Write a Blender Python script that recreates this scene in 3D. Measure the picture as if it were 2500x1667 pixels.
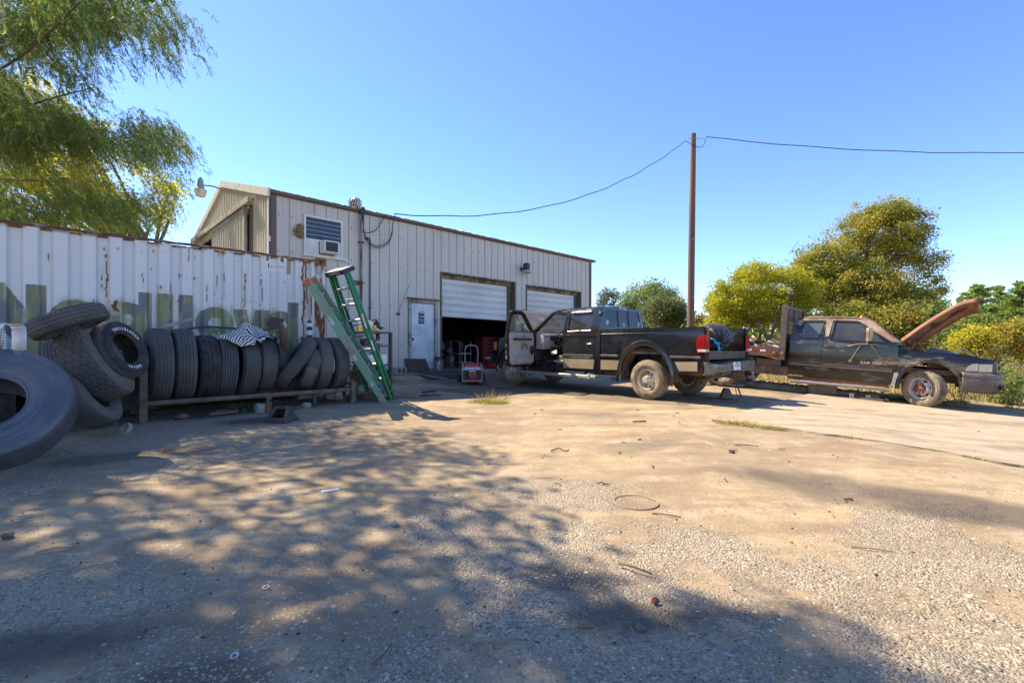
import bpy, bmesh, math, random
import numpy as np
from mathutils import Vector, Matrix, geometry
random.seed(7); rng = np.random.default_rng(7)
SC = bpy.context.scene; C = SC.collection; R = math.radians; PI = math.pi
for o in list(bpy.data.objects): bpy.data.objects.remove(o)

# ------------------------------------------------------------------ camera, sky, sun, exposure
CZ = 1.15
cd = bpy.data.cameras.new("camera"); cam = bpy.data.objects.new("camera", cd); C.objects.link(cam)
cam.location = (0, 0, CZ); cam.rotation_euler = (R(90), 0, 0)
cd.sensor_width = 36; cd.lens = 16.27; cd.shift_y = 0.0034; cd.clip_start = .05; cd.clip_end = 2000
SC.camera = cam
SUN = Vector((-.593, .334, .731)).normalized()
wd = bpy.data.worlds.new("World"); SC.world = wd; wd.use_nodes = True
nt = wd.node_tree; nt.nodes.clear()
sky = nt.nodes.new("ShaderNodeTexSky"); sky.sky_type = 'NISHITA'; sky.sun_disc = False
sky.sun_elevation = R(47); sky.sun_rotation = math.atan2(SUN.x, SUN.y)
sky.altitude = 0; sky.air_density = .9; sky.dust_density = .05; sky.ozone_density = 5.0
bg = nt.nodes.new("ShaderNodeBackground"); bg.inputs[1].default_value = .132
wo = nt.nodes.new("ShaderNodeOutputWorld")
hs = nt.nodes.new('ShaderNodeHueSaturation'); hs.inputs['Saturation'].default_value = 1.08; hs.inputs['Hue'].default_value = .509; hs.inputs['Value'].default_value = 1.0
nt.links.new(sky.outputs[0], hs.inputs['Color']); nt.links.new(hs.outputs[0], bg.inputs[0]); nt.links.new(bg.outputs[0], wo.inputs[0])
sl = bpy.data.lights.new("sun", 'SUN'); sl.energy = 4.6; sl.angle = R(.53); sl.color = (1, .87, .66)
so = bpy.data.objects.new("sun", sl); C.objects.link(so); so.rotation_euler = SUN.to_track_quat('Z', 'Y').to_euler()
so.location = (-30, 20, 30)
SC.view_settings.view_transform = 'Standard'; SC.view_settings.look = 'None'
SC.view_settings.exposure = 1.28; SC.view_settings.gamma = 1; SC.view_settings.use_curve_mapping = False
try:
    SC.cycles.max_bounces = 8; SC.cycles.diffuse_bounces = 4; SC.cycles.transparent_max_bounces = 12
    SC.cycles.use_denoising = True
except Exception: pass

# ------------------------------------------------------------------ helpers
def tag(o, label=None, cat=None, group=None, kind=None):
    if label: o['label'] = label
    if cat: o['category'] = cat
    if group: o['group'] = group
    if kind: o['kind'] = kind
    return o
def thing(name, label, cat, loc=(0, 0, 0), rot=(0, 0, 0), group=None):
    o = bpy.data.objects.new(name, None); C.objects.link(o)
    o.location = loc; o.rotation_euler = rot if not isinstance(rot, (int, float)) else (0, 0, rot)
    o.empty_display_size = .2
    return tag(o, label, cat, group)
def link(name, me, mat=None, parent=None):
    o = bpy.data.objects.new(name, me); C.objects.link(o)
    if mat is not None and len(me.materials) == 0:
        for m in (mat if isinstance(mat, (list, tuple)) else [mat]): me.materials.append(m)
    if parent: o.parent = parent
    return o
def copy_tree(o, parent=None):
    c = o.copy(); C.objects.link(c)
    if parent: c.parent = parent
    for ch in list(o.children): copy_tree(ch, c)
    return c
def rotm(rx=0, ry=0, rz=0):
    return Matrix.Rotation(rz, 3, 'Z') @ Matrix.Rotation(ry, 3, 'Y') @ Matrix.Rotation(rx, 3, 'X')
def smooth(path, n=6, closed=False):
    P = [Vector(p) for p in path]; out = []; m = len(P)
    rngi = range(m if closed else m - 1)
    for i in rngi:
        if closed: p0, p1, p2, p3 = P[(i-1) % m], P[i], P[(i+1) % m], P[(i+2) % m]
        else: p0, p1, p2, p3 = P[max(i-1, 0)], P[i], P[i+1], P[min(i+2, m-1)]
        for k in range(n):
            t = k / n
            out.append(.5*((2*p1)+(p2-p0)*t+(2*p0-5*p1+4*p2-p3)*t*t+(3*p1-p0-3*p2+p3)*t**3))
    if not closed: out.append(P[-1])
    return out
class MB:
    def __init__(s): s.v = []; s.f = []; s.m = []
    def add(s, v, f, mi=0):
        b = len(s.v); s.v += [tuple(p) for p in v]; s.f += [tuple(i+b for i in q) for q in f]; s.m += [mi]*len(f); return s
    def box(s, c, d, rot=None, mi=0, taper=1):
        hx, hy, hz = d[0]/2, d[1]/2, d[2]/2
        V = [Vector((x*(taper if z > 0 else 1), y*(taper if z > 0 else 1), z)) for x in (-hx, hx) for y in (-hy, hy) for z in (-hz, hz)]
        if rot is not None: V = [rot @ p for p in V]
        V = [p + Vector(c) for p in V]
        return s.add(V, [(0, 1, 3, 2), (4, 6, 7, 5), (0, 4, 5, 1), (2, 3, 7, 6), (0, 2, 6, 4), (1, 5, 7, 3)], mi)
    def bx(s, x0, x1, y0, y1, z0, z1, mi=0):
        return s.box(((x0+x1)/2, (y0+y1)/2, (z0+z1)/2), (x1-x0, y1-y0, z1-z0), None, mi)
    def bar(s, a, b, w, h, up=(0, 0, 1), mi=0):
        a, b = Vector(a), Vector(b); d = (b-a); L = d.length; d = d.normalized(); u = Vector(up)
        x = d.cross(u)
        if x.length < 1e-4: x = d.cross(Vector((1, 0, 0)))
        x.normalize(); u = x.cross(d)
        M = Matrix((x, d, u)).transposed()
        return s.box((a+b)/2, (w, L, h), M, mi)
    def tube(s, path, r, n=8, mi=0, cap=True, closed=False):
        P = [Vector(p) for p in path]; m = len(P); V = []; F = []
        up = Vector((0, 0, 1))
        for i, p in enumerate(P):
            if closed: d = P[(i+1) % m]-P[i-1]
            else: d = P[min(i+1, m-1)]-P[max(i-1, 0)]
            d = d.normalized() if d.length > 1e-9 else Vector((0, 0, 1))
            x = d.cross(up)
            if x.length < .05: x = d.cross(Vector((1, 0, 0)))
            x.normalize(); y = x.cross(d)
            ri = r[i] if isinstance(r, (list, tuple)) else r
            for k in range(n):
                a = 2*PI*k/n; V.append(p + (x*math.cos(a)+y*math.sin(a))*ri)
        for i in range(m if closed else m-1):
            j = (i+1) % m
            for k in range(n): F.append((i*n+k, i*n+(k+1) % n, j*n+(k+1) % n, j*n+k))
        if cap and not closed: F += [tuple(range(n))[::-1], tuple((m-1)*n+k for k in range(n))]
        return s.add(V, F, mi)
    def lathe(s, prof, n=32, M=None, mi=0, cap=False, off=(0, 0, 0)):
        # prof: (r, h) pairs, spun about local Z (or through M)
        V = []; F = []; m = len(prof); off = Vector(off)
        for (r, h) in prof:
            for k in range(n):
                a = 2*PI*k/n; p = Vector((r*math.cos(a), r*math.sin(a), h))
                V.append((M @ p if M is not None else p) + off)
        for i in range(m-1):
            for k in range(n): F.append((i*n+k, i*n+(k+1) % n, (i+1)*n+(k+1) % n, (i+1)*n+k))
        if cap: F += [tuple(range(n))[::-1], tuple((m-1)*n+k for k in range(n))]
        return s.add(V, F, mi)
    def prism(s, poly, axis, a, b, mi=0):
        # poly 2-D: axis 'y' -> (x,z), 'x' -> (y,z), 'z' -> (x,y)
        n = len(poly)
        def P(p, t): return {'y': (p[0], t, p[1]), 'x': (t, p[0], p[1]), 'z': (p[0], p[1], t)}[axis]
        V = [P(p, a) for p in poly]+[P(p, b) for p in poly]
        F = [tuple(range(n))[::-1], tuple(range(n, 2*n))]+[(i, (i+1) % n, n+(i+1) % n, n+i) for i in range(n)]
        return s.add(V, F, mi)
    def grid(s, fn, nu, nv, mi=0, closeu=False):
        V = [fn(i/(nu if closeu else nu-1), j/(nv-1)) for i in range(nu) for j in range(nv)]
        F = []
        for i in range(nu if closeu else nu-1):
            for j in range(nv-1):
                a = i*nv+j; b = ((i+1) % nu)*nv+j; F.append((a, b, b+1, a+1))
        return s.add(V, F, mi)
    def mesh(s, name='mesh', smooth_deg=35, recalc=True):
        me = bpy.data.meshes.new(name); me.from_pydata(s.v, [], s.f)
        if any(s.m): me.polygons.foreach_set('material_index', s.m)
        if recalc:
            b = bmesh.new(); b.from_mesh(me); bmesh.ops.recalc_face_normals(b, faces=b.faces); b.to_mesh(me); b.free()
        if smooth_deg:
            me.shade_smooth()
            try: me.set_sharp_from_angle(angle=R(smooth_deg))
            except Exception: pass
        me.update(); return me
    def build(s, name, mat, parent=None, bev=0, deg=35, recalc=True):
        o = link(name, s.mesh(name, deg, recalc), mat, parent)
        if bev:
            m = o.modifiers.new('edge', 'BEVEL'); m.width = bev; m.segments = 2; m.limit_method = 'ANGLE'; m.angle_limit = R(40)
            m.harden_normals = False
        return o
def inpoly(p, poly):
    x, y = p; c = False; n = len(poly); j = n-1
    for i in range(n):
        xi, yi = poly[i]; xj, yj = poly[j]
        if (yi > y) != (yj > y) and x < (xj-xi)*(y-yi)/(yj-yi+1e-12)+xi: c = not c
        j = i
    return c
def dens(poly, step):
    out = []
    for i, p in enumerate(poly):
        q = poly[(i+1) % len(poly)]; L = math.hypot(q[0]-p[0], q[1]-p[1]); n = max(1, int(round(L/step)))
        out += [(p[0]+(q[0]-p[0])*k/n, p[1]+(q[1]-p[1])*k/n) for k in range(n)]
    return out
def sheet(outline, holes, step, fn, flange=0, fdir=None):
    """curved sheet cut from a 2-D outline with holes; fn maps (a,b) to a point; the rim is turned in by flange along fdir"""
    loops = [dens(l, step) for l in [outline]+list(holes)]
    pts = []; edges = []; rim = []
    for l in loops:
        b = len(pts); pts += l; e = [(b+i, b+(i+1) % len(l)) for i in range(len(l))]; edges += e; rim += e
    xs = [p[0] for p in outline]; ys = [p[1] for p in outline]
    x = min(xs)+step*.5
    while x < max(xs):
        y = min(ys)+step*.5
        while y < max(ys):
            p = (x, y)
            if inpoly(p, outline) and not any(inpoly(p, h) for h in holes): pts.append(p)
            y += step
        x += step
    r = geometry.delaunay_2d_cdt([Vector(p) for p in pts], edges, [], 0, 1e-5)
    vs = [tuple(v) for v in r[0]]; F = []
    for f in r[2]:
        c = (sum(vs[i][0] for i in f)/len(f), sum(vs[i][1] for i in f)/len(f))
        if inpoly(c, outline) and not any(inpoly(c, h) for h in holes): F.append(tuple(f))
    V = [Vector(fn(*p)) for p in vs]
    if flange:
        cnt = {}
        for f in F:
            for i in range(len(f)):
                k = (f[i], f[(i+1) % len(f)]); kk = tuple(sorted(k)); cnt.setdefault(kk, []).append(k)
        mp = {}; fd = Vector(fdir)*flange
        for kk, l in cnt.items():
            if len(l) == 1:
                a, b = l[0]
                for q in (a, b):
                    if q not in mp: mp[q] = len(V); V.append(V[q]+fd)
                F.append((b, a, mp[a], mp[b]))
    return V, F
def textmesh(txt, size, extrude=.002, bold=0, spacing=1.0):
    cu = bpy.data.curves.new('lettering', 'FONT'); cu.body = txt; cu.size = size; cu.extrude = extrude; cu.align_x = 'CENTER'; cu.align_y = 'CENTER'
    cu.offset = bold; cu.space_character = spacing; cu.resolution_u = 3
    o = bpy.data.objects.new('lettering', cu); C.objects.link(o)
    dg = bpy.context.evaluated_depsgraph_get(); me = bpy.data.meshes.new_from_object(o.evaluated_get(dg))
    bpy.data.objects.remove(o); bpy.data.curves.remove(cu); me.materials.clear(); return me
def tmesh(me, fn):
    for v in me.vertices: v.co = Vector(fn(v.co))
    me.update(); return me
def fastmesh(name, V, F, cols=None):
    """numpy verts (n,3), faces (m,k) and optional per-vertex colours"""
    me = bpy.data.meshes.new(name); V = np.asarray(V, np.float32); F = np.asarray(F, np.int32); k = F.shape[1]
    me.vertices.add(len(V)); me.vertices.foreach_set('co', V.ravel())
    me.loops.add(F.size); me.loops.foreach_set('vertex_index', F.ravel())
    me.polygons.add(len(F)); me.polygons.foreach_set('loop_start', np.arange(0, F.size, k, dtype=np.int32))
    if cols is not None:
        a = me.color_attributes.new('tint', 'FLOAT_COLOR', 'POINT')
        cc = np.ones((len(V), 4), np.float32); cc[:, :cols.shape[1]] = cols; a.data.foreach_set('color', cc.ravel())
    me.update(calc_edges=True); return me
def vnoise(x, y, seed=0):
    t = np.random.default_rng(seed).random((64, 64))
    xi = np.floor(x).astype(int); yi = np.floor(y).astype(int); fx = x-xi; fy = y-yi
    fx = fx*fx*(3-2*fx); fy = fy*fy*(3-2*fy); a = xi & 63; b = yi & 63; a1 = (xi+1) & 63; b1 = (yi+1) & 63
    return (t[a, b]*(1-fx)+t[a1, b]*fx)*(1-fy)+(t[a, b1]*(1-fx)+t[a1, b1]*fx)*fy
def fbm(x, y, seed=0, oct=4):
    s = 0; amp = .5; tot = 0
    for i in range(oct): s = s+amp*vnoise(x*2**i+i*7.3, y*2**i+i*3.1, seed+i); tot += amp; amp *= .5
    return s/tot
def sstep(a, b, x):
    t = np.clip((x-a)/(b-a), 0, 1); return t*t*(3-2*t)

# ------------------------------------------------------------------ materials
class NT:
    def __init__(s, m):
        m.use_nodes = True; s.t = m.node_tree; s.b = s.t.nodes['Principled BSDF']; s.o = s.t.nodes['Material Output']
    def n(s, ty, **k):
        x = s.t.nodes.new(ty)
        for a, b in k.items(): setattr(x, a, b)
        return x
    def l(s, a, b): s.t.links.new(a, b)
    def coord(s, sc=(1, 1, 1), kind='Object'):
        tc = s.n('ShaderNodeTexCoord'); mp = s.n('ShaderNodeMapping'); mp.inputs['Scale'].default_value = sc
        s.l(tc.outputs[kind], mp.inputs[0]); return mp.outputs[0]
    def noise(s, vec, scale, detail=4, rough=.55):
        x = s.n('ShaderNodeTexNoise'); x.inputs['Scale'].default_value = scale; x.inputs['Detail'].default_value = detail; x.inputs['Roughness'].default_value = rough
        s.l(vec, x.inputs['Vector']); return x.outputs[0]
    def voro(s, vec, scale, out='Color', feat='F1'):
        x = s.n('ShaderNodeTexVoronoi', feature=feat); x.inputs['Scale'].default_value = scale; s.l(vec, x.inputs['Vector']); return x.outputs[out]
    def ramp(s, fac, stops, interp='LINEAR'):
        x = s.n('ShaderNodeValToRGB'); e = x.color_ramp.elements; x.color_ramp.interpolation = interp
        while len(e) < len(stops): e.new(.5)
        for i, (p, c) in enumerate(stops):
            e[i].position = p; e[i].color = (*c, 1) if len(c) == 3 else c
        s.l(fac, x.inputs[0]); return x.outputs[0]
    def mix(s, fac, a, b, blend='MIX'):
        x = s.n('ShaderNodeMix', data_type='RGBA', blend_type=blend)
        for sock, v in ((x.inputs[0], fac), (x.inputs[6], a), (x.inputs[7], b)):
            if isinstance(v, (int, float)): sock.default_value = v
            elif isinstance(v, (tuple, list)): sock.default_value = (*v, 1) if len(v) == 3 else v
            else: s.l(v, sock)
        return x.outputs[2]
    def math(s, op, a, b=0.0, clamp=False):
        x = s.n('ShaderNodeMath', operation=op); x.use_clamp = clamp
        for sock, v in ((x.inputs[0], a), (x.inputs[1], b)):
            if isinstance(v, (int, float)): sock.default_value = v
            else: s.l(v, sock)
        return x.outputs[0]
    def bump(s, h, strength=.3, dist=.01):
        x = s.n('ShaderNodeBump'); x.inputs['Strength'].default_value = strength; x.inputs['Distance'].default_value = dist
        s.l(h, x.inputs['Height']); s.l(x.outputs[0], s.b.inputs['Normal'])
    def set(s, **k):
        for a, v in k.items():
            i = s.b.inputs[a.replace('_', ' ')]
            if isinstance(v, (int, float)): i.default_value = v
            elif isinstance(v, (tuple, list)): i.default_value = (*v, 1) if len(v) == 3 else v
            else: s.l(v, i)
def bw(c): return (c, c, c)
def mat(name, col, rough=.6, metal=0, col2=None, sc=5, dirt=None, dsc=3, dpos=.5, dw=.15, bump=0, bsc=80, stretch=(1, 1, 1), coat=0, spec=.5, dmax=1, drough=.9):
    m = bpy.data.materials.new(name); t = NT(m); v = t.coord(stretch)
    t.set(Metallic=metal, Specular_IOR_Level=spec)
    if coat: t.set(Coat_Weight=coat, Coat_Roughness=.12)
    c = col
    if col2 is not None:
        c = t.mix(t.ramp(t.noise(v, sc), [(.3, bw(0)), (.7, bw(1))]), col, col2)
    if dirt is not None:
        f = t.ramp(t.noise(v, dsc, 6, .65), [(dpos-dw/2, bw(0)), (dpos+dw/2, bw(dmax))])
        c = t.mix(f, c, dirt)
        t.set(Roughness=t.math('ADD', t.math('MULTIPLY', f, drough-rough), rough))
        if metal: t.set(Metallic=t.math('MULTIPLY', t.math('SUBTRACT', 1, f), metal))
    else: t.set(Roughness=rough)
    t.set(Base_Color=c)
    if bump: t.bump(t.noise(v, bsc, 5, .6), bump, .01)
    m.diffuse_color = (*col, 1)
    return m
def glassmat(name, tint, rough=.03, alpha=.35, dust=(.35, .32, .28), dustamt=.0):
    m = bpy.data.materials.new(name); t = NT(m); v = t.coord()
    t.set(Base_Color=tint, Roughness=rough, Specular_IOR_Level=.6)
    tr = t.n('ShaderNodeBsdfTransparent'); tr.inputs[0].default_value = (*[min(1, .55+.45*c) for c in (.8, .9, .85)], 1)
    mx = t.n('ShaderNodeMixShader'); t.l(tr.outputs[0], mx.inputs[1]); t.l(t.b.outputs[0], mx.inputs[2])
    if dustamt:
        f = t.ramp(t.noise(v, 3, 6, .65), [(.25, bw(alpha)), (.75, bw(min(1, alpha+dustamt)))])
        t.l(f, mx.inputs[0]); t.set(Base_Color=t.mix(t.noise(v, 2.2, 5, .6), tint, dust))
    else: mx.inputs[0].default_value = alpha
    t.l(mx.outputs[0], t.o.inputs[0]); return m
def leafmat(name, trans=.45, rough=.55):
    m = bpy.data.materials.new(name); t = NT(m); a = t.n('ShaderNodeVertexColor', layer_name='tint')
    t.set(Base_Color=a.outputs[0], Roughness=rough, Specular_IOR_Level=.25)
    tl = t.n('ShaderNodeBsdfTranslucent'); t.l(a.outputs[0], tl.inputs[0]); mx = t.n('ShaderNodeMixShader'); mx.inputs[0].default_value = trans
    t.l(t.b.outputs[0], mx.inputs[1]); t.l(tl.outputs[0], mx.inputs[2]); t.l(mx.outputs[0], t.o.inputs[0]); return m

RUST = (.16, .055, .022); DUST = (.30, .22, .145)
M = dict(
 black=mat('black_rubber', (.018, .018, .019), .75, bump=.3, bsc=200, col2=(.035, .033, .031), sc=9, dirt=(.10, .085, .07), dsc=7, dpos=.62, dw=.3),
 steel=mat('dull_steel', (.32, .32, .32), .45, .85, dirt=(.2, .13, .08), dpos=.6, dw=.3),
 alu=mat('worn_aluminium', (.55, .54, .52), .42, .8, col2=(.40, .38, .35), sc=14, dirt=(.30, .25, .19), dpos=.62, dw=.3),
 rusty=mat('rusty_steel', (.20, .075, .03), .85, 0, col2=(.09, .035, .02), sc=6, dirt=(.28, .13, .06), dsc=14, dpos=.55, bump=.4, bsc=90),
 darkiron=mat('dark_iron', (.045, .043, .043), .65, .3, col2=(.085, .07, .06), sc=8, dirt=(.14, .075, .04), dsc=9, dpos=.62, dw=.2, bump=.3),
 white=mat('white_paint', (.72, .72, .70), .45, dirt=(.42, .38, .30), dsc=2.5, dpos=.66, dw=.4, dmax=.7),
 brown=mat('brown_trim_paint', (.105, .082, .066), .5, dirt=(.20, .13, .08), dsc=4, dpos=.62, dw=.3),
 glass=glassmat('clear_glass', (.02, .03, .03), .03, .22),
 wood=mat('weathered_wood', (.20, .135, .085), .85, col2=(.105, .075, .05), sc=3, stretch=(1, 1, .12), bump=.5, bsc=40),
 red=mat('dark_red_paint', (.15, .016, .016), .4, dirt=(.10, .04, .03), dpos=.6),
 conc=mat('grey_concrete', (.36, .33, .29), .9, col2=(.26, .24, .21), sc=5, bump=.35, bsc=70),
 plastic=mat('black_plastic', (.02, .02, .021), .5, dirt=(.14, .11, .08), dpos=.66, dw=.3),
 chrome=mat('worn_chrome', (.50, .49, .48), .2, 1, dirt=(.28, .2, .12), dpos=.56, dw=.25),
)
# ------------------------------------------------------------------ the ground
A = R(44.8); DV = np.array([math.cos(A), math.sin(A)]); NV = np.array([-math.sin(A), math.cos(A)])
W0 = np.array([-2.76, 14.1]); C0 = np.array([-6.86, 6.21]); M0 = np.array([8.57, 9.66])
RH = R(-41.5); RD = np.array([math.cos(RH), math.sin(RH)]); RL = np.array([-math.sin(RH), math.cos(RH)])
def gz(x, y):
    x = np.asarray(x, float); y = np.asarray(y, float)
    w = -((x-W0[0])*NV[0]+(y-W0[1])*NV[1]); aw = (x-W0[0])*DV[0]+(y-W0[1])*DV[1]
    g = .375*(1-sstep(0, 3.3, w))*(1-sstep(12, 22, aw))
    wc = -((x-C0[0])*NV[0]+(y-C0[1])*NV[1]); ac = (x-C0[0])*DV[0]+(y-C0[1])*DV[1]
    g = np.maximum(g, .10*(1-sstep(1.3, 3.4, wc))*(1-sstep(4.6, 8, ac)))
    q = (x-M0[0])*RD[0]+(y-M0[1])*RD[1]
    g2 = np.clip(-.15-.061*q, -.42, .09)
    far = sstep(13, 40, np.hypot(x, y))
    g = g+g2*sstep(3.5, 6.8, x)*(1-far)*sstep(-6, 1, y) - .25*sstep(6, 12, x)*far
    return g
def G(x, y, dz=0): return (x, y, float(gz(x, y))+dz)
def axis(lo, hi, step, far, nf):
    a = np.arange(lo, hi+1e-6, step); t = np.geomspace(step, far, nf)
    return np.concatenate([lo-t[::-1], a, hi+t])
gx = axis(-9, 12.5, .07, 500, 38); gy = axis(.5, 16, .07, 700, 42)
gy = gy[gy > -300]
X, Y = np.meshgrid(gx, gy, indexing='ij'); near = 1-sstep(10, 18, np.hypot(X, Y))
Z = gz(X, Y)+near*((fbm(X*1.3, Y*1.3, 3, 4)-.5)*.035+(fbm(X*6, Y*6, 9, 2)-.5)*.012)
# masks: r = oil and soot stains, g = loose gravel, b = tyre-packed dark dirt
def blob(cx, cy, ax, ay, rot, seed):
    dx = X-cx; dy = Y-cy; c, s = math.cos(rot), math.sin(rot); u = (dx*c+dy*s)/ax; v = (-dx*s+dy*c)/ay
    d = np.sqrt(u*u+v*v)+(fbm(X*2.2, Y*2.2, seed, 4)-.5)*1.1
    return 1-sstep(.55, 1.1, d)
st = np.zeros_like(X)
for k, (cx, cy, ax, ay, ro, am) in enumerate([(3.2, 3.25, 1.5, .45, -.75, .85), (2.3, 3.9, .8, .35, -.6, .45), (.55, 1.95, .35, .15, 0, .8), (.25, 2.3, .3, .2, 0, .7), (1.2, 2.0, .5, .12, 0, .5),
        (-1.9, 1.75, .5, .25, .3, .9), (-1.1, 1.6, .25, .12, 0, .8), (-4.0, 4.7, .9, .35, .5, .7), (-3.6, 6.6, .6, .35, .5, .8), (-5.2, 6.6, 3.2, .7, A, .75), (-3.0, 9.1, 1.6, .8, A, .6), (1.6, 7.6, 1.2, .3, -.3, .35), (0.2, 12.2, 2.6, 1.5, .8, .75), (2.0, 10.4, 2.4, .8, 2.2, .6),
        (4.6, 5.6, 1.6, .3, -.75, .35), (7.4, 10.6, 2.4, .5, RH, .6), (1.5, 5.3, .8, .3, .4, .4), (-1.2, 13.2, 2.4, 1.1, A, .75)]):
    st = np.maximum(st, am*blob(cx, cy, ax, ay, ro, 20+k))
n1 = fbm(X*.55+5, Y*.55, 40, 5); n2 = fbm(X*1.9, Y*1.9+3, 50, 4)
gr = .62*n1+.38*n2+.17*(1-sstep(1.5, 4.6, Y))*sstep(-1.2, .5, X)-.16*sstep(3.6, 6, Y)-.06*sstep(.2, 1.5, X)*sstep(2.2, 3, Y)+.26*sstep(-.6, -2.5, X)*sstep(3.2, 5.0, Y)
gr = sstep(.46, .68, gr)*.9
tr = fbm((X*DV[0]+Y*DV[1])*.35, (X*NV[0]+Y*NV[1])*1.6, 70, 4)*.6+n2*.4
tr = sstep(.48, .66, tr)
for (yo, am_) in ((1.95, .8), (2.35, .55), (2.62, .7)):
    yy = Y-(yo+.10*(X+1)+.05*X*X*.3); bar_ = (1-sstep(.07, .11, np.abs(yy)))*sstep(.2, -.6, X)*am_; tr = np.maximum(tr, bar_*(.55+.45*(np.sin((X+yy*.6)*95) > 0))*sstep(.3, .5, n2))
me = fastmesh('ground', np.stack([X.ravel(), Y.ravel(), Z.ravel()], 1),
  (lambda nx, ny: np.stack([(np.arange(nx-1)[:, None]*ny+np.arange(ny-1)[None]).ravel()+o for o in (0, ny, ny+1, 1)], 1))(len(gx), len(gy)),
  np.stack([st.ravel(), gr.ravel(), tr.ravel()], 1))
me.shade_smooth()
def ground_mat():
    m = bpy.data.materials.new('dirt_and_gravel'); t = NT(m); v = t.coord()
    at = t.n('ShaderNodeVertexColor', layer_name='tint'); sp = t.n('ShaderNodeSeparateColor'); t.l(at.outputs[0], sp.inputs[0])
    big = t.noise(v, .9, 5, .6); mid = t.noise(v, 5, 6, .65); fine = t.noise(v, 60, 4, .7)
    dirt = t.ramp(mid, [(.28, (.33, .235, .125)), (.5, (.47, .35, .195)), (.75, (.57, .45, .275))])
    dirt = t.mix(t.math('MULTIPLY', sp.outputs[2], .75), dirt, (.27, .195, .12))
    mp = t.n('ShaderNodeMapping'); mp.inputs['Rotation'].default_value = (0, 0, R(47)); mp.inputs['Scale'].default_value = (.5, 2.6, 1); t.l(v, mp.inputs[0])
    drag = t.noise(mp.outputs[0], 1.1, 7, .68); dirt = t.mix(t.ramp(drag, [(.44, bw(0)), (.66, bw(.85))]), dirt, (.235, .155, .09))
    dirt = t.mix(t.ramp(t.noise(v, 2.3, 7, .72), [(.50, bw(0)), (.68, bw(.6))]), dirt, (.60, .50, .35))
    sp2 = t.math('MULTIPLY', t.ramp(t.voro(v, 46, 'Distance'), [(.10, bw(1)), (.2, bw(0))]), t.ramp(t.noise(v, 3, 5, .7), [(.42, bw(0)), (.6, bw(1))])); dirt = t.mix(t.math('MULTIPLY', sp2, .75), dirt, (.15, .115, .085))
    dirt = t.mix(t.ramp(fine, [(.35, bw(.55)), (.62, bw(0))]), dirt, (.21, .15, .095))
    vc = t.voro(v, 88); vd = t.voro(v, 88, 'Distance'); sv = t.n('ShaderNodeSeparateColor'); t.l(vc, sv.inputs[0])
    peb = t.ramp(sv.outputs[0], [(0, (.15, .118, .08)), (.3, (.30, .236, .155)), (.65, (.42, .34, .23)), (.88, (.52, .44, .315)), (1, (.66, .59, .48))])
    peb = t.mix(t.ramp(vd, [(.45, bw(0)), (.8, bw(.55))]), peb, (.17, .13, .09))
    vc2 = t.voro(v, 190); s2 = t.n('ShaderNodeSeparateColor'); t.l(vc2, s2.inputs[0])
    sand = t.ramp(s2.outputs[1], [(0, (.23, .18, .12)), (.5, (.38, .305, .205)), (1, (.51, .425, .30))])
    grav = t.mix(t.ramp(t.noise(v, 14, 4, .6), [(.40, bw(0)), (.58, bw(1))]), sand, peb)
    gm = t.math('ADD', sp.outputs[1], t.math('MULTIPLY', t.math('SUBTRACT', t.noise(v, 11, 7, .75), .5), 1.9))
    gm = t.ramp(gm, [(.30, bw(0)), (.46, bw(.30)), (.66, bw(1))])
    c = t.mix(gm, dirt, grav)
    spk = t.ramp(t.voro(v, 21, 'Distance'), [(.03, bw(1)), (.06, bw(0))]); c = t.mix(t.math('MULTIPLY', spk, .7), c, (.09, .07, .055))
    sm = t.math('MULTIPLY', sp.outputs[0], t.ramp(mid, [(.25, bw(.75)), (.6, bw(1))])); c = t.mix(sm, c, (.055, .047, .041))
    c = t.mix(t.ramp(big, [(.35, bw(.35)), (.65, bw(0))]), c, (.24, .18, .12))
    t.set(Base_Color=c, Roughness=.92, Specular_IOR_Level=.25)
    h = t.math('ADD', t.math('MULTIPLY', t.math('SUBTRACT', 1, vd), t.math('MULTIPLY', gm, .8)), t.math('ADD', t.math('MULTIPLY', fine, .55), t.math('MULTIPLY', mid, .9)))
    t.bump(h, .95, .014); return m
GM = ground_mat()
tag(link('ground', me, GM), kind='structure')

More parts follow.
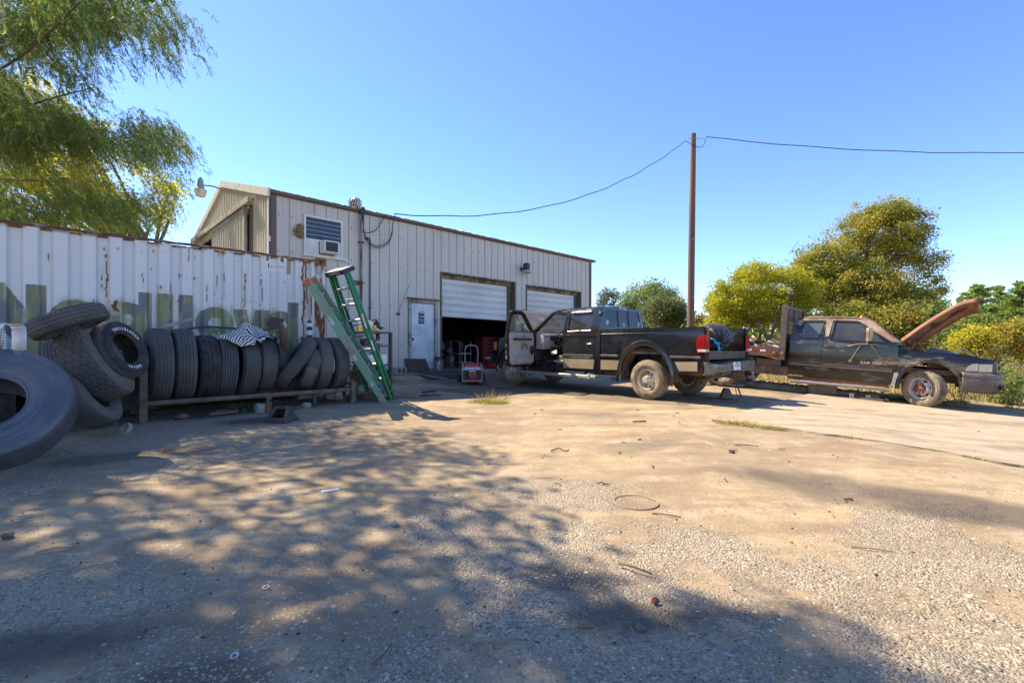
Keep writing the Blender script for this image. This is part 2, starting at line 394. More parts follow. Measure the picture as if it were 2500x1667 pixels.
# concrete slab to the right, lying a few mm proud of the dirt, with a broken near edge
SA = np.array([3.02, 6.99])
def slab():
    na, nb = 90, 190; a = np.linspace(0, 1, na)[:, None]; b = np.linspace(0, 10.5, nb)[None]
    e = (fbm(b*3.1, b*0+2, 5, 4)-.5)*.16+(fbm(b*14, b*0+2, 8, 2)-.5)*.05
    aa = e+(6.3-e)*a; px = SA[0]+DV[0]*aa-NV[0]*b; py = SA[1]+DV[1]*aa-NV[1]*b
    z = gz(px, py)+.022+(fbm(px*1.2, py*1.2, 4, 3)-.5)*.012
    V = np.stack([px.ravel(), py.ravel(), z.ravel()], 1)
    F = np.stack([(np.arange(na-1)[:, None]*nb+np.arange(nb-1)[None]).ravel()+o for o in (0, 1, nb+1, nb)], 1)
    # turned-down edge
    n0 = len(V); rim = np.arange(nb); low = V[rim].copy(); low[:, 2] -= .07; low[:, 0] += .004
    V = np.concatenate([V, low]); F = np.concatenate([F, np.stack([rim[:-1], n0+rim[:-1], n0+rim[1:], rim[1:]], 1)])
    left = np.arange(na)*nb; n1 = len(V); low = V[left].copy(); low[:, 2] -= .07; V = np.concatenate([V, low])
    F = np.concatenate([F, np.stack([left[:-1], left[1:], n1+np.arange(1, na), n1+np.arange(na-1)], 1)])
    m = bpy.data.materials.new('dusty_concrete'); t = NT(m); v = t.coord()
    st1 = t.coord((1, 1, 1)); mp = t.n('ShaderNodeMapping'); mp.inputs['Rotation'].default_value = (0, 0, R(41.5)); mp.inputs['Scale'].default_value = (.35, 2.2, 1); t.l(st1, mp.inputs[0])
    drag = t.noise(mp.outputs[0], 1.3, 6, .65); mid = t.noise(v, 4, 6, .65); fine = t.noise(v, 70, 4, .7)
    c = t.ramp(mid, [(.3, (.37, .285, .19)), (.55, (.47, .375, .255)), (.8, (.53, .44, .315))])
    c = t.mix(t.ramp(drag, [(.45, bw(0)), (.68, bw(.8))]), c, (.25, .18, .115))
    c = t.mix(t.ramp(t.noise(v, 1.1, 5, .7), [(.52, bw(0)), (.72, bw(.7))]), c, (.19, .145, .10))
    c = t.mix(t.ramp(fine, [(.36, bw(.5)), (.55, bw(0))]), c, (.26, .2, .14))
    t.set(Base_Color=c, Roughness=.9, Specular_IOR_Level=.25); t.bump(t.math('ADD', fine, mid), .35, .006)
    o = link('concrete_slab', fastmesh('concrete_slab', V, F), m); o.data.shade_smooth(); o.data.set_sharp_from_angle(angle=R(50)); return tag(o, kind='structure')
slab()
def kerb():
    mb = MB(); P = [M0+RL*.42+RD*t for t in np.linspace(-7.5, -.75, 40)]
    V = []
    for i, p in enumerate(P):
        q = p+RL*.42; j = random.uniform(-.008, .008); b = gz(*p)
        for (pt, dz) in ((p, -.05), (p+RL*(.01+j), .12+j), (p+RL*.03, .135+j), (q, .13), (q, -.05)): V.append((pt[0], pt[1], float(b)+dz))
    F = [(i*5+k, (i+1)*5+k, (i+1)*5+k+1, i*5+k+1) for i in range(39) for k in range(4)]+[(0, 1, 2, 3, 4), (195, 199, 198, 197, 196)]
    mb.add(V, F); tag(mb.build('kerb', mat('kerb_concrete', (.36, .30, .22), .9, col2=(.22, .17, .12), sc=4, bump=.5, bsc=50)), kind='structure')
kerb()
# ------------------------------------------------------------------ the metal shop building
GZ = .385
WALLM = mat('cream_wall_paint', (.575, .53, .46), .42, col2=(.52, .48, .42), sc=.7, bump=.35, bsc=1.7, dirt=(.33, .29, .23), dsc=1.6, dpos=.70, dw=.35, dmax=.6, stretch=(1, 1, .35))
GABM = mat('gable_wall_paint', (.56, .52, .42), .45, dirt=(.36, .30, .2), dsc=2, dpos=.66, dw=.4, dmax=.6, stretch=(1, 1, .3))
DOORM = mat('garage_door_paint', (.66, .65, .63), .4, dirt=(.36, .35, .24), dsc=1.4, dpos=.63, dw=.4, dmax=.75, stretch=(.4, 1, 1))
DIRTYW = mat('dirty_white_door', (.62, .66, .68), .4, dirt=(.22, .19, .16), dsc=2.2, dpos=.64, dw=.4, dmax=.8)
bld = thing('shop_building', 'long cream ribbed metal shop building with two roll up doors behind the black pickup', 'building', (W0[0], W0[1], 0), A)
LX0, LX1, DEP, EZ, RZ = -4.28, 8.75, 8.37, 4.80, 6.02
openings = [(-3.50, -2.50, 3.45, 4.42), (-.47, .59, .0, 2.50), (.70, 4.05, .0, 3.46), (4.62, 8.03, .0, 3.42)]
def front_panels():
    pitch = .305; x = LX0+.13; k = 0
    while x < LX1-.12:
        x1 = min(x+pitch, LX1-.12)
        cuts = sorted(set([x, x1]+[c for o in openings for c in o[:2] if x < c < x1]))
        mb = MB(); low = .43 if x < 4 else .40
        for a, b in zip(cuts[:-1], cuts[1:]):
            m = (a+b)/2; zs = [(low, EZ-.02)]
            for o in openings:
                if o[0] <= m <= o[1]:
                    nz = []
                    for (p, q) in zs:
                        if o[2] > p+.01: nz.append((p, min(q, o[2])))
                        if o[3] < q: nz.append((max(p, o[3]), q))
                    zs = nz
            for (p, q) in zs:
                e0 = a+(.004 if a == x else 0)
                if a == x and b-a > .08:
                    prof = [(a+.003, .0), (a+.012, -.022), (a+.032, -.022), (a+.044, 0), (a+.15, 0), (a+.158, -.006), (a+.17, -.006), (a+.178, 0), (b-.003, 0)]
                    prof = [r for r in prof if r[0] <= b-.003+1e-6]
                else: prof = [(e0, 0), (b-.003, 0)]
                n = len(prof); V = [(r[0], r[1], z) for z in (p, q) for r in prof]+[(prof[0][0], .03, z) for z in (p, q)]+[(prof[-1][0], .03, z) for z in (p, q)]
                F = [(i, i+1, n+i+1, n+i) for i in range(n-1)]+[(2*n, 0, n, 2*n+1), (n-1, 2*n+2, 2*n+3, 2*n-1), (2*n, 2*n+1, 2*n+3, 2*n+2)]
                mb.add(V, F)
                # screws
                if a == x:
                    for zz in (1.15, 2.28, 3.42, 4.3):
                        if p+.05 < zz < q-.05 and b-a > .12: mb.box((a+.07+random.uniform(-.01, .01), -.004, zz+random.uniform(-.02, .02)), (.024, .012, .024), mi=1)
        if mb.v: mb.build('wall_panel', [WALLM, M['darkiron']], bld, deg=25, recalc=False)
        x += pitch; k += 1
front_panels()
# shell: dark inner walls, floor, roof, base
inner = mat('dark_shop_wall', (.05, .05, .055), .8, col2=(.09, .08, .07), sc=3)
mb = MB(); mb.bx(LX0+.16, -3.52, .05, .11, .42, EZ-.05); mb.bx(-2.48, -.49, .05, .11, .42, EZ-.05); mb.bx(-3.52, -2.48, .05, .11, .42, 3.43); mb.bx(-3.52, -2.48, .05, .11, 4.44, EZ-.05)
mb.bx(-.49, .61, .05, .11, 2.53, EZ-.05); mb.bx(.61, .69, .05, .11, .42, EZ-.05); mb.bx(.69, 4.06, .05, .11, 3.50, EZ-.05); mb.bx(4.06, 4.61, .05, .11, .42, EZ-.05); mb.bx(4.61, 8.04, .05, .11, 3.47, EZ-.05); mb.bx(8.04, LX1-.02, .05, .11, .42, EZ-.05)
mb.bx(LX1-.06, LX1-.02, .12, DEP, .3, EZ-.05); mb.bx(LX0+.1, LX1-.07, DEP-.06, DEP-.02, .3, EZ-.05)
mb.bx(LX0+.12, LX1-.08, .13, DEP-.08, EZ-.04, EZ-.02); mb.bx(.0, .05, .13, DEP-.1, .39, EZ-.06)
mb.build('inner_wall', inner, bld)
mb = MB(); mb.bx(LX0+.1, LX1-.03, .02, DEP-.07, .1, GZ); mb.bx(.72, 8.0, -.25, .019, .1, GZ-.003)
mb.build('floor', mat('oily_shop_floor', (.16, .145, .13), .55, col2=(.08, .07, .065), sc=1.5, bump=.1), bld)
mb = MB(); mb.bx(LX0+.02, LX1-.02, DEP-.015, DEP+.01, .3, EZ); mb.build('back_wall', WALLM, bld)
mb = MB()
mb.prism([(0.12, .3), (DEP-.02, .3), (DEP-.02, EZ), (DEP/2, RZ-.05), (.12, EZ)], 'x', LX1-.019, LX1+.005); mb.build('side_wall', WALLM, bld)
# roof: ribbed sheets on the street side, one sheet behind
sl_ = math.atan2(RZ-EZ, DEP/2); LS = (DEP/2)/math.cos(sl_)
roofm = mat('galvanised_roof', (.50, .46, .40), .45, .4, dirt=(.24, .12, .05), dsc=2.2, dpos=.58, dw=.3, stretch=(1, .3, 1))
x = LX0-.06
while x < LX1+.1:
    x1 = min(x+.915, LX1+.1); mb = MB(); pr = []
    u = x+.004
    while u < x1-.02:
        pr += [(u, 0), (u+.02, .035), (u+.06, .035), (u+.08, 0)]; u += .305
    pr += [(x1-.002, 0)]; pr = [p for p in pr if p[0] <= x1]
    for (s0, s1, sg) in ((-.10, LS+.02, 1),):
        def pt(p, s, up): return (p[0], s*math.cos(sl_), EZ+.06+s*math.sin(sl_)+p[1]+up)
        n = len(pr); V = [pt(p, s0, 0) for p in pr]+[pt(p, s1, 0) for p in pr]
        F = [(i, i+1, n+i+1, n+i) for i in range(n-1)]; mb.add(V, F)
        V = [pt((p[0], 0), s0, -.02) for p in pr]; mb.add([pt(p, s0, 0) for p in pr]+V, [(i, n+i, n+i+1, i+1) for i in range(n-1)])
        mb.add([pt((pr[0][0], 0), s0, -.02), pt((pr[-1][0], 0), s0, -.02), pt((pr[-1][0], 0), s1, -.02), pt((pr[0][0], 0), s1, -.02)], [(0, 1, 2, 3)])
    mb.build('roof_panel', roofm, bld, deg=20, recalc=False); x = x1
mb = MB(); mb.prism([(DEP/2, RZ+.055), (DEP+.1, EZ+.02), (DEP+.1, EZ+.05), (DEP/2, RZ+.085)], 'x', LX0-.05, LX1+.1); mb.build('rear_roof', roofm, bld)
mb = MB(); mb.prism([(DEP/2-.18, RZ+.055), (DEP/2, RZ+.11), (DEP/2+.18, RZ+.055)], 'x', LX0-.07, LX1+.12); mb.build('ridge_cap', roofm, bld)
# brown trim
mb = MB()
mb.prism([(-.035, EZ-.03), (-.035, EZ-.045), (-.10, EZ-.02), (-.115, EZ+.03), (-.115, EZ+.055), (-.03, EZ+.055)], 'x', LX0-.02, LX1+.16); mb.build('eave_trim', M['brown'], bld)
mb = MB(); mb.bx(LX0+.005, LX0+.128, -.03, -.004, .35, EZ-.046); mb.build('corner_trim', M['brown'], bld)
mb = MB(); mb.bx(LX1-.12, LX1+.02, -.03, -.004, .35, EZ-.046); mb.bx(LX1+.006, LX1+.03, -.004, .12, .35, EZ-.046); mb.build('corner_trim', M['brown'], bld)
mb = MB(); mb.bx(LX1+.06, LX1+.16, -.16, -.116, EZ-.05, EZ+.06); mb.build('eave_end_cap', mat('galvanised_cap', (.36, .42, .45), .5, .3), bld)
# gable end
def gtop(y): return EZ+.0+(RZ-EZ)*(1-abs(y-DEP/2)/(DEP/2))-.03
def gable():
    y = .0; pitch = .19
    while y < DEP-.01:
        y1 = min(y+pitch*5, DEP); ys = []; u = y+.003
        while u < y1-.01:
            ys += [(u, 0), (u+.045, .0), (u+.06, -.032), (u+.115, -.032), (u+.13, 0)]; u += pitch
        ys += [(y1-.003, 0)]; ys = [q for q in ys if q[0] <= y1]
        mb = MB()
        for (a, b) in zip(ys[:-1], ys[1:]):
            m = (a[0]+b[0])/2; z0 = 4.62 if 1.2 < m < 7.6 else .35
            mb.add([(LX0+a[1], a[0], z0), (LX0+b[1], b[0], z0), (LX0+b[1], b[0], gtop(b[0])), (LX0+a[1], a[0], gtop(a[0]))], [(0, 1, 2, 3)])
        mb.build('gable_panel', GABM, bld, deg=20, recalc=False); y = y1
    mb = MB()
    for s in (0, 1):
        ya, yb = (-.12, DEP/2) if s == 0 else (DEP/2, DEP+.12); za = EZ+.07; zb = RZ+.10
        if s: za, zb = zb, za
        h = .20
        V = [(LX0-.085, ya, za-h), (LX0-.085, yb, zb-h), (LX0-.085, yb, zb), (LX0-.085, ya, za), (LX0-.035, ya, za-h), (LX0-.035, yb, zb-h), (LX0-.035, yb, zb+.005), (LX0-.035, ya, za+.005)]
        mb.add(V, [(0, 1, 2, 3), (0, 4, 5, 1), (2, 6, 7, 3), (0, 3, 7, 4), (1, 5, 6, 2)])
    mb.build('rake_trim', mat('cream_rake_trim', (.66, .60, .48), .4, dirt=(.4, .34, .24), dpos=.62), bld)
    mb = MB(); mb.bx(LX0-.05, LX0-.03, -.02, .06, .35, EZ-.14); mb.bx(LX0-.045, LX0-.004, -.05, -.032, 3.62, 3.75); mb.build('corner_flashing', M['white'], bld)
    # sliding door leaf, its rail and the dark gap beside it
    d = thing('sliding_door', None, None); d.parent = bld
    for k in range(7):
        y0 = 1.56+k*.5
        mb = MB(); ys = [(y0+.003, 0), (y0+.06, 0), (y0+.075, -.028), (y0+.12, -.028), (y0+.135, 0), (y0+.25, 0), (y0+.31, 0), (y0+.325, -.028), (y0+.37, -.028), (y0+.385, 0), (y0+.497, 0)]
        n = len(ys); X_ = LX0-.13
        mb.add([(X_+q[1], q[0], .4) for q in ys]+[(X_+q[1], q[0], 4.62) for q in ys], [(i, i+1, n+i+1, n+i) for i in range(n-1)])
        mb.build('door_panel', GABM, d, deg=20, recalc=False)
    mb = MB(); mb.bx(LX0-.17, LX0-.10, 1.45, 5.08, 4.62, 4.74); mb.bx(LX0-.17, LX0-.10, 1.45, 1.555, .4, 4.619); mb.build('door_frame', mat('blue_grey_channel', (.30, .36, .42), .45, .4, dirt=(.3, .26, .2)), d)
    mb = MB(); mb.bx(LX0-.20, LX0-.06, .98, 7.7, 4.77, 4.86); mb.bx(LX0-.23, LX0-.201, .94, 7.7, 4.74, 4.89); mb.build('door_rail', mat('rail_paint', (.40, .37, .30), .5, dirt=(.14, .11, .08), dpos=.55), d)
    mb = MB(); mb.bx(LX0-.06, LX0-.035, 1.2, 1.45, .35, 4.77); mb.build('door_jamb', M['brown'], d)
gable()
# window with louvre panes
win = thing('louvre_window', None, None); win.parent = bld
mb = MB()
for (a, b, c, d) in ((-3.50, -3.455, 3.43, 4.43), (-2.545, -2.50, 3.43, 4.43), (-3.455, -2.545, 4.39, 4.43), (-3.455, -2.545, 3.43, 3.47), (-3.455, -2.545, 3.80, 3.84)): mb.bx(a, b, -.05, .02, c, d)
mb.build('frame', M['white'], win)
gm = mat('dark_window_glass', (.055, .085, .13), .10, spec=.6)
for k, z in enumerate(np.linspace(3.845, 4.385, 6)[:-1]):
    mb = MB(); mb.box((-3.0, -.012, z+.054), (.905, .008, .104), rotm(R(-14))); mb.build('pane', gm, win)
    mb = MB(); mb.box((-3.0, -.028, z+.105), (.905, .014, .008)); mb.build('pane_rail', M['white'], win)
mb = MB(); mb.bx(-3.454, -3.12, -.03, .015, 3.471, 3.799); mb.build('infill_board', M['white'], win)
mb = MB(); mb.bx(-2.72, -2.546, -.03, .015, 3.471, 3.799); mb.build('infill_board', M['white'], win)
mb = MB(); mb.bx(-3.53, -2.38, -.075, -.051, 3.39, 3.429); mb.bx(-2.4, -2.3, -.07, -.055, 3.36, 3.388); mb.build('sill', M['white'], win)
mb = MB()
for k in range(26):
    a, b = random.uniform(-.11, .08), random.uniform(-.15, .16)
    mb.lathe([(0, -.05), (.035, -.03), (.05, 0), (.035, .03), (0, .05)], 7, rotm(random.random()*3, random.random()*3), off=(-3.62+a*(1-abs(b)*3), -.05-random.random()*.05, 3.96+b))
tag(mb.build('wasp_nest', mat('dried_mud', (.30, .22, .10), .95, col2=(.16, .11, .05), sc=20, bump=.6), None), 'crusty brown nest stuck to the wall left of the louvre window', 'nest').location = (W0[0], W0[1], 0)
bpy.data.objects['wasp_nest'].rotation_euler = (0, 0, A)
def onwall(o):
    o.location = (W0[0], W0[1], 0); o.rotation_euler = (0, 0, A); return o
ac = onwall(thing('air_conditioner', 'white window air conditioner jutting from under the louvre panes', 'air conditioner'))
mb = MB(); mb.bx(-3.115, -2.725, -.34, -.052, 3.49, 3.80); mb.build('case', M['white'], ac, bev=.012)
mb = MB(); mb.bx(-3.075, -2.765, -.352, -.342, 3.525, 3.765)
mb.build('grille', mat('black_grille', (.03, .03, .03), .7, col2=(.09, .085, .08), sc=30), ac)
for k in range(9):
    s = MB(); s.bx(-3.07, -2.77, -.362, -.353, 3.535+k*.026, 3.541+k*.026); s.build('slat', M['darkiron'], ac)
# walk door
dr = thing('walk_door', None, None); dr.parent = bld
mb = MB(); mb.bx(-.355, .475, .02, .06, .40, 2.415); mb.build('door_leaf', DIRTYW, dr, bev=.006)
mb = MB(); mb.bx(-.46, -.365, -.035, .04, .38, 2.43); mb.bx(.485, .585, -.035, .04, .38, 2.43); mb.bx(-.46, .585, -.035, .04, 2.431, 2.505); mb.build('frame', mat('grey_door_frame', (.36, .36, .35), .5, dirt=(.14, .09, .05), dpos=.58), dr)
mb = MB(); mb.prism([(-.036, 2.535), (-.036, 2.57), (-.17, 2.545), (-.17, 2.515)], 'x', -.53, .69); mb.build('drip_cap', mat('rusty_drip_cap', (.24, .13, .07), .7, dirt=(.10, .05, .025)), dr)
mb = MB(); mb.lathe([(0, 0), (.03, .005), (.033, .03), (.02, .05), (0, .055)], 14, rotm(R(90)), off=(-.30, .02, 1.32)); mb.bx(-.335, -.265, .012, .02, 1.28, 1.36); mb.build('handle', M['darkiron'], dr)
mb = MB(); mb.bx(-.03, .15, .008, .019, 1.70, 1.745); mb.build('mail_slot', M['white'], dr)
sg = onwall(thing('door_notice', 'small black notice with white writing taped on the white walk door', 'sign'))
mb = MB(); mb.bx(-.09, .11, .009, .017, 1.80, 2.16); mb.build('board', mat('navy_board', (.012, .015, .035), .5), sg)
wm = mat('white_print', (.75, .75, .74), .6)
def wtext(txt, size, x, z, parent, m=wm, y=.0075, bold=0, name='lettering'):
    me = textmesh(txt, size, .0006, bold); tmesh(me, lambda c: (x+c.x, y-c.z, z+c.y)); return link(name, me, m, parent)
wtext('OPEN', .062, .012, 2.122, sg, bold=.002); wtext('HOURS', .05, .01, 2.02, sg, bold=.002)
for k in range(6):
    zz = 1.955-k*.021
    for (a, b) in ((-.075, -.045), (-.025, .02), (.04, .085)):
        mb = MB(); mb.bx(a+random.uniform(0, .006), b-random.uniform(0, .008), .0066, .0088, zz-.006, zz+.003); mb.build('print_line', wm, sg)
# garage doors
def garage(x0, x1, ztop, zbot, tilt, lab):
    g = thing('garage_door', None, None); g.parent = bld
    mb = MB(); mb.bx(x0-.045, x0-.001, -.032, .24, .386, ztop+.04); mb.bx(x1+.001, x1+.045, -.032, .24, .386, ztop+.04); mb.build('jamb', M['brown'], g)
    mb = MB(); mb.bx(x0, x1, -.032, .24, ztop+.0, ztop+.045); mb.bx(x0, x1, .15, .2, ztop-.13, ztop-.001); mb.build('header', mat('bounce_lit_header', (.26, .20, .14), .6, dirt=(.1, .07, .05)), g)  # tan tone puts sunlight reflected on the header underside into its colour
    z = ztop-.08; n = 0
    while z > zbot+.05:
        z0 = max(z-.218, zbot); mb = MB(); q = .25
        for k in range(4):
            za = z-(z-z0)*k/4; zb = z-(z-z0)*(k+1)/4
            t0 = tilt*(n/6)
            pr = [(.20, zb+.003), (.188, zb+.010), (.188, za-.010), (.20, za-.003)] if k in (0, 3) else [(.19, zb), (.19, za)]
            V = []
            for (yy, zz) in pr: V += [(x0+.05, yy, zz), (x1-.20, yy, zz-tilt*(ztop-zz))]
            mb.add(V, [(2*i, 2*i+1, 2*i+3, 2*i+2) for i in range(len(pr)-1)])
        V = [(x0+.05, .235, z0), (x1-.20, .235, z0-tilt*(ztop-z0)), (x1-.20, .235, z), (x0+.05, .235, z), (x0+.05, .2, z0), (x1-.20, .2, z0-tilt*(ztop-z0))]
        mb.add(V, [(3, 2, 1, 0), (0, 1, 5, 4)])
        mb.build('door_section', DOORM, g, deg=25, recalc=False); z = z0; n += 1
    mb = MB(); mb.bx(x0+.001, x0+.045, .17, .23, .386, ztop-.01); mb.bx(x1-.19, x1-.002, .17, .23, .386, ztop-.135); mb.build('track', M['brown'], g)
    return g
garage(.745, 4.0, 3.415, 2.06, .022, '')
garage(4.665, 7.98, 3.375, .40, 0, '')
# conduit, water pipe, turbine, weatherhead
cn = onwall(thing('electric_conduit', 'grey steel electric conduit with weatherhead running down the front wall', 'conduit'))
mb = MB(); mb.tube([(-1.985, -.07, .5), (-1.985, -.07, 4.72)], .032, 10); mb.build('pipe', mat('rust_streaked_conduit', (.42, .40, .38), .5, .3, dirt=(.11, .06, .035), dsc=1.8, dpos=.52, dw=.25, stretch=(1, 1, .5)), cn)
for z in (3.95, 2.85, 1.6):
    mb = MB(); mb.bx(-2.06, -1.91, -.112, -.024, z-.015, z+.015); mb.build('strap', M['darkiron'], cn)
mb = MB(); mb.bx(-2.35, -2.02, -.06, -.024, 2.78, 2.9); mb.build('bracket', M['wood'], cn)
mb = MB(); mb.lathe([(.0, .16), (.05, .15), (.085, .06), (.09, -.02), (.04, -.05), (0, -.05)], 14, rotm(R(25)), off=(-1.985, -.10, 4.76)); mb.build('weatherhead', M['darkiron'], cn)
lp = onwall(thing('cable_loops', 'black service cable loops hanging under the eave by the weatherhead', 'cable'))
for k, pts in enumerate([[(-1.99, -.16, 4.72), (-2.05, -.16, 4.35), (-1.92, -.16, 4.22), (-1.65, -.16, 4.30), (-1.45, -.14, 4.55), (-1.32, -.16, 4.80)],
      [(-1.97, -.17, 4.72), (-1.95, -.17, 4.2), (-1.70, -.17, 3.92), (-1.35, -.17, 3.98), (-1.12, -.17, 4.25), (-1.08, -.17, 4.6), (-1.02, -.2, 4.90)],
      [(-2.0, -.15, 4.72), (-1.9, -.15, 4.05), (-1.55, -.15, 3.86), (-1.2, -.15, 4.05), (-1.09, -.15, 4.4)]]):
    mb = MB(); mb.tube(smooth(pts, 8), .012, 6); mb.build('cable', M['plastic'], lp)
wp = onwall(thing('water_pipe', 'thin dark iron pipe with an elbow standing on the front wall', 'pipe'))
mb = MB(); mb.tube([(-1.80, -.05, 4.10), (-1.72, -.05, 4.11), (-1.715, -.05, 4.05), (-1.715, -.05, 1.3)], .017, 8); mb.build('tube', M['plastic'], wp)
mb = MB(); mb.lathe([(0, -.03), (.035, -.03), (.035, .03), (0, .03)], 10, rotm(0, R(90)), off=(-1.81, -.05, 4.09)); mb.build('elbow', M['plastic'], wp)
mb = MB(); mb.bx(-1.76, -1.66, -.07, -.024, 2.18, 2.2); mb.build('clip', M['plastic'], wp)
tv = onwall(thing('roof_turbine', 'round white turbine vent on the roof edge above the conduit', 'vent'))
mb = MB(); mb.lathe([(.12, EZ-.0), (.12, EZ+.14), (.10, EZ+.15)], 20, off=(-1.98, .30, 0)); mb.build('collar', roofm, tv)
for k in range(16):
    a0 = 2*PI*k/16; mb = MB()
    def fn(u, v, a0=a0):
        t = -1.25+2.5*v; a = a0+u*.24+v*.5; r = .17*math.cos(t)+.012*u; return (-1.98+r*math.cos(a), .30+r*math.sin(a), EZ+.30+.17*math.sin(t))
    mb.grid(fn, 3, 10); mb.build('vane', mat('turbine_metal', (.50, .49, .46), .5, .3) if k == 0 else bpy.data.materials['turbine_metal'], tv, recalc=False)
mb = MB(); mb.lathe([(0, EZ+.15), (.12, EZ+.2), (.15, EZ+.3), (.12, EZ+.4), (0, EZ+.45)], 16, off=(-1.98, .30, 0)); mb.build('core', M['darkiron'], tv)
mb = MB(); mb.lathe([(0, EZ+.475), (.06, EZ+.47), (.07, EZ+.455)], 16, off=(-1.98, .30, 0)); mb.build('cap', M['white'], tv)
# barn lights
def barnlight(name, label, head, arm, body):
    t = onwall(thing(name, label, 'light'))
    x, y, z = head
    mb = MB(); mb.tube(smooth(arm, 6), .022, 8); mb.build('arm', M['steel'], t)
    mb = MB(); mb.lathe([(0, .33), (.07, .32), (.085, .2), (.095, .08), (.12, .02), (.15, .0)], 18, off=head, cap=False); mb.build('ballast_housing', body, t)
    mb = MB(); mb.lathe([(.155, .02), (.165, -.02), (.13, -.16), (.11, -.19), (0, -.2)], 18, off=head); mb.build('lens', mat('frosted_lens', (.75, .68, .55), .35) if 'frosted_lens' not in bpy.data.materials else bpy.data.materials['frosted_lens'], t)
    mb = MB(); mb.lathe([(0, .33), (.03, .335), (.03, .37), (0, .375)], 10, off=head); mb.build('photocell', M['darkiron'], t)
barnlight('barn_light', 'grey barn light with frosted lens on an arm at the gable peak', (LX0-.62, 4.1, 5.68), [(LX0-.08, 4.2, 5.86), (LX0-.3, 4.15, 5.88), (LX0-.55, 4.1, 5.84)], mat('grey_housing', (.34, .36, .35), .5, .3))
t2 = onwall(thing('wall_light', 'broken wall light with dark housing between the two garage doors', 'light'))
mb = MB(); mb.box((4.40, -.24, 4.02), (.17, .2, .26), rotm(R(-8), R(12))); mb.build('ballast_housing', M['darkiron'], t2, bev=.02)
mb = MB(); mb.lathe([(.06, .04), (.15, .02), (.165, -.05), (.15, -.07), (.05, -.07)], 18, off=(4.43, -.25, 3.87)); mb.build('collar', M['alu'], t2)
mb = MB(); mb.lathe([(.03, 0), (.045, -.05), (.04, -.13), (.02, -.17), (0, -.175)], 12, off=(4.43, -.25, 3.80)); mb.build('bulb', mat('old_bulb', (.5, .45, .33), .2), t2)
mb = MB(); mb.tube([(4.36, -.02, 3.96), (4.38, -.2, 3.96)], .03, 8); mb.bx(4.30, 4.42, -.03, -.0225, 3.9, 4.02); mb.build('arm', M['darkiron'], t2)
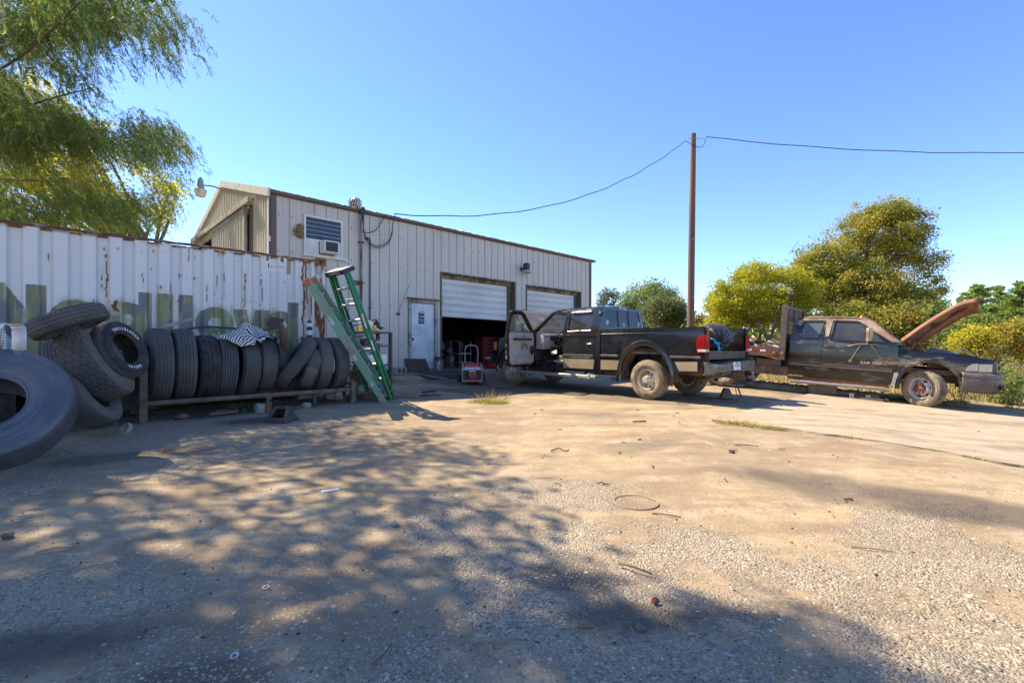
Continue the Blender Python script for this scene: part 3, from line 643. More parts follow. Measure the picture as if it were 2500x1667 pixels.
# ------------------------------------------------------------------ the shipping container
cont = thing('shipping_container', 'long white corrugated shipping container with rust runs and faded dark lettering', 'shipping container', (C0[0], C0[1], 0), A)
CT, CB, CX0, CX1, CD = 2.84, .30, -1.85, 4.27, 2.42
def corr(x):
    p = np.mod(x+.06, .30); return np.interp(p, [0, .11, .14, .24, .27, .30], [0, 0, .062, .062, 0, 0])
def ring(x, z, cx, cz, ro, ri): d = np.hypot(x-cx, z-cz); return (d < ro) & (d > ri)
def side_panel():
    xs = np.unique(np.concatenate([np.arange(CX0, -.25, .05), np.arange(-.25, CX1, .0135), [CX1]])); zs = np.concatenate([np.arange(CB, 1.2, .05), np.arange(1.2, CT-.05, .0135), [CT-.05]])
    X_, Z_ = np.meshgrid(xs, zs, indexing='ij'); Y_ = corr(X_)+.008*(fbm(X_*1.2, Z_*1.1, 3, 3)-.5)*2
    # a torn top edge near x = 1.95
    L = np.zeros(X_.shape, bool)
    L |= (X_ < .012) & (X_ > -.18) & (Z_ < 1.985)
    L |= (Z_ < 1.985) & (Z_ < 1.66-1.7*(X_-.225)) & (Z_ > 1.00-1.7*(X_-.225)) & (X_ > -.18) & (X_ < .3)
    L |= (X_ > .235) & (X_ < .43) & (Z_ < 1.985)
    L |= (ring(X_, Z_, .735, 1.526, .284, .11) & ~((X_ > .735) & (Z_ > 1.42) & (Z_ < 1.49))) | ((np.abs(X_-.735) < .2) & (np.abs(Z_-1.525) < .035)); L |= ring(X_, Z_, 1.31, 1.545, .265, .085); L |= (X_ > 1.44) & (X_ < 1.62) & (Z_ < 1.98)
    L |= (X_ > 1.694) & (X_ < 1.885) & (Z_ < 1.975); L |= (X_ > 1.97) & (X_ < 2.156) & (Z_ < 1.978)
    L |= ring(X_, Z_, 2.48, 1.523, .28, .105)
    L |= (np.abs(X_-2.86-(1.79-Z_)*.18) < .10) & (Z_ < 1.79); L |= (np.abs(X_-3.24+(1.79-Z_)*.2) < .12) & (Z_ < 1.785)
    L |= ring(X_, Z_, 3.55, 1.51, .275, .10); L |= (X_ > 3.692) & (X_ < 3.855) & (Z_ < 1.965)
    strk = fbm(X_*26, Z_*.9, 11, 3); blot = fbm(X_*5, Z_*2.6, 13, 4); fine = fbm(X_*60, Z_*30, 15, 2)
    base = np.stack([np.full(X_.shape, .66), np.full(X_.shape, .67), np.full(X_.shape, .675)], -1)*(.95+.09*(fbm(X_*9, Z_*.7, 17, 4)-.5))[..., None]
    def lay(m, col): base[:] = base*(1-m[..., None])+np.array(col)*m[..., None]
    lay(sstep(.60, .8, strk)*.35*sstep(1.9, 1.3, Z_), (.52, .53, .50))
    lf = L.astype(float); dark = np.array((.05, .058, .075))
    lay(lf*(.84-.45*sstep(.5, .7, blot)), dark)
    lay(lf*sstep(.42, .62, .55*blot+.45*strk)*.85, (.17, .175, .055)); lay(lf*sstep(.66, .74, strk)*.6, (.40, .40, .36))
    halo = np.zeros_like(lf)
    for (xa, xb, zt) in ((.0, .55, 1.55), (.5, 1.0, 1.86), (1.15, 1.5, 1.9), (1.66, 1.9, 2.03), (2.1, 2.3, 1.85), (2.35, 2.75, 1.88), (2.95, 3.25, 1.86), (3.2, 3.5, 1.85)):
        halo = np.maximum(halo, sstep(xa-.05, xa+.05, X_)*(1-sstep(xb-.05, xb+.05, X_))*(1-sstep(zt-.35+.35*strk, zt+.05*strk, Z_)))
    lay(halo*sstep(.36, .62, .5*strk+.5*blot)*.72, (.22, .225, .085))
    # placard paint, mould patch
    pl = ((X_ > 3.26) & (X_ < 3.70) & (Z_ > 2.70) & (Z_ < 2.80)) | ((X_ > 3.295) & (X_ < 3.72) & (Z_ > 2.545) & (Z_ < 2.675))
    lay(pl*(.9-.5*sstep(.55, .7, blot)), (.80, .80, .77))
    lay((((X_ > 3.64) & (X_ < 3.74) & (Z_ > 2.5) & (Z_ < 2.8))*sstep(.38, .52, blot)*.85), (.24, .22, .08))
    lay((np.hypot((X_-2.61)*1.0, Z_-2.74) < .032)*1., (.40, .30, .08)); lay((np.hypot(X_-1.4+.2, Z_-2.62) < .02)*1., (.38, .30, .2))
    # rust runs: x, top, length, width
    ru = np.zeros_like(lf)
    runs = [(1.075, 2.42, .55, .022), (1.02, 2.32, .30, .012), (3.965, 2.85, 1.9, .060), (4.03, 2.85, .9, .036), (3.94, 2.0, .3, .02), (2.93, 2.42, .62, .022), (2.62, 2.4, .35, .012), (2.52, 2.35, .18, .008), (2.98, 2.6, .1, .01), (1.85, 2.15, .45, .012), (1.96, 1.9, .3, .01), (1.2, 1.83, .18, .06), (1.16, 1.76, .1, .05), (3.2, 2.35, .1, .014), (3.22, 2.2, .25, .012), (2.1, 2.75, .2, .012), (1.72, 2.1, .06, .03), (1.5, 2.2, .12, .01), (2.2, 2.3, .05, .03), (2.36, 2.18, .3, .01), (3.6, 2.35, .04, .02), (4.11, 2.1, .35, .010), (.45, 2.45, .09, .012), (1.05, 2.62, .05, .02), (1.07, 2.52, .04, .03)]
    rg = np.random.default_rng(4)
    for k in range(60): runs.append((rg.uniform(.9, 4.2), rg.uniform(1.45, 2.8), rg.choice([.015, .02, .03, .06]), rg.uniform(.005, .009)))
    for (rx, rz, ln, w) in runs:
        wob = (fbm(Z_*7+rx*9, Z_*0+rx*5, 19, 3)-.5)*w*2.2
        t = np.clip((rz-Z_)/ln, -1, 2); prof = ((t > 0) & (t < 1))*(1-.55*t)
        w = w*.75
        ru = np.maximum(ru, prof*(1-sstep(w*.45, w*.8, np.abs(X_-rx-wob)*(1+.5*fine))))
        lay(((t > -.1) & (t < 1.3))*(1-sstep(w, w*3.2, np.abs(X_-rx-wob)))*.38, (.52, .40, .28))
    lay(sstep(.25, .5, ru), (.115, .04, .018)); lay(sstep(.5, .7, ru)*sstep(.5, .6, fine), (.05, .022, .014))
    edge = sstep(CT-.11, CT-.05, Z_)*sstep(.45, .62, fbm(X_*7, Z_*3, 23, 3)); lay(edge*.9, (.16, .07, .03))
    V = np.stack([X_.ravel(), Y_.ravel(), Z_.ravel()], 1)
    nx, nz = len(xs), len(zs); F = np.stack([(np.arange(nx-1)[:, None]*nz+np.arange(nz-1)[None]).ravel()+o for o in (0, nz, nz+1, 1)], 1)
    c = (xs[:-1]+xs[1:])/2; tear = ((c > 1.86) & (c < 2.12))[:, None] & ((zs[:-1] > CT-.105)[None] & (np.sin(c*55)[:, None]*.012+CT-.085 < zs[:-1][None])); F = F[~tear.ravel()]
    m = bpy.data.materials.new('container_paint'); t = NT(m); a = t.n('ShaderNodeVertexColor', layer_name='tint'); t.set(Base_Color=a.outputs[0], Roughness=.5, Specular_IOR_Level=.4); t.bump(t.noise(t.coord(), 40, 4), .12, .004)
    o = link('corrugated_side', fastmesh('corrugated_side', V, F, base.reshape(-1, 3)), m, cont); o.data.shade_smooth(); o.data.set_sharp_from_angle(angle=R(20))
side_panel()
CW = mat('rusty_container_rail', (.20, .085, .045), .8, col2=(.10, .045, .025), sc=7, dirt=(.52, .50, .46), dsc=5, dpos=.62, dw=.2, bump=.4)
mb = MB(); P_ = []
for x in np.linspace(CX0, CX1-.1, 60): P_.append((x, -.012+random.uniform(-.006, .006), CT-.03+random.uniform(-.006, .008)))
mb.tube(P_, .022, 4); mb.build('top_rail', CW, cont)
mb = MB(); mb.bx(CX0, CX1-.1, -.01, .05, .18, CB+.005); mb.build('bottom_rail', CW, cont)
mb = MB(); mb.bx(CX0, CX1, .03, CD-.03, CT-.075, CT-.055); mb.build('roof', CW, cont)
mb = MB(); mb.bx(CX0, CX1, .06, CD-.06, .2, .26); mb.build('floor', CW, cont)
mb = MB(); mb.grid(lambda u, v: (CX0+(CX1-CX0)*u, CD-float(corr(CX0+(CX1-CX0)*u)), .25+(CT-.3)*v), 180, 2); mb.build('corrugated_side', M['white'], cont, deg=20)
mb = MB(); mb.bx(CX1-.06, CX1-.03, .12, CD-.12, .25, CT-.08); mb.bx(CX0+.03, CX0+.06, .12, CD-.12, .25, CT-.08); mb.build('end_wall', M['white'], cont)
PM = mat('rust_streaked_post', (.58, .58, .57), .6, dirt=(.15, .055, .025), dsc=4.5, dpos=.50, dw=.12, stretch=(1.3, 1.3, .35), bump=.3)
for (x0, x1) in ((CX1-.10, CX1+.10), (CX0-.02, CX0+.14)):
    for (y0, y1) in ((-.02, .14), (CD-.14, CD+.02)):
        mb = MB(); mb.bx(x0, x1, y0, y1, .36, CT-.115); mb.build('corner_post', PM, cont, bev=.008)
for (x0, x1) in ((CX1-.10, CX1+.105), (CX0-.03, CX0+.15)):
    for (y0, y1) in ((-.026, .15), (CD-.15, CD+.026)):
        for (z0, z1) in ((CT-.114, CT+.03), (.2, .358)):
            mb = MB(); V, F = sheet([(x0, z0), (x1, z0), (x1, z1), (x0, z1)], [[((x0+x1)/2+.035*math.cos(a), (z0+z1)/2+.05*math.sin(a)) for a in np.linspace(0, 2*PI, 13)[:-1]]], .05, lambda a, b: (a, y0, b), .04, (0, 1, 0))
            mb.add(V, F); mb.bx(x0, x1, y0+.041, y1, z0, z1); mb.build('corner_casting', M['rusty'], cont, recalc=False)
for k, (x, y) in enumerate(((CX1-.2, .1), (CX1-.2, CD-.1), (CX0+.2, .1), (CX0+.2, CD-.1))):
    q = C0+DV*x+NV*y; mb = MB(); zz = float(gz(*q)); mb.bx(x-.2, x+.2, y-.1, y+.1, zz-.05, .199); mb.build('support_block', M['conc'], cont)
nm = mat('black_number_paint', (.05, .045, .045), .6)
wtext('3', .125, 3.305, 2.75, cont, nm, -.006, .005, 'number_marking'); wtext('6', .125, 3.565, 2.75, cont, nm, -.006, .005, 'number_marking')
fm = mat('faded_number_paint', (.50, .50, .49), .6)
wtext('12', .09, 3.45, 2.745, cont, fm, -.004, 0, 'number_marking'); wtext('1', .12, 3.325, 2.61, cont, nm, -.004, .004, 'number_marking'); wtext('11022', .10, 3.52, 2.61, cont, fm, -.004, .003, 'number_marking')
# ------------------------------------------------------------------ tyres
RUB = mat('weathered_tread_rubber', (.060, .059, .060), .75, col2=(.105, .098, .090), sc=3.5, dirt=(.125, .10, .078), dsc=3, dpos=.60, dw=.35, dmax=.85, bump=.35, bsc=150)
SIDE = mat('weathered_sidewall_rubber', (.066, .066, .070), .62, col2=(.070, .070, .072), sc=2.2, dirt=(.14, .115, .09), dsc=2.6, dpos=.64, dw=.35, dmax=.8, bump=.15, bsc=120)
BLUER = mat('sun_faded_rubber', (.055, .062, .078), .45, col2=(.095, .105, .125), sc=2.4, dirt=(.16, .13, .10), dsc=2.2, dpos=.68, dw=.3, dmax=.8, bump=.15, bsc=100)
TANR = mat('dusty_tan_sidewall', (.17, .145, .12), .8, col2=(.10, .085, .07), sc=3, bump=.2)
def ringed(m, amt, tone):
    t = NT.__new__(NT); t.t = m.node_tree; t.b = t.t.nodes['Principled BSDF']; v = t.coord(); q = t.n('ShaderNodeSeparateXYZ'); t.l(v, q.inputs[0])
    r = t.math('SQRT', t.math('ADD', t.math('MULTIPLY', q.outputs[0], q.outputs[0]), t.math('MULTIPLY', q.outputs[1], q.outputs[1])))
    cm = t.n('ShaderNodeCombineXYZ'); t.l(t.math('MULTIPLY', r, 26), cm.inputs[0]); t.l(t.math('MULTIPLY', q.outputs[0], .9), cm.inputs[1]); t.l(t.math('MULTIPLY', q.outputs[1], .9), cm.inputs[2])
    f = t.math('MULTIPLY', t.ramp(t.noise(cm.outputs[0], 2.2, 5, .7), [(.50, bw(0)), (.72, bw(1))]), amt)
    src = t.b.inputs['Base Color'].links[0].from_socket; t.set(Base_Color=t.mix(f, src, tone))
    sc_ = t.ramp(t.noise(cm.outputs[0], 7, 3, .8), [(.70, bw(0)), (.76, bw(.6))]); t.set(Base_Color=t.mix(sc_, t.b.inputs['Base Color'].links[0].from_socket, tuple(min(1, c*1.7) for c in tone)))
ringed(SIDE, .7, (.15, .135, .115)); ringed(BLUER, .8, (.165, .165, .17))
def tread(style, th, w, Rr):
    """groove depth 0..1 at angle th (array) and width position w in -1..1"""
    s = th*Rr; d = np.zeros(np.broadcast(th, w).shape)
    tri = lambda x: np.abs(np.mod(x, 1)-.5)*2
    if style == 'zigzag':
        for c in (-.55, -.18, .18, .55): d = np.maximum(d, 1-sstep(.03, .06, np.abs(w-c-(tri(s/.075)-.5)*.12)))
    elif style == 'rib':
        for c in (-.66, -.33, 0, .33, .66): d = np.maximum(d, 1-sstep(.025, .05, np.abs(w-c)))
    elif style == 'lug':
        for c in (-.5, 0, .5): d = np.maximum(d, 1-sstep(.03, .06, np.abs(w-c-(tri(s/.06)-.5)*.05)))
        d = np.maximum(d, (np.abs(w) > .72)*(1-sstep(.25, .4, tri(s/.05))))
    elif style == 'hex':
        q = w*.11; a, b = s/.075, q/.062
        k = np.floor(a); dx = np.abs(a-k-.5); off = (np.mod(k, 2))*.5; dy = np.abs(np.mod(b+off, 1)-.5)
        d = np.maximum(1-sstep(.04, .10, .5-dx-np.maximum(0, dy-.25)*1.0), 1-sstep(.03, .08, .5-dy))
    elif style == 'block':
        row = np.floor((w+1)*2.5); a = np.mod(s/.06+row*.5, 1)
        d = np.maximum(1-sstep(.06, .14, np.minimum(a, 1-a)), 1-sstep(.04, .09, np.abs(np.mod((w+1)*2.5+.5, 1)-.5)))
    return d
_tc = {}
def tyre_mesh(Rr, W, rim, style, depth=.011, bulge=1.08, seg=None, sag=0):
    key = (Rr, W, rim, style, depth, sag)
    if key in _tc: return _tc[key]
    seg = seg or (240 if style in ('hex', 'block', 'zigzag', 'lug') else 96)
    nw = 37 if style not in ('smooth',) else 13
    th = np.linspace(0, 2*PI, seg, endpoint=False)
    w = np.linspace(-1, 1, nw); tw = W/2*.86
    rr = Rr-.022*np.abs(w)**4*1.0
    d = tread(style, th[:, None], w[None], Rr)*depth*(1-.0*np.abs(w)) if style != 'smooth' else np.zeros((seg, nw))
    rad = rr[None]-d
    if sag: rad = rad-sag*np.clip(np.cos(th-1.2), 0, 1)[:, None]**2*(1+.2*np.cos(th*9))[:, None]
    V = np.stack([rad*np.cos(th)[:, None], rad*np.sin(th)[:, None], np.broadcast_to(w*tw, rad.shape)], -1).reshape(-1, 3)
    i = np.arange(seg)[:, None]; j = np.arange(nw-1)[None]; a = (i*nw+j).ravel(); b = (((i+1) % seg)*nw+j).ravel()
    tm = fastmesh('tread', V, np.stack([a, b, b+1, a+1], 1)); tm.shade_smooth(); tm.set_sharp_from_angle(angle=R(35))
    h = W/2; sw = []
    H = Rr-rim
    pr = [(Rr-.022, tw), (Rr-.035, tw+.008), (Rr-.05, h*.92), (Rr-.055, h*.945), (Rr-.30*H, h*.99), (Rr-.48*H, h*bulge*.96), (Rr-.54*H, h*bulge*.955), (Rr-.56*H, h*bulge*.965), (rim+.34*H, h*bulge*.945), (rim+.32*H, h*bulge*.925), (rim+.24*H, h*bulge*.91), (rim+.22*H, h*bulge*.88), (rim+.14*H, h*.86), (rim+.05*H, h*.80), (rim+.045*H, h*.83), (rim+.015, h*.82), (rim, h*.78), (rim, h*.70), (rim+.02, h*.68), (rim+.4*H, h*.86), (Rr-.06, h*.78), (Rr-.045, h*.3), (Rr-.045, 0)]
    prof = pr+[(r, -z) for (r, z) in pr[::-1][1:]]
    m = MB(); m.lathe(prof, 96); sm = m.mesh('sidewall', 50)
    _tc[key] = (tm, sm); return _tc[key]
def tyre_parts(root, spec, tm=RUB, sm=SIDE):
    a, b = tyre_mesh(*spec)
    for me, mt, nm in ((a, tm, 'tread'), (b, sm, 'sidewall')):
        o = bpy.data.objects.new(nm, me); C.objects.link(o); o.parent = root
        if not me.materials: me.materials.append(mt)
        if me.materials[0] != mt:
            o.material_slots[0].link = 'OBJECT'; o.material_slots[0].material = mt
def tyre(label, pos, n, spec, tm=RUB, sm=SIDE, group=None, spin=0, cat='tyre'):
    t = thing('tyre', label, cat, pos, (0, 0, 0), group)
    q = Vector(n).normalized().to_track_quat('Z', 'X'); t.rotation_euler = (q @ Vector((0, 0, 0)).to_track_quat('Z', 'Y')).to_euler() if False else (q.to_matrix() @ Matrix.Rotation(spin, 3, 'Z')).to_euler()
    tyre_parts(t, spec, tm, sm); return t
dv3 = Vector((DV[0], DV[1], 0)); nv3 = Vector((NV[0], NV[1], 0)); RK = Vector((-5.06, 6.35, 0))
def rk(x, y, z): return RK+dv3*x+nv3*y+Vector((0, 0, z))
TG = 'worn tyres standing in the steel rack'
def rtyre(label, x, spec, z=None, yaw=0, lean=0, y=.52, tm=RUB, sm=SIDE):
    Rr = spec[0]; n = dv3.copy(); n.rotate(Matrix.Rotation(R(yaw), 3, 'Z')); n = (n*math.cos(R(lean))+Vector((0, 0, math.sin(R(lean)))))
    return tyre(label, rk(x, y, z if z else .31+Rr), n, spec, tm, sm, TG, random.random()*6)
rtyre('worn zigzag tread truck tyre, first in the rack beside the left post', .22, (.545, .27, .29, 'zigzag', .009), yaw=2)
rtyre('zigzag tread truck tyre second from the left rack post', .52, (.545, .265, .29, 'zigzag', .012), yaw=-1)
rtyre('blackish lug edged truck tyre third in the rack, left of the striped cloth', .81, (.505, .265, .29, 'lug', .010), z=.80, yaw=2, tm=M['black'])
rtyre('straight ribbed truck tyre under the left part of the striped cloth', 1.09, (.49, .25, .28, 'rib', .012), z=.78, yaw=-3, lean=-2)
rtyre('straight ribbed truck tyre under the right part of the striped cloth', 1.37, (.49, .25, .28, 'rib', .010), z=.78, yaw=3, lean=-4)
rtyre('bald plain truck tyre just right of the striped cloth', 1.66, (.46, .25, .27, 'smooth', .005), z=.83, yaw=0, lean=-3)
rtyre('small narrow tyre tucked behind the rusty steel disc', 1.90, (.36, .19, .2, 'rib', .006), z=.90, yaw=4, lean=-5, y=.6)
rtyre('block tread tyre leaning over to the right across the rack', 2.14, (.52, .22, .29, 'block', .011), z=.84, yaw=-14, lean=-36, y=.42)
rtyre('collapsed smooth tyre squashed behind the leaning block tread tyre', 2.40, (.40, .26, .24, 'smooth', .005, 1.08, None, .06), z=.72, yaw=-12, lean=-16, y=.42, sm=TANR)
rtyre('plain truck tyre last but one in the rack beside the ladder', 2.60, (.49, .24, .28, 'smooth', .005), z=.80, yaw=-2, lean=-3)
rtyre('plain truck tyre at the right end of the rack next to the ladder foot', 2.87, (.49, .24, .28, 'rib', .004), z=.80, yaw=3, lean=1)
# rack
rack = thing('tyre_rack', 'long low rusty steel rack holding the row of worn truck tyres', 'rack', tuple(RK), A)
def gr(x, y): q = rk(x, y, 0); return float(gz(q.x, q.y))
RM = mat('grey_brown_rack_paint', (.10, .088, .07), .65, .2, col2=(.16, .135, .09), sc=4, dirt=(.09, .045, .025), dsc=6, dpos=.56, dw=.2, bump=.2)
for x, y, zt in ((0, 0, 1.02), (0, 1.02, 1.15), (3.02, 0, .50), (3.02, 1.02, .9)):
    mb = MB(); mb.bx(x-.045, x+.045, y-.045, y+.045, gr(x, y)-.06, zt); mb.build('post', RM, rack, bev=.004)
mb = MB(); mb.bx(.046, 2.974, -.02, .045, .315, .375); mb.build('front_rail', RM, rack, bev=.004)
mb = MB(); mb.bx(.046, 2.974, .97, 1.03, .315, .375); mb.build('rear_rail', RM, rack, bev=.004)
mb = MB(); mb.bx(1.56, 1.63, -.018, .044, gr(1.6, 0)-.05, .314); mb.build('leg', RM, rack)
mb = MB(); mb.bx(2.5, 2.56, .5, .56, gr(2.5, .5)-.05, .36); mb.build('leg', RM, rack)
for x in (0, 3.02):
    mb = MB(); mb.bx(x-.03, x+.03, .046, .974, .32, .37); mb.build('cross_bar', RM, rack)
r2 = thing('tyre_rack', 'short broken steel rack end with a leaning post left of the long rack', 'rack', tuple(RK), A)
mb = MB(); mb.bar((-.28, .02, gr(-.3, 0)-.05), (-.42, .06, .78), .085, .06); mb.build('post', RM, r2, bev=.004)
mb = MB(); mb.bar((-.34, .05, .28), (-1.25, -.1, .12), .05, .07); mb.build('front_rail', RM, r2, bev=.004)
mb = MB(); mb.bar((-.36, .95, 0.05), (-.4, .95, 1.0), .085, .06); mb.build('post', RM, r2, bev=.004)
mb = MB(); mb.bar((-.34, .98, .30), (-1.3, .9, .18), .05, .07); mb.build('rear_rail', RM, r2, bev=.004)
# left pile
PG = 'tyres heaped left of the rack'
tyre('huge bluish smooth tyre lying tilted at the left edge of the yard', (-4.48, 3.98, .60), (.46, -.66, .54), (.545, .34, .235, 'smooth', .004, 1.04), BLUER, BLUER, PG)
tyre('added black tyre hidden behind the huge bluish tyre to darken its hole', (-4.86, 4.50, .47), (.75, .35, .15), (.44, .30, .22, 'rib', .008), M['black'], M['black'], PG)  # unseen tyre added so the hole of the huge tyre reads dark
tyre('passenger tyre lying flat on top of the heap', (-4.84, 5.05, 1.41), (-.36, -.20, .91), (.35, .20, .20, 'lug', .008), RUB, SIDE, PG)
tyre('big hexagon tread tyre leaning left in the middle of the heap', (-5.06, 5.62, 1.0), (.84, .42, .47), (.56, .29, .29, 'hex', .010), RUB, TANR, PG)
wl = tyre('tyre with raised white sidewall lettering on the right of the heap', (-5.02, 5.90, 1.07), (.92, .06, .34), (.385, .25, .20, 'lug', .006), RUB, M['black'], PG)
tyre('bald tyre at the bottom of the heap under the hexagon tread tyre', (-5.06, 5.50, .60), (.80, .34, .45), (.47, .26, .27, 'smooth', .004), RUB, TANR, PG)
tyre('dark tyre mostly hidden at the back of the heap', (-5.62, 5.95, .86), (.85, .35, .30), (.45, .25, .25, 'rib', .006), RUB, SIDE, PG)
def arcletters(root, txt, r, size, z, mid, step, m):
    for k, ch in enumerate(txt):
        if ch == ' ': continue
        a = mid-(k-(len(txt)-1)/2)*step
        me = textmesh(ch, size, .002, .0015); c_, s_ = math.cos(a), math.sin(a)
        tmesh(me, lambda c: ((r+c.y)*c_+c.x*s_, (r+c.y)*s_-c.x*c_, z+c.z)); link('lettering', me, m, root)
wlp = mat('white_letter_rubber', (.72, .72, .70), .6)
# sidewall lettering; find the spin that puts it at the top of the tyre
Mi = wl.rotation_euler.to_matrix().inverted(); up = Mi @ Vector((-.2, 0, 1)); dn = Mi @ Vector((.25, 0, -1))
arcletters(wl, 'TRAILBLAZER', .262, .055, .1285, math.atan2(up.y, up.x)-.25, .155, wlp)
arcletters(wl, 'RADIAL', .262, .05, .1285, math.atan2(dn.y, dn.x), .15, wlp)
# ------------------------------------------------------------------ things on and by the rack
def cloth():
    n = 120; V = []; cols = []
    rg = np.random.default_rng(3); fold = rg.random(8)*6
    def surf(x):  # tyre tops under the cloth
        tops = [(1.09, 1.265), (1.37, 1.265), (1.66, 1.30), (.81, 1.31)]
        return max([zt-((x-c)/.13)**2*.012 if abs(x-c) < .15 else 1.18 for c, zt in tops])
    g = np.linspace(-1, 1, n); UX, UY = np.meshgrid(g, g, indexing='ij')
    ang = np.arctan2(UY, UX); rad = np.hypot(UX, UY)
    lim = .86+.22*np.sin(ang*3+1.2)+.12*np.sin(ang*7+2)
    px = 1.36+UX*.50+.05*np.sin(UY*5); py = .30+UY*.38
    peak = .235*np.exp(-((UX+.02)**2*7+(UY-.30)**2*6))
    wr = .022*np.sin(ang*6+rad*7)*sstep(.15, .6, rad)+.016*np.sin(UX*13+UY*9)*sstep(.1, .5, rad)
    zz = np.vectorize(surf)(px)+.02+peak+wr
    # hang over the front of the tyres
    rim = np.clip((.22-py)/.5, 0, 1); zz = zz-.36*rim**1.7; py = np.where(py < .10, .10-(.10-py)*.35, py)
    keep = rad < lim
    V = np.stack([px.ravel(), py.ravel(), zz.ravel()], 1)
    F = np.stack([(np.arange(n-1)[:, None]*n+np.arange(n-1)[None]).ravel()+o for o in (0, n, n+1, 1)], 1)
    kf = keep.ravel()[F].all(1); F = F[kf]
    ph = (np.abs(UX)*.9+UY*.9+.16*np.sin(ang*4)*rad)*8.4
    stv = (np.mod(ph, 1) < .5).astype(float); col = np.where(stv[..., None] > 0, np.array((.70, .68, .63)), np.array((.035, .035, .04)))
    me = fastmesh('striped_cloth', V, F, col.reshape(-1, 3)); me.shade_smooth()
    m = bpy.data.materials.new('striped_fabric'); t = NT(m); a = t.n('ShaderNodeVertexColor', layer_name='tint'); t.set(Base_Color=a.outputs[0], Roughness=.85)
    o = tag(link('striped_cloth', me, m), 'crumpled black and white striped cloth draped over the rack tyres', 'cloth'); o.location = RK; o.rotation_euler = (0, 0, A)
    md = o.modifiers.new('thick', 'SOLIDIFY'); md.thickness = .004
cloth()
def onrack(name, label, cat):
    return thing(name, label, cat, tuple(RK), A)
dsc = onrack('steel_disc', 'brown rusty round steel disc standing edgewise among the rack tyres', 'disc')
Md = (Vector((.99, -.08, .14))).to_track_quat('Z', 'X').to_matrix()
mb = MB(); mb.lathe([(0, .045), (.06, .045), (.07, .02), (.16, .008), (.245, .02), (.25, .012), (.24, 0), (.07, -.006), (0, -.006)], 40, Md, off=(1.80, -.04, 1.26)); mb.build('disc', mat('brown_disc_rust', (.17, .11, .07), .75, .2, col2=(.10, .065, .045), sc=3, dirt=(.26, .14, .08), dpos=.6), dsc)
mb = MB(); mb.lathe([(0, .08), (.03, .08), (.035, .046), (.0, .046)], 16, Md, off=(1.80, -.04, 1.26)); mb.build('hub', M['darkiron'], dsc)
rod = onrack('steel_rod', 'long dark bent steel rod lying across the tyres behind the cloth', 'rod')
mb = MB(); mb.tube(smooth([(.62, .72, 1.40), (.85, .70, 1.44), (1.2, .68, 1.43), (1.6, .64, 1.40), (2.0, .60, 1.46)], 6), .017, 8); mb.build('bar', M['darkiron'], rod)
mb = MB(); mb.lathe([(0, -.012), (.028, -.01), (.028, .04), (.02, .05), (0, .05)], 10, rotm(0, R(80)), off=(1.99, .60, 1.46)); mb.build('knob', M['rusty'], rod)
chn = onrack('steel_channel', 'grey steel channel offcut poking up behind the first rack tyres', 'offcut')
mb = MB(); mb.bar((.28, .95, 1.38), (.72, .80, 1.55), .09, .012); mb.bar((.28, .99, 1.40), (.72, .84, 1.57), .012, .05); mb.bar((.28, .91, 1.40), (.72, .76, 1.57), .012, .05); mb.build('channel', M['steel'], chn)
scr = onrack('mud_flap', 'small black rubber flap fixed behind the tyres by the container lettering', 'flap')
mb = MB(); mb.box((2.03, 1.0, 1.56), (.24, .02, .17), rotm(0, R(8))); mb.build('flap', M['plastic'], scr)
for (nm_, lab, x, y, z, s, mt) in (('scrap_pile', 'heap of dark scrap metal between the heaped tyres and the rack', -.12, .75, 1.12, 1, M['darkiron']), ('scrap_pile', 'small bits of brown scrap behind the huge tilted tyre', -2.2, .9, 1.05, .9, M['rusty'])):
    t = onrack(nm_, lab, 'scrap'); 
    for k in range(9):
        mb = MB(); mb.box((x+random.uniform(-.2, .2)*s, y+random.uniform(-.22, .2), z+random.uniform(-.12, .1)), (random.uniform(.1, .34), random.uniform(.03, .1), random.uniform(.02, .08)), rotm(random.uniform(-.5, .5), random.uniform(-.7, .7), random.random()*3)); mb.build('offcut', random.choice([mt, M['steel'], M['darkiron']]), t, bev=.004)
    mb = MB(); mb.box((x, y, z-.55), (.7*s, .5, .75)); mb.build('crate', mat('dark_crate', (.05, .043, .037), .9) if 'dark_crate' not in bpy.data.materials else bpy.data.materials['dark_crate'], t, bev=.02)
tarp = onrack('blue_tarp', 'scrap of blue tarpaulin caught between heap and rack', 'tarpaulin')
mb = MB(); mb.grid(lambda u, v: (-.16+.14*u+.03*math.sin(v*9), .12+.1*u+.03*math.sin(u*8+v*5), 1.10-.34*v+.03*math.sin(u*7)), 10, 14); mb.build('sheet', mat('blue_tarp', (.03, .20, .38), .5), tarp)
hb = thing('heater_bracket', 'white bent sheet metal bracket with dark blue badge above the huge tyre', 'bracket', (-4.83, 4.42, 1.10), R(-28))
mb = MB(); pr = [(-.10, 0), (-.10, .20), (-.085, .235), (-.05, .25), (.07, .25), (.10, .235), (.11, .2), (.11, .05)]
for a, b in zip(pr[:-1], pr[1:]): mb.add([(a[0], -.05, a[1]), (b[0], -.05, b[1]), (b[0], .09, b[1]), (a[0], .09, a[1])], [(0, 1, 2, 3)])
o = mb.build('shell', M['white'], hb); o.rotation_euler = (0, 0, R(-62)); md = o.modifiers.new('thick', 'SOLIDIFY'); md.thickness = .006
mb = MB(); mb.lathe([(0, .003), (.038, .003), (.038, 0), (0, 0)], 20, rotm(0, R(-90)), off=(-.1035, .02, .135)); mb.bx(-.1085, -.107, .008, .022, .10, .19, 1); o = mb.build('badge', [mat('navy_badge', (.015, .02, .10), .4), M['white']], hb); o.rotation_euler = (0, 0, R(-62))
mb = MB()
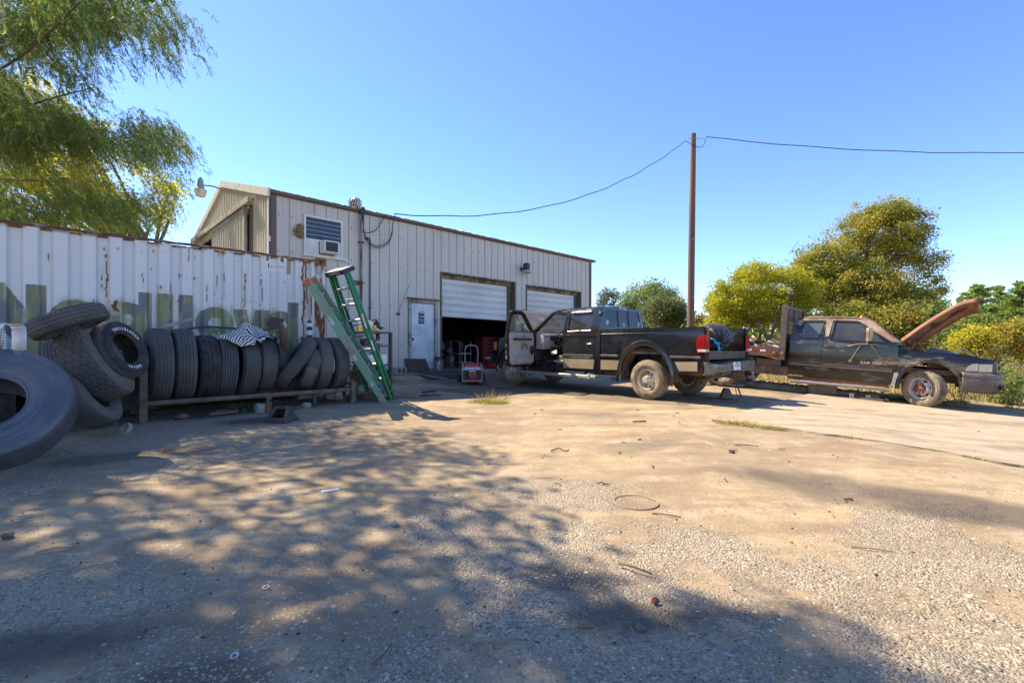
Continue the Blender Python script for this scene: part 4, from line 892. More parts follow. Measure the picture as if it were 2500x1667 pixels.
for k in range(7): mb.tube([(.05+.012*k, -.16, .05+.02*k), (.42, -.12, .04+.024*k)], .004, 5)
for k in range(5): mb.tube([(.1+.07*k, -.15, 0), (.12+.07*k, -.13, .2)], .004, 5)
mb.build('wire_grid', M['steel'], hb)
# bottle and junk by the container end
bt = onrack('spray_bottle', 'black and white bottle standing behind the tyres by the rusty container corner', 'bottle')
bz = 1.30; mb = MB(); mb.lathe([(0, bz), (.05, bz), (.052, bz+.02), (.052, bz+.16), (.04, bz+.19), (.02, bz+.2)], 16, off=(2.62, .98, 0)); mb.build('body', M['plastic'], bt)
mb = MB(); mb.lathe([(.0535, bz+.04), (.0535, bz+.13)], 16, off=(2.62, .98, 0)); mb.build('label_band', M['white'], bt)
mb = MB(); mb.lathe([(0, bz+.32), (.038, bz+.32), (.04, bz+.27), (.05, bz+.268)], 16, off=(2.62, .98, 0)); mb.lathe([(.05, bz+.267), (.05, bz+.20)], 16, off=(2.62, .98, 0), mi=1); mb.build('cap', [M['plastic'], M['white']], bt)
mb = MB(); mb.bx(2.5, 2.8, .9, 1.1, bz-.05, bz-.003); mb.build('shelf', M['wood'], bt)
def lump(name, label, cat, pts_r, m, sq=(1, 1, 1), loc=(0, 0, 0), rz=0):
    mb = MB(); seed = random.random()*50
    def fn(u, v):
        th = v*PI; ph = u*2*PI; d = Vector((math.sin(th)*math.cos(ph), math.sin(th)*math.sin(ph), math.cos(th)))
        k = 1+pts_r*(math.sin(d.x*4+seed)+math.sin(d.y*5+seed*2)+math.sin(d.z*4+seed*3))
        return (d.x*k*sq[0], d.y*k*sq[1], d.z*k*sq[2])
    mb.grid(fn, 22, 13, closeu=True); o = mb.build(name, m); o.location = loc; o.rotation_euler = (0, 0, rz); return tag(o, label, cat)
# oil jug, cans, bits under the rack
jug = thing('oil_jug', 'dirty cream plastic oil jug lying on its side by the rack end', 'jug', G(-3.36, 8.70, .085), R(150))
mb = MB(); mb.lathe([(0, -.19), (.06, -.19), (.085, -.17), (.088, -.05), (.08, .05), (.086, .1), (.06, .16), (.028, .19), (.028, .23), (0, .23)], 18, Matrix(((0, 0, 1), (0, 1, 0), (1, 0, 0)))); mb.build('body', mat('cream_plastic', (.42, .36, .25), .5, dirt=(.13, .10, .07), dpos=.52), jug)
mb = MB(); mb.lathe([(0, .20), (.034, .20), (.034, .245), (0, .25)], 12, Matrix(((0, 0, 1), (0, 1, 0), (1, 0, 0)))); mb.build('cap', M['plastic'], jug)
lump('red_ball', 'small red plastic ball beside the right rack post', 'ball', .04, M['red'], (.06, .05, .06), G(-3.02, 8.62, .05))
can = thing('steel_can', 'dented dark steel can standing under the middle rack leg', 'can', G(-3.92, 7.20, 0), .4)
mb = MB(); mb.lathe([(0, .005), (.085, .005), (.088, .0), (.088, .13), (.08, .135), (.078, .02), (0, .02)], 20); mb.build('body', M['steel'], can)
mb = MB(); mb.bx(.09, .16, -.05, .05, 0, .1); mb.build('bracket', M['rusty'], can)
hubc = thing('hub_cap', 'dusty brown round hub cap lying under the broken rack end', 'hub cap', G(-4.72, 5.66, .035), .3)
mb = MB(); mb.lathe([(0, .0), (.04, .01), (.05, .025), (.08, .03), (.09, .0), (.08, -.02), (0, -.02)], 20, rotm(R(62), 0, R(-40))); mb.build('disc', M['conc'], hubc)
for (lab, x, y, d, rz, m_) in (('split pale board lying under the left half of the rack', .95, -.05, (.40, .06, .035), .2, M['wood']), ('broken brown plank lying behind the rack rail', 1.25, .3, (.7, .08, .03), .1, M['wood']), ('pale stick lying below the middle of the rack', 1.95, -.1, (.3, .03, .02), -.1, M['wood'])):
    q = rk(x, y, 0); mb = MB(); mb.box((0, 0, d[2]/2), d); o = mb.build('board', m_, bev=.004); o.location = G(q.x, q.y, .012); o.rotation_euler = (0, 0, A+rz); tag(o, lab, 'board')
for k, (x, y, lab) in enumerate(((.42, -.1, 'brown clod of dirt under the first rack tyre'), (2.15, -.12, 'grey rag crumpled under the right half of the rack'))):
    q = rk(x, y, 0); lump('rubble_lump', lab, 'lump', .12, M['conc'] if k else M['wood'], (.09, .07, .05), G(q.x, q.y, .03))
hc = thing('hood_scoop', 'dark triangular steel step bracket lying on the gravel before the rack', 'bracket', G(-3.30, 6.62, 0), R(-8))
V = [(-.17, -.13, 0), (.17, -.13, 0), (.17, .13, 0), (-.17, .13, 0)]
mb = MB(); f_, b_, h_ = -.13, .11, .22
outer = [(-.19, -.12), (.15, -.12), (.09, .17), (-.13, .17)]; hole = [(-.105, -.045), (.085, -.045), (.055, .115), (-.085, .115)]
V, F = sheet(outer, [hole], .08, lambda a, b: (a, f_+(b+.12)*.62, .01+(b+.12)*.70), .03, (0, .75, -.2)); mb.add(V, F)
mb.build('face_frame', M['darkiron'], hc, recalc=False)
mb = MB(); mb.add([(-.19, f_, .01), (-.13, f_+.18, .213), (-.15, .22, 0)], [(0, 1, 2)]); mb.add([(.15, f_, .01), (.09, f_+.18, .213), (.14, .22, 0)], [(0, 1, 2)]); mb.add([(-.13, f_+.18, .213), (.09, f_+.18, .213), (.14, .22, 0), (-.15, .22, 0)], [(0, 1, 2, 3)])
mb.build('side_plate', M['darkiron'], hc)
mb = MB(); mb.bar((-.16, -.02, .02), (-.50, -.22, .015), .05, .02); mb.build('arm', M['darkiron'], hc)
tag(MB().box((0, 0, .008), (.40, .055, .016)).build('flat_bar', M['darkiron'], bev=.003), 'flat dark steel bar lying on the gravel beside the triangular bracket', 'steel bar').location = G(-3.72, 6.48)
bpy.data.objects['flat_bar'].rotation_euler = (0, 0, R(40))
# ------------------------------------------------------------------ ladders
LG = mat('pale_green_fibreglass', (.13, .30, .215), .5, col2=(.19, .36, .26), sc=6, dirt=(.28, .25, .19), dsc=5, dpos=.60, dw=.25, stretch=(1, 1, .4))
DG = mat('dark_green_fibreglass', (.012, .14, .045), .35, col2=(.02, .19, .07), sc=5, dirt=(.16, .15, .09), dsc=6, dpos=.68, dw=.2)
OR = mat('orange_end_cap', (.42, .12, .06), .6, dirt=(.25, .12, .08), dpos=.6)
LB = mat('worn_label', (.62, .62, .58), .6, col2=(.30, .29, .27), sc=25)
def chan(mb, a, b, out, w, d, th=.006, mi=0):
    """C-section rail from a to b; web faces 'out', flanges point back"""
    a, b, out = Vector(a), Vector(b), Vector(out).normalized(); dr_ = (b-a).normalized(); s = dr_.cross(out).normalized()
    for o_, ww, dd in ((out*0, w, th),): mb.bar(a, b, ww, dd, out, mi)
    for sg_ in (-1, 1): mb.bar(a+s*sg_*(w/2-th/2)-out*(d/2+th/2), b+s*sg_*(w/2-th/2)-out*(d/2+th/2), th, d, out, mi)
ext = thing('extension_ladder', 'pale green fibreglass extension ladder with orange end caps leaning left over the rack end', 'ladder')
F0 = Vector((-2.36, 8.53, .085)); T0 = Vector((-3.60, 8.07, 2.28)); wv = Vector((-.05, .42, .10)); rv = (T0-F0).normalized(); upn = rv.cross(wv).normalized()
if upn.z < 0: upn = -upn
for s in (0, 1):
    mb = MB(); o_ = -wv.normalized() if s == 0 else wv.normalized(); a = F0+wv*s; b = T0+wv*s
    chan(mb, a, b, o_, .10, .04); mb.build('rail', LG, ext)
    mb = MB(); mb.bar(b-rv*.10, b+rv*.012, .108, .055, o_); mb.build('end_cap', OR, ext, bev=.004)
    mb = MB(); off = upn*.06; a2 = F0+rv*.55+wv*(s*.86+.07)+off; b2 = T0-rv*.12+wv*(s*.86+.07)+off; chan(mb, a2, b2, o_, .065, .035); mb.build('fly_rail', LG, ext)
    mb = MB(); mb.bar(a-rv*.02, a+rv*.13, .10, .045, o_); mb.build('foot', M['alu'], ext)
    for q, L_ in ((.68, .16), (.40, .22), (.16, .07)):
        if s == 0: mb = MB(); c = F0.lerp(T0, q)+o_*.0045; mb.bar(c-rv*L_*.5, c+rv*L_*.5, .055, .002, o_); mb.build('sticker', LB, ext)
    mb = MB(); c = F0.lerp(T0, .44)+o_*.006+wv*s; mb.bar(c-rv*.10, c+rv*.06, .088, .004, o_); mb.build('rail_bracket', M['steel'], ext)
for k in range(8):
    p = F0+rv*(.22+.3*k); mb = MB(); mb.tube([p+wv*.02, p+wv*.98], .015, 10); mb.build('rung', M['alu'], ext)
for k in range(6):
    p = F0+rv*(.72+.3*k)+upn*.06; mb = MB(); mb.tube([p+wv*.09, p+wv*.92], .015, 10); mb.build('rung', M['alu'], ext)
stp = thing('step_ladder', 'dark green step ladder with black top cap leaning behind the pale extension ladder', 'ladder')
ST = Vector((-3.12, 8.30, 2.42)); rl = Vector((-.56, -.80, 2.42)).normalized(); wl_ = Vector((.93, -.38, .0)); wl_ = (wl_-rl*wl_.dot(rl)).normalized(); fl = wl_.cross(rl).normalized()
if fl.y > 0: fl = -fl
zs_ = Vector((-.25, -.33, .9)).normalized()
Ls = 2.62
def sp(t, side, back=0): return ST-rl*t+wl_*side*(.205+.025*t)-fl*back
for s in (-1, 1):
    mb = MB(); chan(mb, sp(.0, s), sp(Ls, s), wl_*s, .072, .035); mb.build('front_rail', DG, stp)
    mb = MB(); chan(mb, sp(.02, s*.92, .085), sp(Ls-.08, s*.92, .13), wl_*s, .045, .03); mb.build('rear_rail', DG, stp)
    mb = MB(); mb.bar(sp(Ls-.10, s), sp(Ls+.02, s), .095, .045, wl_*s); mb.build('foot', M['plastic'], stp)
    if s == 1:
        for q, L_, w_ in ((.95, .34, .05), (1.40, .2, .05)):
            mb = MB(); c = sp(q, 1)+wl_*.0045; mb.bar(c-rl*L_*.5, c+rl*L_*.5, w_, .002, wl_); mb.build('sticker', LB, stp)
for k in range(7):
    t = .28+.30*k; c = sp(t, 0, .01); hw = .205+.025*t-.008
    mb = MB(); mb.bar(c-wl_*hw, c+wl_*hw, .085, .028, zs_); mb.build('step', M['alu'], stp)
for k in range(4):
    t = .5+.5*k; mb = MB(); mb.tube([sp(t, -.9, .085+.018*t), sp(t, .9, .085+.018*t)], .012, 8); mb.build('rear_brace', M['alu'], stp)
xc = wl_; zc = zs_; yc = zc.cross(xc).normalized(); zc = xc.cross(yc); MC = Matrix((xc, yc, zc)).transposed()
mb = MB(); cap_c = ST+yc*.07+zc*.03; mb.box(cap_c, (.44, .31, .085), MC); mb.build('top_cap', M['plastic'], stp, bev=.008)
for (a, b, w_, h_) in ((-.15, .10, .13, .05), (.02, .11, .16, .04), (.16, .05, .09, .07), (-.17, -.02, .08, .09), (-.02, .0, .10, .05), (.13, -.07, .15, .04), (-.08, -.11, .2, .035)):
    mb = MB(); mb.box(cap_c+MC @ Vector((a, b, .0435)), (w_, h_, .002), MC); mb.build('tray_patch', LB, stp)
me = textmesh('LOUISVILLE', .05, .0008, .001); Mt = MC @ rotm(R(90)); tmesh(me, lambda c: cap_c+MC @ Vector((0, -.1565, .0))+Mt @ c); link('lettering', me, LB, stp)

# ------------------------------------------------------------------ shelf clutter between container end and wall
def place(px, Y): return (px-1250)/1130*Y
shelf = thing('junk_shelf', 'low wooden shelf heaped with parts between container end and shop wall', 'shelf', G(-3.05, 9.75), A)
for z in (.25, .62, 1.02, 1.30):
    mb = MB(); mb.bx(-.42, .42, -.3, .3, z, z+.035); mb.build('board', M['wood'], shelf, bev=.003)
for x in (-.39, .39):
    for y in (-.27, .27):
        mb = MB(); mb.bx(x-.03, x+.03, y-.03, y+.03, -.02, 1.299 if y < 0 else 1.5); mb.build('upright', M['darkiron'], shelf)
items = [('yellow_case', 'open yellow plastic case on the junk shelf behind the ladders', 'case', (-.05, -.22, 1.336)), ('engine_part', 'dark greasy engine part on top of the junk shelf', 'engine part', (.15, .1, 1.336)), ('white_tube', 'short white plastic tube lying on the junk shelf', 'tube', (.17, -.12, 1.37)), ('rag_heap', 'heap of pale rags on the middle junk shelf board', 'rags', (.05, -.05, 1.056))]
YEL = mat('yellow_plastic', (.50, .34, .06), .45, dirt=(.3, .25, .18), dpos=.6)
def shp(v): q = Matrix.Rotation(A, 3, 'Z') @ Vector(v); return (shelf.location.x+q.x, shelf.location.y+q.y, shelf.location.z+q.z)
for nm_, lab, ct, v in items:
    t = thing(nm_, lab, ct, shp(v), A)
    if nm_ == 'yellow_case':
        mb = MB(); mb.bx(-.22, .12, -.06, .08, 0, .03); mb.bx(-.22, .12, -.06, -.04, .03, .09); mb.bx(-.22, -.2, -.04, .08, .03, .12); mb.bx(.10, .12, -.04, .08, .03, .12); mb.build('tray', YEL, t, bev=.006)
        mb = MB(); mb.grid(lambda u, v_: (-.22+.34*u, .085+.03*math.sin(u*3), .0+.20*v_+.06*math.sin(u*PI)*v_), 12, 6); mb.build('lid', M['white'], t)
    elif nm_ == 'engine_part':
        for k in range(10): mb = MB(); mb.box((random.uniform(-.18, .18), random.uniform(-.12, .12), random.uniform(.05, .2)), (random.uniform(.06, .16),)*2+(random.uniform(.08, .14),), rotm(random.random(), random.random(), random.random())); mb.build('casting', M['darkiron'], t, bev=.006)
        mb = MB(); mb.tube(smooth([(-.2, -.1, .02), (-.1, -.14, .2), (.05, -.12, .26), (.12, -.05, .14), (.25, -.1, .08)], 8), .012, 7); mb.build('hose', M['plastic'], t)
    elif nm_ == 'white_tube':
        mb = MB(); mb.lathe([(.02, .14), (.03, .15), (.036, .14), (.036, -.1), (.02, -.1), (.02, .14)], 14, rotm(R(78), 0, R(-50))); mb.build('tube', M['white'], t)
    else:
        for k in range(5): lm = lump('rag', None, None, .2, M['white'] if k % 2 else M['wood'], (.12, .1, .06), (random.uniform(-.2, .2), random.uniform(-.15, .1), .05)); lm.parent = t
for k, (v, d, c, lab) in enumerate((((.05, -.2, .655), (.5, .16, .2), 'white', 'pale box on the lower junk shelf board'), ((.0, -.1, .285), (.6, .3, .26), 'darkiron', 'dark crate of parts at the bottom of the junk shelf'))):
    t = thing('parts_box', lab, 'box', shp(v), A); mb = MB(); x, y, z = d
    mb.bx(-x/2, x/2, -y/2, y/2, 0, .015); mb.bx(-x/2, x/2, -y/2, -y/2+.015, .015, z); mb.bx(-x/2, x/2, y/2-.015, y/2, .015, z); mb.bx(-x/2, -x/2+.015, -y/2+.015, y/2-.015, .015, z); mb.bx(x/2-.015, x/2, -y/2+.015, y/2-.015, .015, z); mb.build('shell', M[c], t)
    for q in range(5): mb = MB(); mb.tube([(random.uniform(-x/2, x/2)*.8, -y*.3, z*.5), (random.uniform(-x/2, x/2)*.8, y*.3, z+random.uniform(.02, .12))], random.uniform(.008, .02), 6); mb.build('rod', M['steel'], t)
wc = thing('wire_coil', 'tangle of pale wire lying by the step ladder feet', 'wire', G(-2.75, 8.85))
for k in range(6):
    a0 = random.random()*6; mb = MB(); mb.tube(smooth([(.17*math.cos(a0+i)*random.uniform(.5, 1.3), .17*math.sin(a0+i)*random.uniform(.5, 1.3), random.uniform(.01, .22)) for i in range(9)], 5), .0035, 5); mb.build('strand', random.choice([M['steel'], M['white'], M['rusty']]), wc)
for k, (x, y, L_, rz, lab) in enumerate(((-2.62, 9.05, .8, .1, 'weathered board lying behind the ladder feet, longest of three'), (-2.72, 9.35, .7, .05, 'weathered board propped on the ground by the shelf base'), (-2.55, 8.75, .55, -.2, 'short broken board just behind the pale ladder foot'))):
    mb = MB(); mb.box((0, 0, .03), (L_, .10, .04)); o = mb.build('board', M['wood'], bev=.003); o.location = G(x, y, .005+.05*k); o.rotation_euler = (0, R(-6*k), rz); tag(o, lab, 'board', 'boards by the ladders')

# ------------------------------------------------------------------ by the walk door
def wl2(x, y): q = W0+DV*x+NV*y; return (q[0], q[1])
bk = thing('metal_bucket', 'grey dented pail with a dark rag in it beside the white door', 'bucket', G(*wl2(.33, -.42)), .4)
mb = MB(); mb.lathe([(0, .01), (.13, .01), (.135, 0), (.155, .34), (.162, .345), (.15, .345), (.13, .03), (0, .03)], 24); mb.lathe([(.148, .2), (.152, .205), (.15, .215)], 24); mb.build('pail', M['steel'], bk)
lm = lump('rag', None, None, .18, M['red'], (.13, .13, .07), (0, 0, .35)); lm.parent = bk
sh = thing('rusty_sheet', 'rusty dark metal sheet leaning against the foot of the white door', 'metal sheet', G(*wl2(-.25, -.30)), A)
mb = MB(); V = [(-.36, 0, .02), (.36, 0, .0), (.37, .24, .36), (-.38, .24, .38)]; mb.add(V+[(a, b+.008, c+.004) for a, b, c in V], [(0, 1, 2, 3), (7, 6, 5, 4), (0, 4, 5, 1), (1, 5, 6, 2), (2, 6, 7, 3), (3, 7, 4, 0)]); mb.build('sheet', mat('dark_rust_sheet', (.10, .05, .032), .8, col2=(.05, .035, .03), sc=4, bump=.3), sh)
mt_ = MB(); 
def matfn(u, v): 
    q = wl2(-.75+1.9*u, -.55-1.0*v); return (q[0]+.03*math.sin(v*5), q[1], float(gz(*q))+.022+.008*math.sin(u*9)*math.sin(v*7))
mt_.grid(matfn, 16, 10); o = tag(mt_.build('door_mat', mat('brown_carpet', (.075, .042, .035), .95, col2=(.05, .03, .025), sc=30, bump=.5)), 'worn brown carpet mat lying before the white door', 'mat'); md = o.modifiers.new('thick', 'SOLIDIFY'); md.thickness = .01
pl_ = MB(); 
def plf(u, v):
    q = wl2(-2.6+2.5*u, -.06-.42*v); return (q[0], q[1], max(float(gz(*q))+.012, .42-.02*u+(.03*math.sin(u*6)-.10*v)))
pl_.grid(plf, 20, 5); o = tag(pl_.build('metal_plate', M['darkiron']), 'bent dark steel plate lying along the wall foot left of the door', 'steel plate'); md = o.modifiers.new('thick', 'SOLIDIFY'); md.thickness = .01
mb = MB(); mb.bx(-1.95, -.6, -.02, .10, .22, .425); o = mb.build('sill_beam', M['darkiron'], bld)
cb = thing('concrete_block', 'grey concrete block propping the bent plate at the wall foot', 'block', G(-3.12, 12.82), A+.2)
V, F = sheet([(-.2, 0), (.2, 0), (.2, .19), (-.2, .19)], [[(-.15, .03), (-.02, .03), (-.02, .16), (-.15, .16)], [(.02, .03), (.15, .03), (.15, .16), (.02, .16)]], .1, lambda a, b: (a, -.09, b), .18, (0, 1, 0)); mb = MB(); mb.add(V, F); mb.add([(x, .088, z) for x, z in ((-.2, 0), (.2, 0), (.2, .19), (-.2, .19))], [(0, 1, 2, 3)]); mb.build('block', M['conc'], cb, recalc=False)
pp = MB(); pp.tube([G(-2.9, 13.0, .03), G(-1.75, 12.7, .03)], .022, 8); tag(pp.build('steel_pipe', M['steel']), 'thin pale pipe lying on the ground before the brown mat', 'pipe')
an = onwall(thing('wall_antenna', 'thin black whip antenna on a bracket left of the walk door', 'antenna')); mb = MB(); mb.tube([(-.83, -.05, 2.06), (-.70, -.12, 2.5), (-.5, -.2, 3.02)], .006, 5); mb.build('whip', M['plastic'], an); mb = MB(); mb.bx(-.86, -.78, -.07, -.024, 2.02, 2.09); mb.build('bracket', M['plastic'], an)
# ------------------------------------------------------------------ generator
gen = thing('generator', 'red portable generator with grey tube frame on the concrete before the open bay', 'generator', G(-1.11, 12.72, .012), R(8))
TU = mat('grey_tube_paint', (.36, .36, .38), .4, .4, dirt=(.2, .15, .1), dpos=.62)
GR = mat('generator_red', (.27, .015, .02), .35, dirt=(.12, .06, .05), dpos=.62)
for x in (-.26, .26):
    mb = MB(); mb.tube(smooth([(x, -.30, .06), (x, -.32, .40), (x*.96, -.26, .50), (x*.9, .05, .53), (x*.96, .26, .46), (x, .30, .40), (x, .30, .06)], 5), .016, 8); mb.build('frame_tube', TU, gen)
mb = MB(); mb.tube(smooth([(-.17, .1, .52), (-.175, .1, .88), (-.12, .1, 1.0), (0, .1, 1.02), (.12, .1, 1.0), (.175, .1, .88), (.17, .1, .52)], 5), .015, 8); mb.build('handle', TU, gen)
for y in (-.30, .30):
    mb = MB(); mb.tube([(-.26, y, .075), (.26, y, .075)], .016, 8); mb.build('cross_tube', TU, gen)
mb = MB(); mb.bx(-.30, .30, -.34, .33, .03, .06); mb.build('skid', GR, gen, bev=.006)
mb = MB(); mb.box((0, .0, .465), (.44, .42, .13)); mb.build('fuel_tank', GR, gen, bev=.035)
mb = MB(); mb.lathe([(0, .56), (.045, .56), (.045, .53)], 14); mb.build('fuel_cap', M['plastic'], gen)
mb = MB(); mb.grid(lambda u, v: (-.25+.5*u, -.255-.06*math.sin(v*PI), .315+.12*v), 3, 8); mb.build('panel_shroud', M['chrome'], gen)
mb = MB(); mb.bx(-.24, .24, -.30, -.26, .30, .36); mb.build('control_panel', M['plastic'], gen)
mb = MB(); mb.bx(-.08, .10, -.306, -.301, .31, .345); mb.build('sticker', LB, gen)
mb = MB(); mb.box((-.02, -.01, .515), (.01, .01, .01)); mb.bx(-.075, .075, -.18, -.12, .5305, .533); mb.build('tank_label', M['white'], gen)
mb = MB(); mb.lathe([(0, .12), (.12, .11), (.135, .05), (.13, -.12), (0, -.12)], 20, rotm(R(90)), off=(.02, -.12, .2)); mb.build('alternator_cover', GR, gen)
for k in range(14):
    a = k*2*PI/14; mb = MB(); mb.box((.02+.09*math.cos(a), -.245, .2+.09*math.sin(a)), (.035, .012, .012), rotm(0, -a)); mb.build('vent_fin', M['darkiron'], gen)
mb = MB(); mb.box((-.2, -.02, .2), (.12, .38, .24)); mb.build('muffler_box', M['plastic'], gen, bev=.02)
mb = MB(); mb.box((.18, .05, .2), (.12, .34, .25)); mb.build('engine_block', M['darkiron'], gen, bev=.02)
for x in (-.33, .33):
    w_ = thing('wheel', None, None, (x, .18, .115)); w_.parent = gen
    mb = MB(); mb.lathe([(.07, .04), (.10, .045), (.125, .03), (.13, 0), (.125, -.03), (.10, -.045), (.07, -.04)], 22, rotm(0, R(90))); mb.build('tyre', M['black'], w_)
    mb = MB(); mb.lathe([(0, .02), (.03, .03), (.07, .035), (.07, -.035), (0, -.03)], 16, rotm(0, R(90))); mb.build('rim', M['steel'], w_)
for x in (-.22, .22):
    mb = MB(); mb.box((x, -.28, .012), (.06, .06, .05)); mb.build('foot', M['plastic'], gen)
pts = [(.36, -.1, .3), (.40, -.15, .06)]; base = gen.location
mb = MB(); mb.tube(smooth([(base.x+.3, base.y-.1, base.z+.3), (base.x+.38, base.y-.2, base.z+.12), G(-.65, 12.4, .02), G(-.35, 12.1, .02), G(-.05, 12.3, .02), G(.4, 12.6, .02), G(.9, 12.2, .02)], 8), .009, 6); tag(mb.build('power_cord', M['plastic']), 'black power cord running from the generator under the pickup', 'cord')
# ------------------------------------------------------------------ inside the bay
def inn(px, v, Y): return ((px-1250)/1130*Y, Y, GZ)
tc = thing('tool_chest', 'dark red rolling tool chest standing deep in the open bay', 'tool chest', inn(1190, 0, 17.6), A)
mb = MB(); mb.bx(-.42, .42, -.22, .25, .12, 1.06); mb.build('cabinet', M['red'], tc, bev=.01)
for k in range(6):
    mb = MB(); mb.bx(-.39, .39, -.24, -.221, .15+.15*k, .285+.15*k); d_ = mb.build('drawer', M['red'], tc); mb = MB(); mb.bx(-.3, .3, -.262, -.241, .255+.15*k, .27+.15*k); mb.build('handle', M['steel'], d_)
for x in (-.36, .36):
    for y in (-.16, .2): mb = MB(); mb.lathe([(0, .03), (.055, .03), (.055, -.03), (0, -.03)], 12, rotm(R(90)), off=(x, y, .058)); mb.build('caster', M['plastic'], tc)
ct_ = thing('shop_cart', 'grey tube shop cart with three shelves standing in the open bay', 'cart', inn(1125, 0, 16.4), A+.2)
for x in (-.3, .3):
    for y in (-.2, .2): mb = MB(); mb.tube([(x, y, 0), (x, y, .88)], .014, 6); mb.build('leg', M['steel'], ct_)
for z in (.14, .45, .72): mb = MB(); mb.bx(-.31, .31, -.21, .21, z, z+.03); mb.build('shelf', M['steel'] if z < .7 else M['red'], ct_)
mb = MB(); mb.tube(smooth([(-.3, -.2, .88), (-.36, -.2, .9), (-.36, .2, .9), (-.3, .2, .88)], 3), .014, 6); mb.build('handle', M['steel'], ct_)
cl = thing('cooler', 'bright red ice cooler with white lid on the bay floor', 'cooler', inn(1205, 0, 15.7), A-.3)
mb = MB(); mb.box((0, 0, .15), (.5, .32, .30), taper=1.05); mb.build('body', mat('bright_red_plastic', (.45, .01, .015), .4), cl, bev=.02)
mb = MB(); mb.box((0, 0, .325), (.54, .36, .05)); mb.build('lid', M['white'], cl, bev=.015)
for k, (px, Y, m_, lab) in enumerate(((1100, 16.9, 'steel', 'pale paint bucket on the bay floor left of the cart'), (1089, 16.7, 'darkiron', 'dark bucket nearest the left side of the open bay'))):
    t = thing('bucket', lab, 'bucket', inn(px, 0, Y), 0); mb = MB(); mb.lathe([(0, .01), (.125, 0), (.15, .36), (.158, .365), (.145, .365), (.12, .03), (0, .03)], 18); mb.build('pail', M[m_], t)
    mb = MB(); mb.tube(smooth([(-.15, 0, .33), (-.12, -.1, .22), (0, -.16, .18), (.12, -.1, .22), (.15, 0, .33)], 4), .004, 5); mb.build('bail', M['steel'], t)
fn_ = thing('floor_fan', 'round shop fan standing against the left side of the open bay', 'fan', inn(1086, 0, 17.6), A)
mb = MB()
for k in range(5): mb.tube([(.36*(k+1)/5*math.cos(a), -.08, .55+.36*(k+1)/5*math.sin(a)) for a in np.linspace(0, 2*PI, 25)[:-1]], .006, 4, closed=True)
mb.build('guard', M['steel'], fn_)
for k in range(3):
    mb = MB(); a = k*2*PI/3; mb.grid(lambda u, v: ((.05+.26*u)*math.cos(a+.7*(v-.5)), .04*(v-.5), .55+(.05+.26*u)*math.sin(a+.7*(v-.5))), 5, 5); mb.build('blade', M['steel'], fn_)
mb = MB(); mb.tube([(-.3, 0, .02), (-.3, 0, .5), (-.36, 0, .55)], .015, 6); mb.tube([(.3, 0, .02), (.3, 0, .5), (.36, 0, .55)], .015, 6); mb.tube([(-.3, 0, .02), (.3, 0, .02)], .015, 6); mb.build('stand', M['darkiron'], fn_)
wb = thing('work_bench', 'cluttered work bench along the back wall of the bay', 'bench', (W0[0]+DV[0]*2.2+NV[0]*7.4, W0[1]+DV[1]*2.2+NV[1]*7.4, GZ), A)
mb = MB(); mb.bx(-1.6, 1.6, -.35, .35, .85, .92); mb.build('top', M['wood'], wb)
for x in (-1.5, 0, 1.5): mb = MB(); mb.bx(x-.05, x+.05, -.3, .3, 0, .849); mb.build('leg', M['wood'], wb)
mb = MB(); mb.bx(-1.6, 1.6, .33, .349, .92, 2.2); mb.build('peg_board', M['wood'], wb)
for k in range(14):
    mb = MB(); mb.box((random.uniform(-1.5, 1.5), random.uniform(-.2, .2), 1.0+random.uniform(0, .05)), (random.uniform(.08, .3), .15, random.uniform(.08, .2)), rotm(0, 0, random.random())); o = mb.build('parts_box', random.choice([M['steel'], M['white'], M['red'], M['darkiron']])); o.parent = None; jx = k
    o.matrix_world = Matrix.Translation(wb.location) @ Matrix.Rotation(A, 4, 'Z') ; tag(o, 'small parts box on the bench deep inside the bay', 'box', 'boxes on the back bench')
for k in range(10):
    mb = MB(); x = -1.4+.3*k; mb.bx(x, x+.05, .30, .325, 1.3+random.uniform(0, .4), 1.6+random.uniform(.1, .5)); mb.build('hanging_tool', M['steel'], wb)
# ------------------------------------------------------------------ vehicles: shared pieces
PAINT = mat('dusty_black_paint', (.007, .007, .008), .16, col2=(.013, .012, .012), sc=2.2, dirt=(.11, .085, .06), dsc=2.6, dpos=.68, dw=.4, dmax=.38, coat=.7, drough=.6)
PAINT2 = mat('sanded_black_paint', (.006, .006, .007), .18, col2=(.018, .016, .014), sc=2.6, dirt=(.42, .34, .24), dsc=2.8, dpos=.60, dw=.16, dmax=.55, stretch=(.5, 1, 1.6), coat=.3, drough=.65)
TAN = mat('tan_two_tone_paint', (.36, .275, .17), .32, .3, dirt=(.28, .21, .14), dsc=3, dpos=.62, dw=.4)
TRIM = mat('grey_black_moulding', (.055, .053, .05), .6, col2=(.10, .09, .075), sc=4, dirt=(.17, .13, .09), dsc=5, dpos=.62)
GREY = mat('grey_interior_plastic', (.40, .375, .36), .7, col2=(.33, .305, .29), sc=4, dirt=(.13, .105, .08), dpos=.66)
CHAS = mat('rusty_chassis', (.085, .05, .032), .85, col2=(.17, .085, .045), sc=4, dirt=(.24, .17, .11), dsc=6, dpos=.6, bump=.3)
HOODG = mat('faded_brown_hood', (.125, .095, .083), .55, col2=(.19, .15, .13), sc=2, dirt=(.42, .38, .34), dsc=2.3, dpos=.68, dw=.15, bump=.05)
TINT = glassmat('tinted_glass', (.010, .014, .018), .02, .86, dustamt=.1, dust=(.06, .055, .05))
MILK = glassmat('dusty_glass', (.05, .06, .06), .05, .42, dustamt=.35, dust=(.30, .31, .29))
REDL = mat('red_lens', (.30, .010, .012), .15, col2=(.26, .008, .01), sc=3, coat=.4)
CLR = mat('hazy_lens', (.62, .58, .48), .2, col2=(.45, .40, .32), sc=6)
